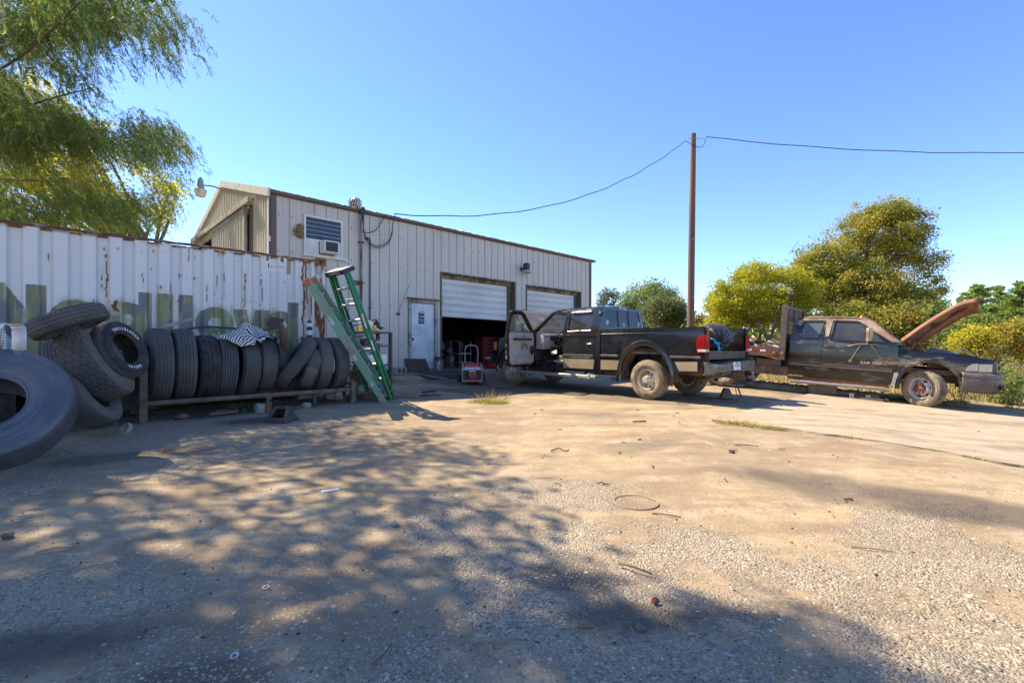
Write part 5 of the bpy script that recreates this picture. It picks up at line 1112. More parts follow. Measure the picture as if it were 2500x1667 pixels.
AMB = mat('amber_lens', (.55, .17, .02), .3)
TIREV = mat('dusty_tyre_rubber', (.21, .155, .095), .85, col2=(.31, .235, .15), sc=4, dirt=(.05, .043, .037), dsc=5, dpos=.60, dw=.2, bump=.2, bsc=120)
RIM = mat('dirty_alloy_rim', (.66, .62, .55), .35, .35, col2=(.50, .42, .30), sc=3.5, dirt=(.30, .20, .12), dsc=4, dpos=.58, dw=.25)
def circ(cx, cz, r, n=40, a0=0, a1=2*PI): return [(cx+r*math.cos(a), cz+r*math.sin(a)) for a in np.linspace(a0, a1, n+1)[:-1]]
def wheel(parent, pos, face, Rr, W, rim, style, dish='flat', steer=0, rm=None, hubm=None, tyrem=None):
    """face +1: outer face looks to +Y of the vehicle, -1: to -Y"""
    w = thing('wheel', None, None, pos); w.parent = parent
    w.rotation_euler = (Matrix.Rotation(steer, 3, 'Z') @ (Matrix.Rotation(R(-90), 3, 'X') if face > 0 else Matrix.Rotation(R(90), 3, 'X'))).to_euler()
    tyre_parts(w, (Rr, W, rim, style, .009), tyrem or TIREV, tyrem or TIREV)
    rm = rm or RIM; hubm = hubm or RIM; h = W/2
    mb = MB(); mb.lathe([(rim+.012, h*.80), (rim+.014, h*.86), (rim-.004, h*.86), (rim-.02, h*.62), (rim-.03, h*.2), (rim-.03, -h*.8), (rim+.01, -h*.85)], 48)
    if dish == 'flat': zf = lambda r: h*.30+.028*math.cos(min(r/(rim-.03), 1)*PI)
    elif dish == 'out': zf = lambda r: h*.15+.085*(1-sstep(.45, 1, r/(rim-.03)))
    else: zf = lambda r: -h*.1-.10*(1-(r/(rim))**2)
    nh = 8 if dish == 'flat' else 6; hr = (.021 if dish == 'flat' else .026); hc_ = rim*.68 if dish == 'flat' else rim*.78
    holes = []
    for k in range(nh):
        a = 2*PI*k/nh+.2; cx, cy = hc_*math.cos(a), hc_*math.sin(a)
        st_ = 1.0 if dish == 'flat' else 1.5
        holes.append([(cx+hr*(math.cos(b)*math.cos(a)-st_*math.sin(b)*math.sin(a)), cy+hr*(math.cos(b)*math.sin(a)+st_*math.sin(b)*math.cos(a))) for b in np.linspace(0, 2*PI, 13)[:-1]])
    V, F = sheet(circ(0, 0, rim-.028, 48), holes, .022, lambda a, b: (a, b, zf(math.hypot(a, b))), .012, (0, 0, -1)); mb.add(V, F)
    mb.build('rim', rm, w, recalc=False)
    hb = MB(); z0 = zf(0)
    if dish == 'flat': hb.lathe([(rim*.46, z0-.03), (rim*.42, z0+.02), (rim*.36, z0+.045), (rim*.33, z0+.10), (rim*.29, z0+.115), (0, z0+.118)], 24)
    elif dish == 'out':
        hb.lathe([(rim*.55, z0-.006), (rim*.53, z0+.012), (rim*.30, z0+.012), (rim*.26, z0+.03), (rim*.16, z0+.03), (rim*.14, z0-.03), (0, z0-.03)], 24)
        for k in range(8): a = 2*PI*k/8; hb.lathe([(.017, z0+.01), (.017, z0+.04), (.0, z0+.042)], 6, off=(rim*.42*math.cos(a), rim*.42*math.sin(a), 0))
    else: hb.lathe([(.09, z0-.01), (.085, z0+.05), (0, z0+.05)], 20)
    hb.build('hub', hubm, w)
    bk_ = MB(); bk_.lathe([(0, -h*.5), (rim-.035, -h*.5), (rim-.035, -h*.55), (0, -h*.55)], 24); bk_.build('brake_drum', CHAS, w)
    return w
def mirror_y(V): return [Vector((v.x, -v.y, v.z)) for v in V]
def panelmesh(outline, holes, step, yf, side, flange=.03):
    V, F = sheet(outline, holes, step, lambda a, b: (a, yf(a, b)*side, b), flange, (0, -side, 0)); return V, F
def tumble(beltz, roofz, yb, yr, lowz, yl):
    def f(x, z):
        if z > beltz: t = (z-beltz)/(roofz-beltz); return yb-(yb-yr)*(t**1.15)
        t = (beltz-z)/(beltz-lowz); return yb+.022*math.sin(min(t, 1)*PI)-(yb-yl)*max(t, 0)**2.5
    return f
def seat(parent, x, y, m, zf=.62, w=.5):
    s = thing('seat', None, None); s.parent = parent
    mb = MB(); mb.box((x, y, zf+.1), (.52, w, .2), rotm(0, R(-6))); mb.build('cushion', m, s, bev=.05)
    mb = MB(); mb.box((x-.27, y, zf+.48), (.17, w, .62), rotm(0, R(-14))); mb.build('backrest', m, s, bev=.05)
    mb = MB(); mb.box((x-.36, y, zf+.88), (.11, .27, .18), rotm(0, R(-10))); mb.build('headrest', m, s, bev=.04)

# ------------------------------------------------------------------ black crew cab pickup
TH = R(130); hd = Vector((math.cos(TH), math.sin(TH), 0)); lf = Vector((-math.sin(TH), math.cos(TH), 0)); HW = .95
T1 = Vector((2.80, 9.70, 0))-lf*HW
pk = thing('pickup_truck', 'dusty black and tan crew cab pickup with open hood and driver door before the shop', 'pickup truck', tuple(T1+Vector((0, 0, .005))), (0, R(-.2), TH))
yb = tumble(1.40, 2.03, .915, .735, .55, .885)
ybed = lambda x, z: .925+.012*math.sin(min(max((z-.6)/.85, 0), 1)*PI)-(.02*max(0, (z-1.40)/.09) if z > 1.40 else 0)
flare_c = (.07, .40)
# bed sides
arch = [(.07+.585*math.cos(a), .50+.63*math.sin(a)) for a in np.linspace(PI, 0, 19)]
bed_out = [(-1.28, .60), (-1.28, 1.30), (-1.25, 1.485), (1.20, 1.485), (1.20, .56)]+[(.655, .56)]+[(p[0], max(p[1], .56)) for p in arch[::-1]]+[(-.515, .56)]
def clean(l):
    o = []
    for p in l:
        if not o or math.hypot(p[0]-o[-1][0], p[1]-o[-1][1]) > .004: o.append(p)
    return o
bed_out = clean(bed_out)
bed = thing('bed', None, None); bed.parent = pk
for s in (1, -1):
    V, F = panelmesh(bed_out, [], .085, ybed, s); mb = MB(); mb.add(V, F); mb.build('side_panel', PAINT, bed, recalc=False, deg=40)
    mb = MB()   # rail cap and inner wall
    mb.prism([(s*.905, 1.487), (s*.905, 1.50), (s*.80, 1.50), (s*.79, 1.47), (s*.80, 1.05), (s*.83, 1.05), (s*.83, 1.46)], 'x', -1.24, 1.19); mb.build('bed_rail', PAINT, bed)
    mb = MB()   # flare: lip round the arch
    P = []
    for a in np.linspace(PI+.25, -.25, 30):
        for (r1, r2, dy) in ((.585, .63, .010), (.60, .645, .034), (.65, .695, .036), (.71, .755, .008)): P.append((.07+r1*math.cos(a), s*(.925+dy), .50+r2*math.sin(a)))
    mb.add(P, [(i*4+k, (i+1)*4+k, (i+1)*4+k+1, i*4+k+1) for i in range(29) for k in range(3)]); mb.build('wheel_flare', PAINT, bed, deg=60)
    mb = MB()
    for i, a in enumerate(np.linspace(PI+.2, -.2, 24)):
        for dy in (.93, .55): mb.v.append((.07+.59*math.cos(a), s*dy, .50+.635*math.sin(a)))
    mb.f += [(2*i, 2*i+2, 2*i+3, 2*i+1) for i in range(23)]; mb.m += [0]*23; mb.build('wheel_well', CHAS, bed)
    mb = MB(); mb.prism([(s*.944, .875), (s*.962, .885), (s*.964, .915), (s*.944, .925)], 'x', .72, 1.19); mb.build('moulding', TRIM, bed)
    mb = MB(); mb.prism([(s*.944, .885), (s*.960, .893), (s*.962, .925), (s*.944, .932)], 'x', -1.20, -.56); mb.build('moulding', TRIM, bed)
    mb = MB(); mb.prism([(.69, .59), (1.195, .58), (1.195, .80), (.665, .80)], 'y', s*.938, s*.951); mb.build('tan_panel', TAN, bed)
    mb = MB(); mb.prism([(-.76, .635), (-1.14, .645), (-1.14, .825), (-.665, .81)], 'y', s*.938, s*.951); mb.build('tan_panel', TAN, bed)
    mb = MB(); mb.prism([(s*.938, 1.383), (s*.951, 1.392), (s*.938, 1.40)], 'x', -1.25, 1.19); mb.build('crease', mat('polished_crease', (.02, .02, .02), .12, coat=1) if 'polished_crease' not in bpy.data.materials else bpy.data.materials['polished_crease'], bed)
    mb = MB(); V, F = sheet([(-1.285, 1.0), (-1.285, 1.30), (-1.27, 1.345), (-1.17, 1.33), (-1.12, 1.24), (-1.12, 1.06), (-1.15, .99)], [], .05, lambda a, b: (a, s*(.946+.012*math.sin((b-1)*6)), b), .05, (0, -s, 0)); mb.add(V, F)
    mb.bx(-1.30, -1.281, min(s*.80, s*.95), max(s*.80, s*.95), 1.0, 1.345); tl = mb.build('tail_light', REDL, bed, recalc=False)
    mb = MB(); mb.bx(-1.306, -1.15, min(s*.955, s*.966), max(s*.955, s*.966), 1.02, 1.065); mb.bx(-1.308, -1.301, min(s*.82, s*.95), max(s*.82, s*.95), 1.02, 1.065); mb.build('reverse_lens', CLR, tl)
    mb = MB(); mb.bx(-1.295, -1.24, min(s*.79, s*.90), max(s*.79, s*.90), 1.346, 1.485); mb.build('rear_pillar', PAINT, bed); mb = MB(); mb.bx(-1.29, -1.24, min(s*.79, s*.93), max(s*.79, s*.93), .62, .999); mb.build('rear_pillar', PAINT, bed)
mb = MB(); mb.lathe([(.0, 0), (.088, 0), (.09, .006), (.0, .006)], 28, rotm(R(-90)), off=(.76, .944, 1.06)); mb.build('fuel_lid', PAINT, bed)
mb = MB(); mb.bx(-1.24, 1.19, -.79, .79, .95, 1.0)
for k in range(9): mb.bx(-1.24, 1.19, -.75+.185*k, -.68+.185*k, 1.0, 1.014)
mb.build('bed_floor', mat('bed_liner', (.03, .03, .03), .7, dirt=(.22, .17, .12), dpos=.5, dw=.4), bed)
mb = MB(); mb.bx(1.16, 1.20, -.9, .9, .58, 1.485); mb.build('front_wall', PAINT, bed)
for x in (.07,):
    for s in (1, -1): mb = MB(); mb.bx(-.45, .6, min(s*.55, s*.79), max(s*.55, s*.79), 1.0, 1.22); mb.build('inner_arch', PAINT, bed, bev=.05)
mb = MB(); mb.bx(-1.275, -1.24, -.80, .80, .87, 1.00); mb.bx(-1.30, -1.24, -.78, .78, 1.001, 1.02); mb.build('rear_sill', TRIM, bed)
# bumper, hitch, plate
bm = thing('rear_bumper', None, None); bm.parent = pk
mb = MB(); prb = [(-.02, .83), (-.09, .83), (-.16, .80), (-.17, .74), (-.155, .70), (-.17, .66), (-.14, .60), (-.02, .60)]
def bump_pt(u, v):
    k = v*(len(prb)-1); i = min(int(k), len(prb)-2); f = k-i; a = prb[i][0]*(1-f)+prb[i+1][0]*f; z = prb[i][1]*(1-f)+prb[i+1][1]*f
    y = -1.04+2.08*u; e = max(0, abs(y)-.80)/.24; dip = .05*math.exp(-((y)/.22)**2)*(z < .72)
    return (-1.29+a*(1-.75*e**2)+.0, y, z+.02*e-.028*(y/1.04)+dip+.008*math.sin(y*9))
mb.grid(bump_pt, 40, 22); o = mb.build('bumper_bar', mat('dull_dark_chrome', (.20, .18, .16), .22, 1, col2=(.30, .27, .24), sc=3, dirt=(.13, .10, .075), dsc=3, dpos=.52, dw=.3), bm); md = o.modifiers.new('thick', 'SOLIDIFY'); md.thickness = .006
mb = MB(); mb.grid(lambda u, v: (-1.30-.125*v*(1-.7*max(0, abs(-1+2*u)-.78)**2*10), -1.0+2.0*u, .842-.028*(-1+2*u)), 24, 3); mb.build('step_pad', M['plastic'], bm)
pl = thing('license_plate', None, None); pl.parent = pk
mb = MB(); mb.box((-1.468, .02, .735), (.006, .31, .16), rotm(0, R(6))); mb.build('plate', mat('white_plate', (.72, .73, .74), .4), pl, bev=.004)
bkp = mat('black_print', (.02, .02, .025), .6)
def ptext(txt, size, y, z, par, x=-1.473, bold=.001):
    me = textmesh(txt, size, .0006, bold); tmesh(me, lambda c: (x-c.z-.1*(c.y+z-.735), y-c.x, z+c.y)); link('lettering', me, bkp, par)
ptext('Z\u00b70470', .085, .02, .72, pl); ptext('TEXAS', .04, .02, .787, pl)
mb = MB(); mb.bar((-1.30, 0, .52), (-1.62, 0, .50), .07, .07); mb.build('hitch_bar', CHAS, pk)
mb = MB(); mb.lathe([(0, .62), (.028, .61), (.032, .585), (.02, .56), (.03, .535), (0, .53)], 14, off=(-1.58, -.42, .0)); mb.box((-1.56, -.42, .50), (.09, .09, .06)); mb.build('tow_ball', M['steel'], pk)
mb = MB(); mb.bar((-1.25, -.7, .54), (-1.25, .7, .54), .09, .09); mb.build('hitch_frame', CHAS, pk)
mb = MB(); mb.tube(smooth([(-1.46, .18, .60), (-1.50, .16, .45), (-1.56, .10, .22), (-1.58, .08, .12)], 6), .014, 6); mb.tube(smooth([(-1.50, .16, .34), (-1.52, .15, .15), (-1.51, .15, .0)], 4), .008, 5); mb.build('trailer_cable', M['plastic'], pk)
# cab shell
cab = thing('cab', None, None); cab.parent = pk
cabo = [(1.235, .58), (1.235, 1.40), (1.30, 2.0), (1.38, 2.045), (2.35, 2.055), (2.78, 2.03), (2.98, 1.965), (3.62, 1.47), (3.66, 1.35), (3.66, .58)]
rwin = [(1.535, 1.49), (1.575, 1.94), (1.60, 1.955), (2.26, 1.955), (2.285, 1.93), (2.265, 1.475)]
rdoor = [(1.43, .56), (1.395, .90), (1.40, 1.40), (1.475, 1.985), (2.385, 1.995), (2.405, 1.96), (2.395, .56)]
fopen = [(2.425, .66), (2.425, 1.975), (2.45, 1.99), (2.86, 1.965), (2.96, 1.93), (3.44, 1.53), (3.49, 1.42), (3.51, 1.05), (3.44, .74), (3.34, .66)]
fwin = [(2.49, 1.48), (2.49, 1.925), (2.85, 1.92), (2.92, 1.885), (3.36, 1.53), (3.34, 1.48)]
V, F = panelmesh(cabo, [rdoor, fopen], .075, yb, 1); mb = MB(); mb.add(V, F); mb.build('cab_side', PAINT, cab, recalc=False, deg=40)
V, F = panelmesh(cabo, [rwin, fwin], .085, yb, -1); mb = MB(); mb.add(V, F); mb.build('cab_side', PAINT, cab, recalc=False, deg=40)
def inset(poly, d):
    cx = sum(p[0] for p in poly)/len(poly); cz = sum(p[1] for p in poly)/len(poly); return [(p[0]+(cx-p[0])*d, p[1]+(cz-p[1])*d) for p in poly]
rd = thing('rear_door', None, None); rd.parent = pk
V, F = panelmesh(inset(rdoor, .008), [rwin], .06, lambda a, b: yb(a, b)+.004, 1, .06); mb = MB(); mb.add(V, F); mb.build('door_skin', PAINT, rd, recalc=False, deg=40)
mb = MB(); V, F = sheet(rwin, [], .12, lambda a, b: (a, yb(a, b)-.012, b)); mb.add(V, F); mb.build('window', TINT, rd, recalc=False)
mb = MB(); mb.tube([(x, yb(x, 1.475)+.008, z) for x, z in ((1.53, 1.485), (2.27, 1.47))], .011, 6); mb.build('window_trim', M['chrome'], rd)
mb = MB(); mb.grid(lambda u, v: (1.60+.66*u, yb(1.9, 1.95)+.012+.035*v, 1.975-.05*v), 4, 4); mb.build('rain_visor', M['plastic'], rd)
mb = MB(); mb.bx(1.44, 2.385, .925, .941, .872, .922); mb.bx(1.44, 2.385, .918, .932, .835, .855, 1); mb.build('moulding', [TRIM, M['chrome']], rd)
mb = MB(); mb.prism([(1.44, .575), (2.39, .575), (2.39, .80), (1.405, .80)], 'y', .905, .935); mb.build('tan_panel', TAN, rd)
mb = MB(); mb.box((1.535, .947, 1.16), (.16, .02, .03)); mb.box((1.535, .938, 1.16), (.17, .008, .07), mi=1); mb.build('handle', [M['chrome'], M['plastic']], rd, bev=.006)
mb = MB(); mb.prism([(.937, 1.372), (.948, 1.38), (.937, 1.388)], 'x', 1.41, 2.38); mb.build('crease', bpy.data.materials['polished_crease'], rd)
for s in (1, -1):
    mb = MB(); V, F = sheet(fwin if s < 0 else [(0, 0), (.01, 0), (0, .01)], [], .12, lambda a, b: (a, s*(yb(a, b)-.012), b)); mb.add(V, F)
    if s < 0: mb.build('window', MILK, cab, recalc=False); mb = MB(); V, F = sheet(rwin, [], .12, lambda a, b: (a, -yb(a, b)+.012, b)); mb.add(V, F); mb.build('window', TINT, cab, recalc=False)
mb = MB()
def rooff(u, v):
    x = 1.30+1.66*u; y = -.745+1.49*v; e = (abs(y)/.745); z = 2.05+.045*(1-e**2)-.07*max(0, e-.85)/.15*.6
    z -= .055*max(0, (u-.72)/.28)**1.6+.03*max(0, (.12-u)/.12)**2; return (x, y, z)
mb.grid(rooff, 26, 24); mb.build('roof', PAINT, cab)
# rear wall, window
def rearx(y, z): return 1.232+.068*max(0, (z-1.40)/.6)-.028*(abs(y)/.9)**3*0+.05*max(0, (abs(y)-.72)/.2)**2
rw_o = [(-.90, .62), (-.915, 1.40), (-.745, 2.035), (.745, 2.035), (.915, 1.40), (.90, .62)]
rw_h = [(-.70, 1.56), (-.66, 1.90), (-.60, 1.965), (.60, 1.965), (.66, 1.90), (.70, 1.56)]
V, F = sheet(rw_o, [rw_h], .08, lambda a, b: (rearx(a, b), a, b), .04, (1, 0, 0)); mb = MB(); mb.add(V, F); mb.build('rear_wall', PAINT, cab, recalc=False)
for (ya, yz) in ((.715, .215), (.205, -.205), (-.215, -.715)):
    lo = [(min(max(ya, -.70), .70), 1.56), (min(max(ya, -.61), .61), 1.965), (min(max(yz, -.61), .61), 1.965), (min(max(yz, -.70), .70), 1.56)]
    V, F = sheet(lo, [], .1, lambda a, b: (rearx(a, b)+.012, a, b)); mb = MB(); mb.add(V, F); mb.build('rear_window', TINT, cab, recalc=False)
for y in (.21, -.21): mb = MB(); mb.bar((rearx(y, 1.56)+.004, y, 1.56), (rearx(y, 1.965)+.004, y, 1.965), .012, .012); mb.build('window_bar', M['plastic'], cab)
mb = MB(); mb.bx(rearx(0, 2.02)-.016, rearx(0, 2.02)+.004, -.07, .07, 2.0, 2.045); bl = mb.build('brake_light', REDL, cab)
for s in (1, -1): mb = MB(); mb.bx(rearx(0, 2.02)-.016, rearx(0, 2.02)+.004, min(s*.071, s*.14), max(s*.071, s*.14), 2.0, 2.045); mb.build('cargo_lens', CLR, bl)
stw = mat('sticker_white', (.66, .66, .68), .5, col2=(.35, .36, .40), sc=45)
for (y, z, kind) in ((.62, 1.67, 'o'), (-.62, 1.655, 'o'), (.02, 1.625, 'r')):
    mb = MB()
    if kind == 'o': mb.lathe([(0, 0), (.052, 0)], 22, rotm(0, R(-90)) @ Matrix(((1.25, 0, 0), (0, 1, 0), (0, 0, 1))), off=(rearx(y, z)+.004, y, z))
    else: mb.add([(rearx(y, z)+.003, y+.065, z-.045), (rearx(y, z)+.003, y-.065, z-.045), (rearx(y, z)+.01, y-.065, z+.045), (rearx(y, z)+.01, y+.065, z+.045)], [(0, 1, 2, 3)]); mb.add([(rearx(y, z)+.001, y+.055, z-.035), (rearx(y, z)+.001, y+.005, z-.035), (rearx(y, z)+.008, y+.005, z+.035), (rearx(y, z)+.008, y+.055, z+.035)], [(0, 1, 2, 3)], 1)
    mb.build('sticker', [stw, mat('sticker_purple', (.10, .03, .30), .5) if 'sticker_purple' not in bpy.data.materials else bpy.data.materials['sticker_purple']], cab)
mb = MB(); mb.lathe([(0, .07), (.03, .065), (.06, .03), (.065, 0), (0, -.01)], 14, rotm(R(-70)), off=(1.28, .82, 1.86)); mb.build('corner_dome', M['plastic'], cab)
# windshield, cowl, floor, firewall
def wsf(u, v): y = -.72+1.44*u; w_ = y*(1+.16*(1-v)); return (3.60-.66*v-.10*(abs(y)/.72)**2*(1-.4*v), w_, 1.46+.53*v)
mb = MB(); mb.grid(wsf, 16, 8); mb.build('windshield', MILK, cab)
mb = MB(); mb.tube([wsf(0, 0), wsf(0, 1)], .03, 6); mb.tube([wsf(1, 0), wsf(1, 1)], .03, 6); mb.build('windshield_pillar', PAINT, cab)
mb = MB(); mb.bx(1.27, 3.5, -.86, .86, .60, .655); mb.build('cab_floor', mat('dark_carpet', (.035, .032, .03), .95), cab)
mb = MB(); mb.bx(3.52, 3.56, -.87, .87, .6, 1.44); mb.bx(3.50, 3.70, -.86, .86, 1.36, 1.44); mb.build('firewall', M['plastic'], cab)
mb = MB(); mb.bx(1.24, 3.64, .84, .885, .50, .575); mb.bx(1.24, 3.64, -.885, -.84, .50, .575); mb.build('rocker', PAINT, cab)
mb = MB(); mb.prism([(3.22, 1.02), (3.50, 1.02), (3.50, 1.42), (3.40, 1.455), (3.24, 1.40), (3.16, 1.28), (3.20, 1.12)], 'y', -.84, .84); mb.build('dashboard', GREY, cab, bev=.03)
mb = MB(); mb.bx(3.148, 3.19, .30, .62, 1.24, 1.37); mb.bx(3.14, 3.19, -.12, .14, 1.08, 1.36); mb.build('instrument_panel', M['plastic'], cab, bev=.01)
mb = MB(); mb.bx(3.30, 3.49, -.2, .25, .66, 1.02); mb.build('console', M['plastic'], cab)
Ms = rotm(0, R(62)); st_ = thing('steering_wheel', None, None); st_.parent = pk
cen = Vector((2.98, .42, 1.30)); mb = MB(); mb.tube([cen+Ms @ Vector((.195*math.cos(a), .195*math.sin(a), 0)) for a in np.linspace(0, 2*PI, 33)[:-1]], .017, 8, closed=True); mb.build('wheel_rim', M['plastic'], st_)
mb = MB(); mb.box(cen+Ms @ Vector((0, 0, -.02)), (.14, .17, .07), Ms)
for a in (.3, PI-.3, -PI/2): mb.bar(cen+Ms @ Vector((.05*math.cos(a+PI/2), .05*math.sin(a+PI/2), -.02)), cen+Ms @ Vector((.19*math.cos(a+PI/2), .19*math.sin(a+PI/2), 0)), .035, .02)
mb.build('hub_pad', M['plastic'], st_, bev=.01)
mb = MB(); mb.tube([cen+Ms @ Vector((0, 0, -.03)), (3.24, .42, 1.16)], .04, 10); mb.tube([(3.1, .44, 1.26), (3.08, .62, 1.32)], .009, 6); mb.build('column', M['plastic'], st_)
SEATM = mat('grey_seat_cloth', (.13, .115, .10), .95, col2=(.09, .08, .07), sc=6)
for (x, y, w) in ((2.62, .42, .52), (2.62, -.42, .52), (1.72, .40, .6), (1.72, -.40, .6)): seat(pk, x, y, SEATM, .66, w)
mb = MB(); mb.bx(2.96, 3.0, -.14, .06, 1.845, 1.905); mb.tube([(2.98, -.04, 1.9), (3.03, -.04, 1.99)], .01, 6); mb.build('rear_mirror', mat('yellowish_mirror', (.40, .31, .10), .2), cab, bev=.01)
mb = MB(); mb.box((2.90, .42, 1.955), (.20, .5, .02), rotm(0, R(16))); mb.build('sun_visor', GREY, cab)
mb = MB(); mb.tube(smooth([(3.35, .78, 1.62), (3.30, .775, 1.70), (3.16, .765, 1.84), (3.10, .77, 1.86), (3.12, .74, 1.80), (3.26, .745, 1.66), (3.35, .78, 1.62)], 4), .018, 7); mb.build('grab_handle', M['plastic'], cab)
for k in range(16):
    mb = MB(); mb.tube(smooth([(3.15+random.uniform(-.1, .1), random.uniform(.1, .7), 1.05+random.uniform(-.15, .05)) for _ in range(4)], 5), random.uniform(.004, .009), 5); mb.build('loose_wire', M['plastic'], cab)
lm = lump('rag', None, None, .2, M['red'], (.09, .12, .05), (3.0, .70, .71)); lm.parent = pk
lm = lump('paper_bag', None, None, .25, GREY, (.16, .12, .05), (2.62, .78, .70)); lm.parent = pk
mb = MB(); mb.add([(2.75, .80, 1.02), (3.0, .76, .95), (2.92, .82, .88), (2.70, .84, .92)], [(0, 1, 2, 3)]); mb.build('loose_cloth', GREY, cab)
# open driver door
dh = Vector((3.53, .90, 0)); da = R(180-82)
dd = thing('front_door', None, None, tuple(dh), (0, 0, R(-82))); dd.parent = pk
# local frame: -X runs from the hinge to the latch edge, +Y is the painted side
ybd = lambda x, z: yb(0, z)-.90
dout = [(-.06, .60), (-.02, .80), (0, 1.05), (-.03, 1.44), (-.08, 1.52), (-.56, 1.93), (-.66, 1.975), (-1.08, 1.985), (-1.105, 1.96), (-1.10, .60), (-.9, .575), (-.2, .575)]
dwin = [(-.17, 1.49), (-.60, 1.86), (-.67, 1.90), (-1.03, 1.905), (-1.03, 1.47)]
V, F = sheet(dout, [dwin], .07, lambda a, b: (a, ybd(a, b), b), .06, (0, -1, 0)); mb = MB(); mb.add(V, F); mb.build('door_skin', PAINT, dd, recalc=False, deg=40)
V, F = sheet(inset(dout, .02), [dwin], .1, lambda a, b: (a, ybd(a, b)-.062, b)); mb = MB(); mb.add(V, F); mb.build('door_inner', PAINT, dd, recalc=False)
dp = [(-.10, .70), (-.07, .95), (-.08, 1.40), (-.14, 1.46), (-1.0, 1.46), (-1.03, 1.40), (-1.02, .70), (-.95, .64), (-.2, .64)]
V, F = sheet(dp, [], .06, lambda a, b: (a, ybd(a, b)-.085-.025*sstep(.62, .72, b)*(1-sstep(1.2, 1.45, b))-.02*sstep(.8, .92, 1-abs(b-.80)*1.0)*.0, b), .03, (0, 1, 0)); mb = MB(); mb.add(V, F); mb.build('door_panel', GREY, dd, recalc=False)
mb = MB(); mb.bx(-.92, -.25, -.18, -.085, 1.255, 1.31); mb.build('armrest', M['plastic'], dd, bev=.02)
mb = MB(); mb.tube(smooth([(-.62, -.125, 1.02), (-.60, -.15, 1.12), (-.52, -.155, 1.16), (-.44, -.15, 1.12), (-.42, -.125, 1.02)], 5), .012, 7); mb.build('pull_strap', M['plastic'], dd)
mb = MB(); mb.bx(-.80, -.30, -.16, -.10, .66, .84); mb.build('map_pocket', GREY, dd, bev=.02)
mb = MB(); mb.lathe([(0, .012), (.085, .012), (.09, 0)], 20, rotm(R(90)) @ Matrix(((.8, 0, 0), (0, 1.4, 0), (0, 0, 1))), off=(-.19, -.11, 1.0)); mb.build('speaker_grille', M['plastic'], dd)
mb = MB(); mb.box((-1.103, -.03, .83), (.004, .045, .10)); mb.build('sticker', M['white'], dd)
for z in (.95, 1.12): mb = MB(); mb.box((-1.104, -.03, z), (.012, .04, .07)); mb.build('latch', M['steel'], dd)
V, F = sheet(dwin, [], .1, lambda a, b: (a, ybd(a, b)-.03, b)); mb = MB(); mb.add(V, F); mb.build('window', glassmat('greenish_door_glass', (.20, .26, .21), .05, .34, dustamt=.2, dust=(.30, .36, .28)), dd, recalc=False)
mr = thing('door_mirror', None, None, (-.24, .12, 1.50)); mr.parent = dd
mb = MB(); mb.bx(-.055, .055, .05, .24, -.05, .22); mb.build('shell', M['plastic'], mr, bev=.02)
mb = MB(); mb.bx(-.062, -.056, .065, .225, -.03, .20); mb.build('mirror_glass', mat('mirror_glass', (.7, .75, .75), .05, 1), mr)
mb = MB(); mb.bar((0, -.12, .02), (0, .05, .05), .05, .04); mb.build('arm', M['plastic'], mr)
# front fenders, hood, grille
yf_ = lambda x, z: .925-.10*max(0, (x-4.9)/.4)**2-(.05*max(0, (z-1.20)/.17) if z > 1.2 else 0)
arf = [(4.43+.58*math.cos(a), .50+.60*math.sin(a)) for a in np.linspace(PI, 0, 17)]
fen = clean([(3.67, .58), (3.67, 1.42), (4.7, 1.375), (5.10, 1.30), (5.24, 1.20), (5.26, .86), (5.02, .60)]+[(p[0], max(p[1], .585)) for p in arf[::-1]])
for s in (1, -1):
    V, F = panelmesh(fen, [], .09, yf_, s); mb = MB(); mb.add(V, F); mb.build('front_fender', PAINT, pk, recalc=False, deg=40)
    mb = MB(); P = []
    for a in np.linspace(PI+.2, -.2, 26):
        for (r1, r2, dy) in ((.58, .60, .012), (.595, .615, .045), (.65, .67, .05), (.70, .72, .01)): P.append((4.43+r1*math.cos(a), s*(.915+dy), .50+r2*math.sin(a)))
    mb.add(P, [(i*4+k, (i+1)*4+k, (i+1)*4+k+1, i*4+k+1) for i in range(25) for k in range(3)]); mb.build('wheel_flare', PAINT, pk, deg=60)
    mb = MB()
    for i, a in enumerate(np.linspace(PI+.1, -.1, 22)):
        for dy in (.92, .45): mb.v.append((4.43+.585*math.cos(a), s*dy, .50+.605*math.sin(a)))
    mb.f += [(2*i, 2*i+2, 2*i+3, 2*i+1) for i in range(21)]; mb.m += [0]*21; mb.build('wheel_well', CHAS, pk)
    mb = MB(); mb.bx(5.20, 5.285, min(s*.60, s*.885), max(s*.60, s*.885), .98, 1.22); hl = mb.build('headlight', CLR, pk, bev=.02)
    mb = MB(); mb.bx(5.12, 5.25, min(s*.886, s*.91), max(s*.886, s*.91), .98, 1.22); mb.build('turn_signal', AMB, hl)
mb = MB(); mb.bx(5.22, 5.26, -.59, .59, .92, 1.26); mb.build('grille', M['chrome'], pk, bev=.01)
for k in range(5): mb = MB(); mb.bx(5.262, 5.275, -.56, .56, .95+.06*k, .975+.06*k); mb.build('grille_bar', M['plastic'], pk)
mb = MB(); mb.grid(lambda u, v: (5.30+.10*math.cos((u-.5)*2.2)-.02*abs(v-.5), -1.0+2.0*u, .58+.26*v), 24, 5); o = mb.build('front_bumper', M['plastic'], pk); o.modifiers.new('thick', 'SOLIDIFY').thickness = .03
mb = MB(); mb.bx(3.72, 5.2, -.62, .62, .85, 1.15); mb.bx(4.0, 4.9, -.35, .35, 1.15, 1.28); mb.build('engine', M['darkiron'], pk, bev=.05)
hd_ = thing('hood', None, None, (3.70, 0, 1.405), (0, R(-38), 0)); hd_.parent = pk
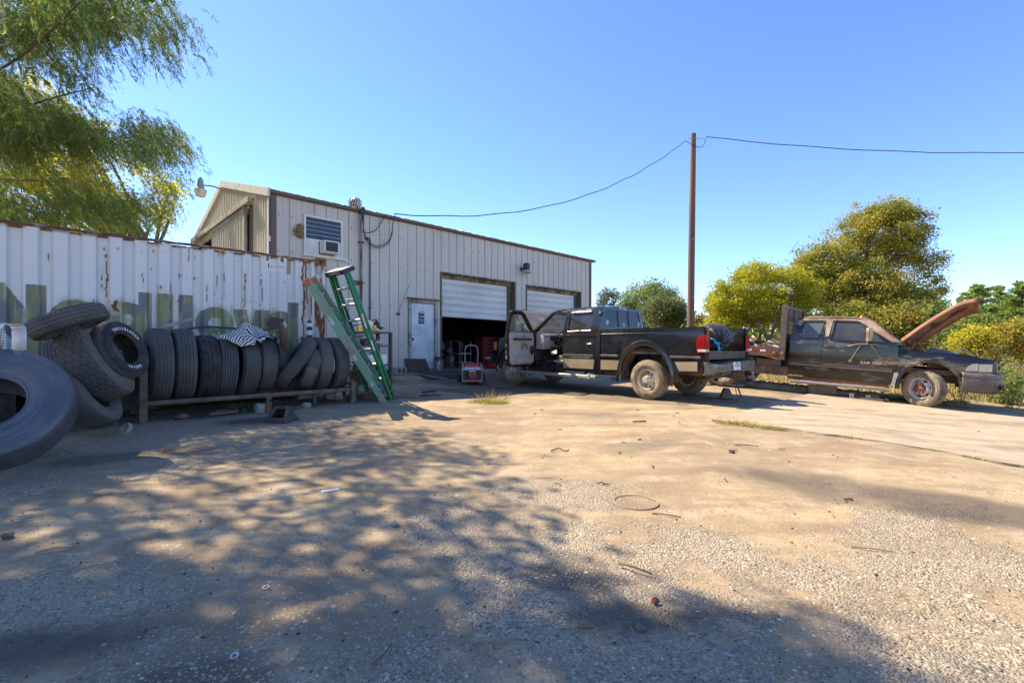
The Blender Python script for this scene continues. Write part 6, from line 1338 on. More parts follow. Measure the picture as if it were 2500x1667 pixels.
def hoodf(u, v):
    x = 1.42*u; y = (-.78+1.56*v)*(1-.06*u); e = abs(-1+2*v); bulge = .045*(1-sstep(.42, .62, e))*(1-.5*u); side_ = .06*max(0, (e-.80)/.2)**2
    return (x-.06*e**3*(u > .8), y, .03+bulge-side_-.17*max(0, (u-.70)/.30)**1.7)
mb = MB(); mb.grid(hoodf, 30, 34); o = mb.build('hood_skin', HOODG, hd_); o.modifiers.new('thick', 'SOLIDIFY').thickness = .012
mb = MB(); mb.grid(lambda u, v: (lambda p: (p[0], p[1]*.93, p[2]-.05))(hoodf(.03+.92*u, v)), 14, 12); mb.build('hood_frame', M['plastic'], hd_)
for s in (1, -1): mb = MB(); mb.bar((3.72, s*.70, 1.38), (3.78, s*.70, 1.44), .04, .02); mb.build('hood_hinge', CHAS, pk)
# running boards, chassis, wheels
for s in (1, -1):
    mb = MB(); mb.bx(1.30, 3.95, min(s*.86, s*1.03), max(s*.86, s*1.03), .355, .435); mb.build('step_board', M['alu'], pk, bev=.015)
    mb = MB(); mb.bx(1.46, 1.52, min(s*.88, s*1.04), max(s*.88, s*1.04), .34, .46); mb.build('step_end', M['alu'], pk, bev=.01)
    for x in (1.9, 2.9, 3.6): mb = MB(); mb.bar((x, s*.5, .50), (x, s*.92, .36), .06, .02); mb.build('step_bracket', CHAS, pk)
    mb = MB(); mb.bx(-1.22, 5.1, min(s*.36, s*.44), max(s*.36, s*.44), .52, .68); mb.build('frame_rail', CHAS, pk)
    for k, xx in enumerate((.0, 4.37)):
        mb = MB(); mb.bx(xx-.55, xx+.55, min(s*.46, s*.53), max(s*.46, s*.53), .42, .46); mb.build('leaf_spring', CHAS, pk)
for xx in (.0, 4.37):
    mb = MB(); mb.tube([(xx, -.78, .40), (xx, .78, .40)], .05, 10); mb.lathe([(0, .13), (.10, .11), (.15, 0), (.10, -.11), (0, -.13)], 16, rotm(0, R(90)), off=(xx, .0 if xx < 1 else .25, .40)); mb.build('axle', CHAS, pk)
mb = MB(); mb.tube([(.6, -.2, .45), (2.2, -.25, .42), (4.0, -.3, .5)], .04, 8); mb.build('exhaust_pipe', CHAS, pk)
mb = MB(); mb.box((1.1, .55, .58), (1.0, .36, .28)); mb.build('fuel_tank', M['plastic'], pk, bev=.04)
for s in (1, -1):
    wheel(pk, (.0, s*.80, .418), s, .418, .275, .215, 'lug')
    wheel(pk, (4.44, s*.80, .412), s, .412, .275, .215, 'lug', 'flat')
# bag in the bed
bag = thing('trash_bag', 'big stuffed black trash bag tied with a blue drawstring in the pickup bed', 'trash bag')
bag.location = pk.matrix_basis @ Vector((-.92, -.12, 1.02)); bag.rotation_euler = (0, 0, TH)
mb = MB()
def bagf(u, v):
    th = v*PI; ph = u*2*PI; d = Vector((math.sin(th)*math.cos(ph), math.sin(th)*math.sin(ph), math.cos(th)))
    knot = Vector((-.62, .62, -.48)).normalized(); c = d.dot(knot); s_ = math.acos(max(-1, min(1, c)))
    az = math.atan2(d.dot(Vector((0, 0, 1)).cross(knot).normalized()), d.dot(knot.cross(Vector((0, 0, 1)).cross(knot)).normalized()))
    pl_ = .07*math.sin(az*13+math.sin(az*4)*1.4)*math.exp(-((s_-.55)/.45)**2)+.05*math.sin(az*7+1+s_*2)*math.exp(-((s_-1.1)/.8)**2)+.014*math.sin(d.x*9+d.z*7)*math.sin(d.y*8)
    k = 1+pl_-.30*math.exp(-(s_/.30)**2); z = d.z*k*.29+.28
    return (d.x*k*.36, d.y*k*.42, max(z, .004))
mb.grid(bagf, 110, 60, closeu=True); mb.build('bag', mat('black_bin_liner', (.03, .028, .028), .36, bump=.12, bsc=9, dirt=(.10, .08, .07), dpos=.6, dw=.3, dmax=.5), bag)
BLU = mat('blue_drawstring', (.02, .36, .62), .4)
kp = Vector((-.19, .23, .16))
for pts in ([(0, 0, 0), (-.02, .10, .04), (-.03, .20, .08), (-.01, .27, .10)], [(0, 0, 0), (-.05, .03, -.07), (-.08, .05, -.15)], [(0, 0, 0), (-.06, .07, -.06), (-.09, .10, -.15)], [(.0, 0, .02), (-.03, -.04, .01), (-.03, .01, -.03), (.0, .05, .0), (0, .12, .03)]):
    mb = MB(); mb.tube(smooth([kp+Vector(p)*1.0 for p in pts], 5), .016, 5); mb.build('drawstring', BLU, bag)
# ------------------------------------------------------------------ old flatbed truck with the rusty hood up
RC = M0+RL*.95
rm = thing('flatbed_truck', 'weathered black flatbed truck with rusty raised hood parked at the right', 'flatbed truck', (RC[0], RC[1], -.155), (0, R(3.5), RH))
ROOFP = mat('rusty_roof_paint', (.30, .17, .10), .7, col2=(.22, .10, .055), sc=3, dirt=(.42, .34, .26), dsc=3, dpos=.56, dw=.2)
HOODR = mat('rust_red_hood', (.27, .105, .05), .65, col2=(.20, .065, .032), sc=2.2, dirt=(.33, .17, .095), dsc=3, dpos=.6, dw=.3)
HOODU = mat('hood_underside', (.21, .075, .04), .75, col2=(.34, .20, .12), sc=4, dirt=(.07, .03, .02), dsc=5, dpos=.6, dw=.2)
FLAT = mat('rusty_flatbed_steel', (.10, .085, .075), .7, col2=(.17, .075, .03), sc=3, dirt=(.30, .27, .24), dsc=7, dpos=.62, dw=.1, bump=.2)
ORR = mat('orange_rust', (.30, .12, .035), .85, col2=(.17, .06, .02), sc=4, bump=.3)
ry = tumble(1.30, 1.86, .95, .76, .42, .91)
S = -1   # near side
cabo = [(-2.50, .44), (-2.49, 1.0), (-2.46, 1.29), (-2.39, 1.62), (-2.35, 1.76), (-2.24, 1.825), (-1.6, 1.85), (-1.2, 1.845), (-.99, 1.79), (-.50, 1.335), (-.46, 1.22), (-.46, .90), (-.50, .66), (-.565, .41)]
rw = [(-2.27, 1.345), (-2.285, 1.40), (-2.235, 1.72), (-2.20, 1.745), (-1.86, 1.76), (-1.84, 1.73), (-1.90, 1.345), (-1.93, 1.33), (-2.24, 1.33)]
fw_ = [(-1.685, 1.325), (-1.64, 1.74), (-1.61, 1.768), (-1.24, 1.765), (-1.15, 1.735), (-.86, 1.50), (-.69, 1.32)]
cab = thing('cab', None, None); cab.parent = rm
FWG = glassmat('smoky_glass', (.03, .035, .045), .05, .45, dustamt=.18, dust=(.16, .17, .19))
for s in (1, -1):
    V, F = panelmesh(cabo, [rw, fw_], .07, ry, s); mb = MB(); mb.add(V, F); mb.build('cab_side', PAINT2, cab, recalc=False, deg=40)
    for wn in (rw, fw_):
        V, F = sheet(wn, [], .12, lambda a, b: (a, s*(ry(a, b)-.014), b)); mb = MB(); mb.add(V, F); mb.build('window', (FWG if wn is fw_ else glassmat('bluish_glass', (.12, .16, .17), .06, .5, dustamt=.15, dust=(.25, .28, .28))) if s > 0 or wn is not rw else glassmat('bluish_glass', (.12, .16, .17), .06, .5, dustamt=.15, dust=(.25, .28, .28)), cab, recalc=False)
        mb = MB(); P = [(a, s*(ry(a, b)+.001), b) for a, b in dens(wn, .12)]; mb.tube(P, .013, 5, closed=True); mb.build('window_seal', M['plastic'], cab)
    RP = [(-2.39, 1.66), (-2.35, 1.765), (-2.24, 1.83), (-1.6, 1.855), (-1.2, 1.85), (-.985, 1.795), (-.495, 1.34), (-.57, 1.335), (-.855, 1.53), (-1.15, 1.757), (-1.24, 1.787), (-1.61, 1.79), (-1.675, 1.77), (-1.72, 1.40), (-1.79, 1.40), (-1.80, 1.77), (-1.86, 1.785), (-2.2, 1.77), (-2.265, 1.74), (-2.31, 1.62)]
    V, F = sheet(RP, [], .07, lambda a, b: (a, s*(ry(a, b)+.005), b), .006, (0, -s, 0)); mb = MB(); mb.add(V, F); mb.build('roof_side', ROOFP, cab, recalc=False, deg=40)
    # door seams, moulding, body crease
    mb = MB(); mb.tube([(a, s*(ry(a, b)-.0), b) for a, b in smooth2] if False else [(a, s*(ry(a, b)+.0005), b) for a, b in ((-1.70, 1.82), (-1.78, 1.45), (-1.825, 1.25), (-1.85, .95), (-1.845, .70), (-1.81, .52), (-1.72, .45), (-1.5, .43))], .007, 5); mb.build('door_seam', M['plastic'], cab)
    mb = MB(); mb.prism([(s*.948, .715), (s*.972, .725), (s*.975, .765), (s*.948, .775)], 'x', -2.49, -1.86); mb.build('moulding', TRIM, cab)
    mb = MB(); mb.prism([(s*.948, .715), (s*.972, .725), (s*.975, .765), (s*.948, .775)], 'x', -1.835, -.53); mb.build('moulding', TRIM, cab)
    mb = MB(); mb.prism([(s*.955, .690), (s*.958, .705), (s*.955, .712)], 'x', -2.48, -.54); mb.build('chrome_strip', TAN, cab)
    mb = MB(); mb.box((-1.69, s*.975, 1.165), (.20, .03, .075)); mb.box((-1.69, s*.981, 1.16), (.13, .025, .03), mi=1); mb.build('handle', [PAINT2, M['black']], cab, bev=.012)
    mb = MB(); mb.bx(-2.50, -.58, min(s*.84, s*.90), max(s*.84, s*.90), .33, .415); mb.build('rocker', ORR, cab)
    mb = MB(); mb.tube([(-2.42, s*1.02, .30), (-1.5, s*1.03, .305), (-.62, s*1.02, .315)], .038, 12); mb.build('step_tube', M['steel'], rm)
    for x in (-2.2, -.9): mb = MB(); mb.bar((x, s*.6, .40), (x, s*1.0, .31), .05, .02); mb.build('step_bracket', CHAS, rm)
me = textmesh('RAM 3500', .078, .003, .001, 1.1); tmesh(me, lambda c: (-.91+c.x, -.972-c.z+.0, .85+c.y)); link('lettering', me, mat('pale_badge', (.46, .43, .39), .4), rm)
mb = MB(); mb.bx(-1.12, -.70, -.973, -.966, .785, .793); mb.build('red_stripe', mat('red_pinstripe', (.28, .05, .03), .5), rm)
mb = MB()
def roof2(u, v):
    x = -2.30+1.32*u; y = -.775+1.55*v; e = abs(y)/.775; z = 1.855+.035*(1-e**2)-.05*max(0, e-.88)/.12
    z -= .075*max(0, (u-.80)/.20)**1.7+.05*max(0, (.10-u)/.10)**1.5; return (x, y, z)
mb.grid(roof2, 24, 24); mb.build('roof', ROOFP, cab)
for s in (-1, 1):  # bare roof edge along the drip rail
    mb = MB(); mb.tube([(x, s*.772, z) for x, z in ((-2.25, 1.83), (-1.6, 1.86), (-1.2, 1.85), (-.98, 1.79))], .018, 6); mb.build('drip_rail', ROOFP, cab)
    mb = MB(); mb.tube([(-.98, s*.77, 1.79), (-.75, s*.82, 1.58), (-.49, s*.88, 1.33)], .035, 6); mb.build('pillar', ROOFP, cab)
for y in (-.42, -.21, 0, .21, .42):
    mb = MB(); mb.lathe([(0, .055), (.03, .05), (.045, .02), (.05, 0)], 12, off=(-1.14-.05*(1-abs(y)), y, 1.868)); mb.build('cab_lamp', AMB, cab)
rw_o = [(-.91, .46), (-.945, 1.30), (-.775, 1.83), (.775, 1.83), (.945, 1.30), (.91, .46)]; rwh = [(-.66, 1.36), (-.60, 1.72), (.60, 1.72), (.66, 1.36)]
rx2 = lambda y, z: -2.50+.11*max(0, (z-1.29)/.5)
V, F = sheet(rw_o, [rwh], .09, lambda a, b: (rx2(a, b), a, b), .04, (1, 0, 0)); mb = MB(); mb.add(V, F); mb.build('rear_wall', PAINT2, cab, recalc=False)
V, F = sheet(rwh, [], .15, lambda a, b: (rx2(a, b)+.015, a, b)); mb = MB(); mb.add(V, F); mb.build('rear_window', MILK, cab, recalc=False)
def ws2(u, v): y = -.80+1.60*u; return (-.36-.64*v-.14*(abs(y)/.8)**2*(1-.3*v), y*(1.06-.12*v), 1.27+.54*v)
mb = MB(); mb.grid(ws2, 18, 8); mb.build('windshield', glassmat('hazy_windshield', (.16, .17, .17), .12, .62, dustamt=.3, dust=(.36, .36, .34)), cab)
mb = MB(); mb.bx(-2.46, -.5, -.87, .87, .44, .50); mb.build('cab_floor', M['plastic'], cab)
mb = MB(); mb.bx(-.52, -.44, -.86, .86, .46, 1.23); mb.prism([(-.85, .95), (-.52, .95), (-.52, 1.28), (-.75, 1.26), (-.88, 1.15)], 'y', -.84, .84); mb.build('dashboard', M['plastic'], cab)
DRS = mat('maroon_seat', (.06, .035, .04), .9)
for y in (.42, -.42): seat(rm, -1.45, y, DRS, .55)
mb = MB(); mb.bx(-2.40, -1.95, -.7, .7, .55, 1.1); mb.build('rear_bench', DRS, cab, bev=.05)
cen = Vector((-1.02, .42, 1.18)); mb = MB(); Ms = rotm(0, R(62)); mb.tube([cen+Ms @ Vector((.19*math.cos(a), .19*math.sin(a), 0)) for a in np.linspace(0, 2*PI, 25)[:-1]], .016, 6, closed=True); mb.build('steering_wheel', M['plastic'], cab)
# tow mirror on a triangular bracket, both sides
for s in (-1, 1):
    mi_ = thing('tow_mirror', None, None, (-.98, s*1.22, 1.47)); mi_.parent = rm
    mb = MB(); V, F = sheet([(-.09, -.13), (.09, -.13), (.10, .0), (.085, .15), (-.085, .15), (-.10, 0)], [], .05, lambda a, b: (.035+.03*math.cos(a*9)*math.cos(b*6), a, b), .05, (-1, 0, 0)); mb.add(V, F)
    o = mb.build('shell', mat('chalky_mirror', (.50, .42, .28), .5, dirt=(.22, .15, .09), dpos=.55) if 'chalky_mirror' not in bpy.data.materials else bpy.data.materials['chalky_mirror'], mi_, bev=.01); o.rotation_euler = (0, 0, R(18*s))
    mb = MB(); mb.add([(-.02, -.08, -.12), (-.02, .08, -.12), (-.02, .075, .14), (-.02, -.075, .14)], [(0, 1, 2, 3)]); o = mb.build('mirror_glass', bpy.data.materials['mirror_glass'], mi_); o.rotation_euler = (0, 0, R(18*s))
    MP = mat('mirror_arm', (.34, .25, .15), .6, col2=(.2, .12, .06), sc=8) if 'mirror_arm' not in bpy.data.materials else bpy.data.materials['mirror_arm']
    for a, b in (((0, 0, -.13), (0, -.01*s, -.21)), ((-.14, -.02*s, -.21), (.10, -.02*s, -.205)), ((-.10, -.02*s, -.21), (-.30, -.255*s, -.60)), ((.06, -.02*s, -.21), (.32, -.255*s, -.62)), ((-.14, -.02*s, -.21), (-.36, -.26*s, -.27)), ((.10, -.02*s, -.205), (.26, -.26*s, -.24))):
        mb = MB(); mb.tube([a, b], .013, 7); mb.build('arm', MP, mi_)
    for p in ((-.30, -.256*s, -.60), (.32, -.256*s, -.62)): mb = MB(); mb.box(p, (.06, .02, .05)); mb.build('arm_foot', MP, mi_)
# front fenders
ryf = lambda x, z: .965-.13*max(0, (x-.55)/.5)**2-(.10*max(0, (z-.98)/.2)**1.5 if z > .98 else 0)+.03*math.exp(-((z-.93)/.12)**2)*math.exp(-((x-.05)/.5)**2)
arch2 = [(.07+.475*math.cos(a), .40+.545*math.sin(a)) for a in np.linspace(PI, 0, 19)]
fen = clean([(-.455, .90), (-.455, 1.20), (-.40, 1.185), (-.1, 1.15), (.4, 1.16), (.75, 1.115), (.93, 1.055), (1.02, .99), (1.02, .82), (.58, .80), (.555, .62)]+[p for p in arch2[::-1]]+[(-.405, .36), (-.53, .40), (-.50, .64)])
for s in (1, -1):
    V, F = panelmesh(fen, [], .06, ryf, s); mb = MB(); mb.add(V, F); mb.build('front_fender', PAINT2, rm, recalc=False, deg=40)
    mb = MB(); P = []
    for a in np.linspace(PI+.1, -.05, 30):
        for (r1, r2, dy) in ((.47, .54, .0), (.485, .555, .018), (.525, .595, .020), (.545, .62, .0)): x_, z_ = .07+r1*math.cos(a), .40+r2*math.sin(a); P.append((x_, s*(ryf(x_, .8)+dy), z_))
    mb.add(P, [(i*4+k, (i+1)*4+k, (i+1)*4+k+1, i*4+k+1) for i in range(29) for k in range(3)]); mb.build('arch_lip', PAINT2, rm, deg=60)
    mb = MB()
    for i, a in enumerate(np.linspace(PI+.1, -.1, 24)):
        for dy in (.95, .45): mb.v.append((.07+.47*math.cos(a), s*dy, .40+.545*math.sin(a)))
    mb.f += [(2*i, 2*i+2, 2*i+3, 2*i+1) for i in range(23)]; mb.m += [0]*23; mb.build('wheel_well', mat('dusty_wheel_well', (.22, .16, .095), .9, col2=(.12, .09, .06), sc=4) if 'dusty_wheel_well' not in bpy.data.materials else bpy.data.materials['dusty_wheel_well'], rm)
    mb = MB(); mb.prism([(-.54, .40), (-.41, .37), (-.40, .52), (-.44, .70), (-.50, .68)], 'y', s*.962, s*.972); mb.build('patch_plate', M['alu'], rm)
    # headlamp and corner lamp
    hl = thing('headlight', None, None); hl.parent = rm
    def lens(x0, x1, nm_, m_):
        lo = [(x0, .825), (x1, .835), (x1, .985), (x0+.10*(x0 < .6), .97), (x0+.03*(x0 < .6), .91)]
        V, F = sheet(lo, [], .05, lambda a, b: (a, s*(ryf(a, b)+.012), b), .06, (0, -s, 0)); mb = MB(); mb.add(V, F); return mb.build(nm_, m_, hl, recalc=False)
    lens(.585, .765, 'turn_lens', CLR); lens(.775, .965, 'lamp_lens', mat('bright_lens', (.72, .64, .42), .15, col2=(.5, .46, .38), sc=7) if 'bright_lens' not in bpy.data.materials else bpy.data.materials['bright_lens'])
    mb = MB(); mb.bx(.985, 1.045, min(s*.60, s*.80), max(s*.60, s*.80), .83, .99); mb.build('lamp_front', CLR, hl, bev=.01)
    mb = MB(); mb.bx(.98, 1.03, min(s*.805, s*.86), max(s*.805, s*.86), .81, 1.03); mb.build('header_end', TRIM, rm)
mb = MB(); mb.bx(.96, 1.0, -.80, .80, .80, 1.02); mb.bx(.93, .99, -.58, .58, .60, 1.05); mb.build('radiator_support', M['black'], rm)
for k in range(3): mb = MB(); mb.tube([(1.02, -.3+.3*k, .72), (1.10, -.28+.3*k, .90), (1.03, -.26+.3*k, 1.04)], .025, 6); mb.build('loose_hose', M['plastic'], rm)
# bumper
bp = thing('front_bumper', None, None); bp.parent = rm
BMP = mat('scuffed_bumper', (.055, .05, .046), .42, col2=(.10, .09, .078), sc=3, dirt=(.22, .17, .12), dsc=3.5, dpos=.62, dw=.2, coat=.2)
pb = [(.0, .80), (.05, .80), (.085, .77), (.09, .72), (.07, .69), (.085, .67), (.075, .50), (.05, .43), (.0, .40)]
def bmp(u, v):
    k = v*(len(pb)-1); i = min(int(k), len(pb)-2); f = k-i; o = pb[i][0]*(1-f)+pb[i+1][0]*f; z = pb[i][1]*(1-f)+pb[i+1][1]*f
    # plan outline: along the side, round the corner, across the front
    L = [(.54, -.985), (.80, -.975), (1.00, -.91), (1.10, -.76), (1.13, -.5), (1.135, 0), (1.13, .5), (1.10, .76), (1.0, .91), (.80, .975), (.54, .985)]
    t = u*(len(L)-1); j = min(int(t), len(L)-2); g = t-j; x = L[j][0]*(1-g)+L[j+1][0]*g; y = L[j][1]*(1-g)+L[j+1][1]*g
    nx, ny = (x-.3)/1.0, y/1.0; n_ = math.hypot(nx, ny); nx, ny = nx/n_, ny/n_
    dent = -.03*math.exp(-((u-.22)/.02)**2)*(z < .7)
    return (x+nx*(o-.05+dent), y+ny*(o-.05+dent), z-.03*(1-min(1, abs(u-.5)*2))*0)
mb = MB(); mb.grid(bmp, 70, 26); o = mb.build('bumper_skin', BMP, bp, deg=50); o.modifiers.new('thick', 'SOLIDIFY').thickness = .02
for s in (-1, 1):
    mb = MB(); mb.box((1.075, s*.80, .545), (.05, .19, .10), rotm(0, 0, R(-38*s))); mb.build('fog_lamp_hole', M['black'], bp, bev=.01)
    mb = MB(); mb.tube([(.555, s*.99, .70), (.60, s*.985, .55), (.63, s*.97, .42)], .006, 4); mb.build('trim_edge', M['steel'], bp)
# hood, raised
hd2 = thing('hood', None, None, (-.34, 0, 1.275), (R(-9), R(-43), 0)); hd2.parent = rm
def h2(u, v, d=0):
    x = 1.50*u; e = abs(-1+2*v); y = (-.80+1.60*v)*(1-.20*u**2); top = .085*(1-sstep(.35, .75, e))*(1-.25*u)
    side = .07*max(0, (e-.92)/.08)**1.2; return (x-.10*e**2*u, y, .04+top-side-.09*max(0, (u-.80)/.2)**1.6+.04*math.sin(u*PI)-d)
mb = MB(); mb.grid(h2, 34, 40); o = mb.build('hood_skin', HOODR, hd2); md = o.modifiers.new('thick', 'SOLIDIFY'); md.thickness = .01; md.offset = 0
mb = MB(); mb.grid(lambda u, v: (lambda p: (p[0], p[1]*.96, p[2]-.018-.012*math.sin(u*19)*math.sin(v*15)))(h2(.03+.92*u, .03+.94*v)), 26, 26); mb.build('hood_frame', HOODU, hd2)
for v0 in (.2, .5, .8):
    mb = MB(); mb.tube([(lambda p: (p[0], p[1], p[2]-.045))(h2(u, .5+(v0-.5)*(1-.2*u))) for u in np.linspace(.08, .9, 8)], .03, 6); mb.build('hood_rib', HOODU, hd2)
for k in range(7):
    u, v = random.uniform(.15, .85), random.uniform(.15, .85); p = h2(u, v); mb = MB(); mb.box((p[0], p[1], p[2]-.036), (.10, .035, .012), rotm(0, 0, random.uniform(-.3, .3))); mb.build('hood_slot', M['black'], hd2)
mb = MB(); mb.tube([(1.42, -.45, -.04), (1.58, -.20, -.12), (1.66, .05, -.20)], .012, 6); mb.build('latch_rod', M['darkiron'], hd2)
mb = MB(); mb.tube([(1.42, -.1, -.04), (1.60, .0, -.14), (1.68, .08, -.20)], .010, 6); mb.build('latch_rod', M['darkiron'], hd2)
for s in (1, -1):
    mb = MB(); mb.bar((-.26, s*.70, 1.17), (-.20, s*.72, 1.36), .05, .02); mb.build('hinge', HOODU, rm)
    mb = MB(); mb.bar((.0, s*.72, 1.10), (-.14, s*.73, 1.34), .035, .02); mb.build('hinge', HOODU, rm)
# engine bay
mb = MB(); mb.bx(-.42, .95, -.80, .80, .70, .80); mb.build('inner_floor', CHAS, rm)
for k in range(22):
    x, y = random.uniform(-.3, .88), random.uniform(-.72, .72); mb = MB(); mb.box((x, y, .99+random.uniform(-.06, .10)-.05*max(0, x)), (random.uniform(.1, .35), random.uniform(.1, .3), random.uniform(.12, .26)), rotm(random.uniform(-.1, .1), random.uniform(-.1, .1), random.uniform(-.3, .3))); mb.build('engine_part', random.choice([M['plastic'], M['darkiron'], M['darkiron'], CHAS]), rm, bev=.015)
mb = MB(); mb.tube(smooth([(-.05, -.62, 1.13), (.15, -.58, 1.17), (.35, -.45, 1.15), (.45, -.2, 1.12)], 6), .06, 10); mb.build('intake_pipe', mat('greyish_pipe', (.10, .11, .15), .35), rm)
for k in range(8):
    mb = MB(); mb.tube(smooth([(random.uniform(-.3, .8), random.uniform(-.72, .6), random.uniform(1.0, 1.13)) for _ in range(4)], 5), random.uniform(.010, .02), 6); mb.build('hose', M['plastic'], rm)
mb = MB(); mb.tube([(-.36, -.86, 1.13), (-.37, -.87, 1.60), (-.38, -.87, 2.05)], .004, 5); mb.lathe([(0, 1.16), (.02, 1.15), (.025, 1.11), (0, 1.11)], 8, off=(-.36, -.86, 0)); mb.build('antenna', M['plastic'], rm)
mb = MB(); mb.bx(-.62, -.28, -.84, .84, 1.16, 1.225); mb.build('cowl', M['plastic'], rm)
# flatbed
fb = thing('flatbed', None, None); fb.parent = rm
BX0, BX1, BW = -5.55, -2.68, 1.12
mb = MB(); mb.bx(BX0, BX1, -BW+.05, BW-.05, 1.03, 1.06); mb.build('deck', FLAT, fb)
for s in (1, -1):
    mb = MB(); mb.bx(BX0, BX1, min(s*(BW-.05), s*BW), max(s*(BW-.05), s*BW), .86, 1.085); mb.build('side_rail', FLAT, fb)
    mb = MB(); mb.prism([(BX0, .858), (-3.05, .858), (BX1, .78), (BX1, .80), (-3.05, .875)], 'y', s*(BW-.28), s*(BW+.02)); mb.build('skirt', ORR, fb)
    mb = MB(); mb.prism([(BX1-.25, .86), (BX1, .785), (BX1, .86)], 'y', s*(BW-.03), s*(BW-.005)); mb.build('skirt_end', ORR, fb)
    for k, (x, m_) in enumerate(((-3.42, 'w'), (-3.25, 'r'), (-3.10, 'w2'), (-3.75, 'w'), (-3.95, 'r'))):
        mb = MB(); mb.bx(x, x+.13, min(s*(BW+.001), s*(BW+.004)), max(s*(BW+.001), s*(BW+.004)), .96, 1.01); mb.build('reflector_tape', {'w': M['white'], 'w2': M['white'], 'r': mat('red_tape', (.48, .03, .02), .4) if 'red_tape' not in bpy.data.materials else bpy.data.materials['red_tape']}[m_], fb)
    ml = MB(); ml.lathe([(0, .012), (.045, .010), (.05, 0)], 18, rotm(R(90*(-s))), off=(-2.80, s*(BW+.001), .96)); ml.lathe([(.05, 0), (.05, .014), (.06, .014), (.062, 0)], 18, rotm(R(90*(-s))), off=(-2.80, s*(BW+.001), .96), mi=1); ml.build('marker_lamp', [AMB, M['darkiron']], fb)
# headboard
HB = mat('faded_black_headboard', (.06, .055, .055), .6, col2=(.13, .11, .10), sc=4, dirt=(.22, .11, .06), dsc=5, dpos=.56, dw=.2, bump=.2)
hb = thing('headboard', None, None); hb.parent = rm
for y in (-BW+.04, BW-.04): mb = MB(); mb.bx(-2.675, -2.555, y-.04, y+.04, .785, 2.12); mb.build('post', HB, hb, bev=.006)
for z0, z1 in ((2.04, 2.11), (1.34, 1.42), (1.0, 1.08)): mb = MB(); mb.bx(-2.655, -2.59, -BW+.081, BW-.081, z0, z1); mb.build('cross_bar', HB, hb)
for y in (-.62, -.08, .08, .62): mb = MB(); mb.bx(-2.65, -2.60, y-.025, y+.025, 1.421, 2.039); mb.build('stile', HB, hb)
mb = MB(); mb.bx(-2.64, -2.62, -BW+.081, BW-.081, 1.78, 2.039); mb.bx(-2.64, -2.62, -BW+.081, BW-.081, 1.081, 1.339); mb.build('sheet_panel', HB, hb)
msh = bpy.data.materials.new('expanded_metal'); t = NT(msh); v = t.coord((1, 1, 1.6)); ch = t.voro(v, 26, 'Distance'); t.set(Base_Color=(.13, .085, .06), Roughness=.7)
mb = MB()
for k in range(int(2*BW/.05)):
    y = -BW+.10+.05*k
    if y > BW-.1: break
    for dz in (1, -1): mb.bar((-2.628, y, 1.43 if dz > 0 else 1.77), (-2.628, y+.17 if y+.17 < BW-.08 else BW-.08, 1.77 if dz > 0 else 1.43), .006, .008)
o = tag(mb.build('mesh_grille', msh, hb), kind='stuff')
for s in (1, -1): mb = MB(); mb.lathe([(0, .012), (.03, .01), (.034, 0)], 14, rotm(R(90*(-s))), off=(-2.61, s*BW, .95)); mb.build('marker_lamp', AMB, hb)
# load on the deck
jt = thing('scrap_load', 'heap of pale scrap boards and rubbish on the flatbed deck', 'scrap'); jt.location = rm.matrix_basis @ Vector((-3.2, -.3, 1.065)); jt.rotation_euler = (0, R(3.5), RH)
for k in range(26):
    mb = MB(); mb.box((random.uniform(-.7, .45), random.uniform(-.6, .9), random.uniform(.02, .16)), (random.uniform(.2, .6), random.uniform(.05, .2), random.uniform(.015, .07)), rotm(random.uniform(-.2, .2), random.uniform(-.25, .25), random.random()*3)); mb.build('scrap_piece', random.choice([M['wood'], M['white'], M['conc'], M['rusty'], M['darkiron']]), jt)
# chassis and wheels
for s in (1, -1):
    mb = MB(); mb.bx(-5.3, 1.0, min(s*.36, s*.44), max(s*.36, s*.44), .52, .72); mb.build('frame_rail', CHAS, rm)
    mb = MB(); mb.bx(-5.3, BX1+.2, min(s*.34, s*.44), max(s*.34, s*.44), .721, 1.029); mb.build('sub_frame', CHAS, rm)
mb = MB(); mb.box((-2.95, -.72, .62), (.55, .40, .34)); mb.build('tool_box', mat('brown_grey_box', (.15, .10, .075), .8, col2=(.2, .15, .11), sc=4) , rm, bev=.02)
mb = MB(); mb.bx(-3.35, -2.5, -.95, -.90, .40, .62); mb.build('fuel_guard', CHAS, rm)
for xx in (-3.95, -.02): mb = MB(); mb.tube([(xx, -.8, .39), (xx, .8, .39)], .055, 10); mb.lathe([(0, .15), (.12, .12), (.16, 0), (.12, -.12), (0, -.15)], 16, rotm(0, R(90)), off=(xx, 0, .39)); mb.build('axle', CHAS, rm)
CH2 = mat('chrome_and_dust_rim', (.74, .72, .68), .25, .55, dirt=(.40, .29, .18), dsc=3, dpos=.54, dw=.25); RHB = mat('rusty_hub', (.17, .065, .04), .8, col2=(.24, .10, .06), sc=9)
TIRE2 = mat('dusty_tan_tyre', (.20, .155, .105), .85, col2=(.28, .22, .155), sc=3, dirt=(.06, .05, .042), dsc=4, dpos=.6, dw=.2, bump=.15, bsc=100)
for s in (1, -1):
    wheel(rm, (-.01, s*.83, .392), s, .392, .245, .215, 'lug', 'out', R(-34), CH2, RHB, TIRE2)
    wheel(rm, (-3.95, s*1.06, .392), s, .392, .235, .215, 'lug', 'in', 0, RIM, CHAS, TIRE2); wheel(rm, (-3.95, s*.78, .392), s, .392, .235, .215, 'lug', 'in', 0, RIM, CHAS, TIRE2)
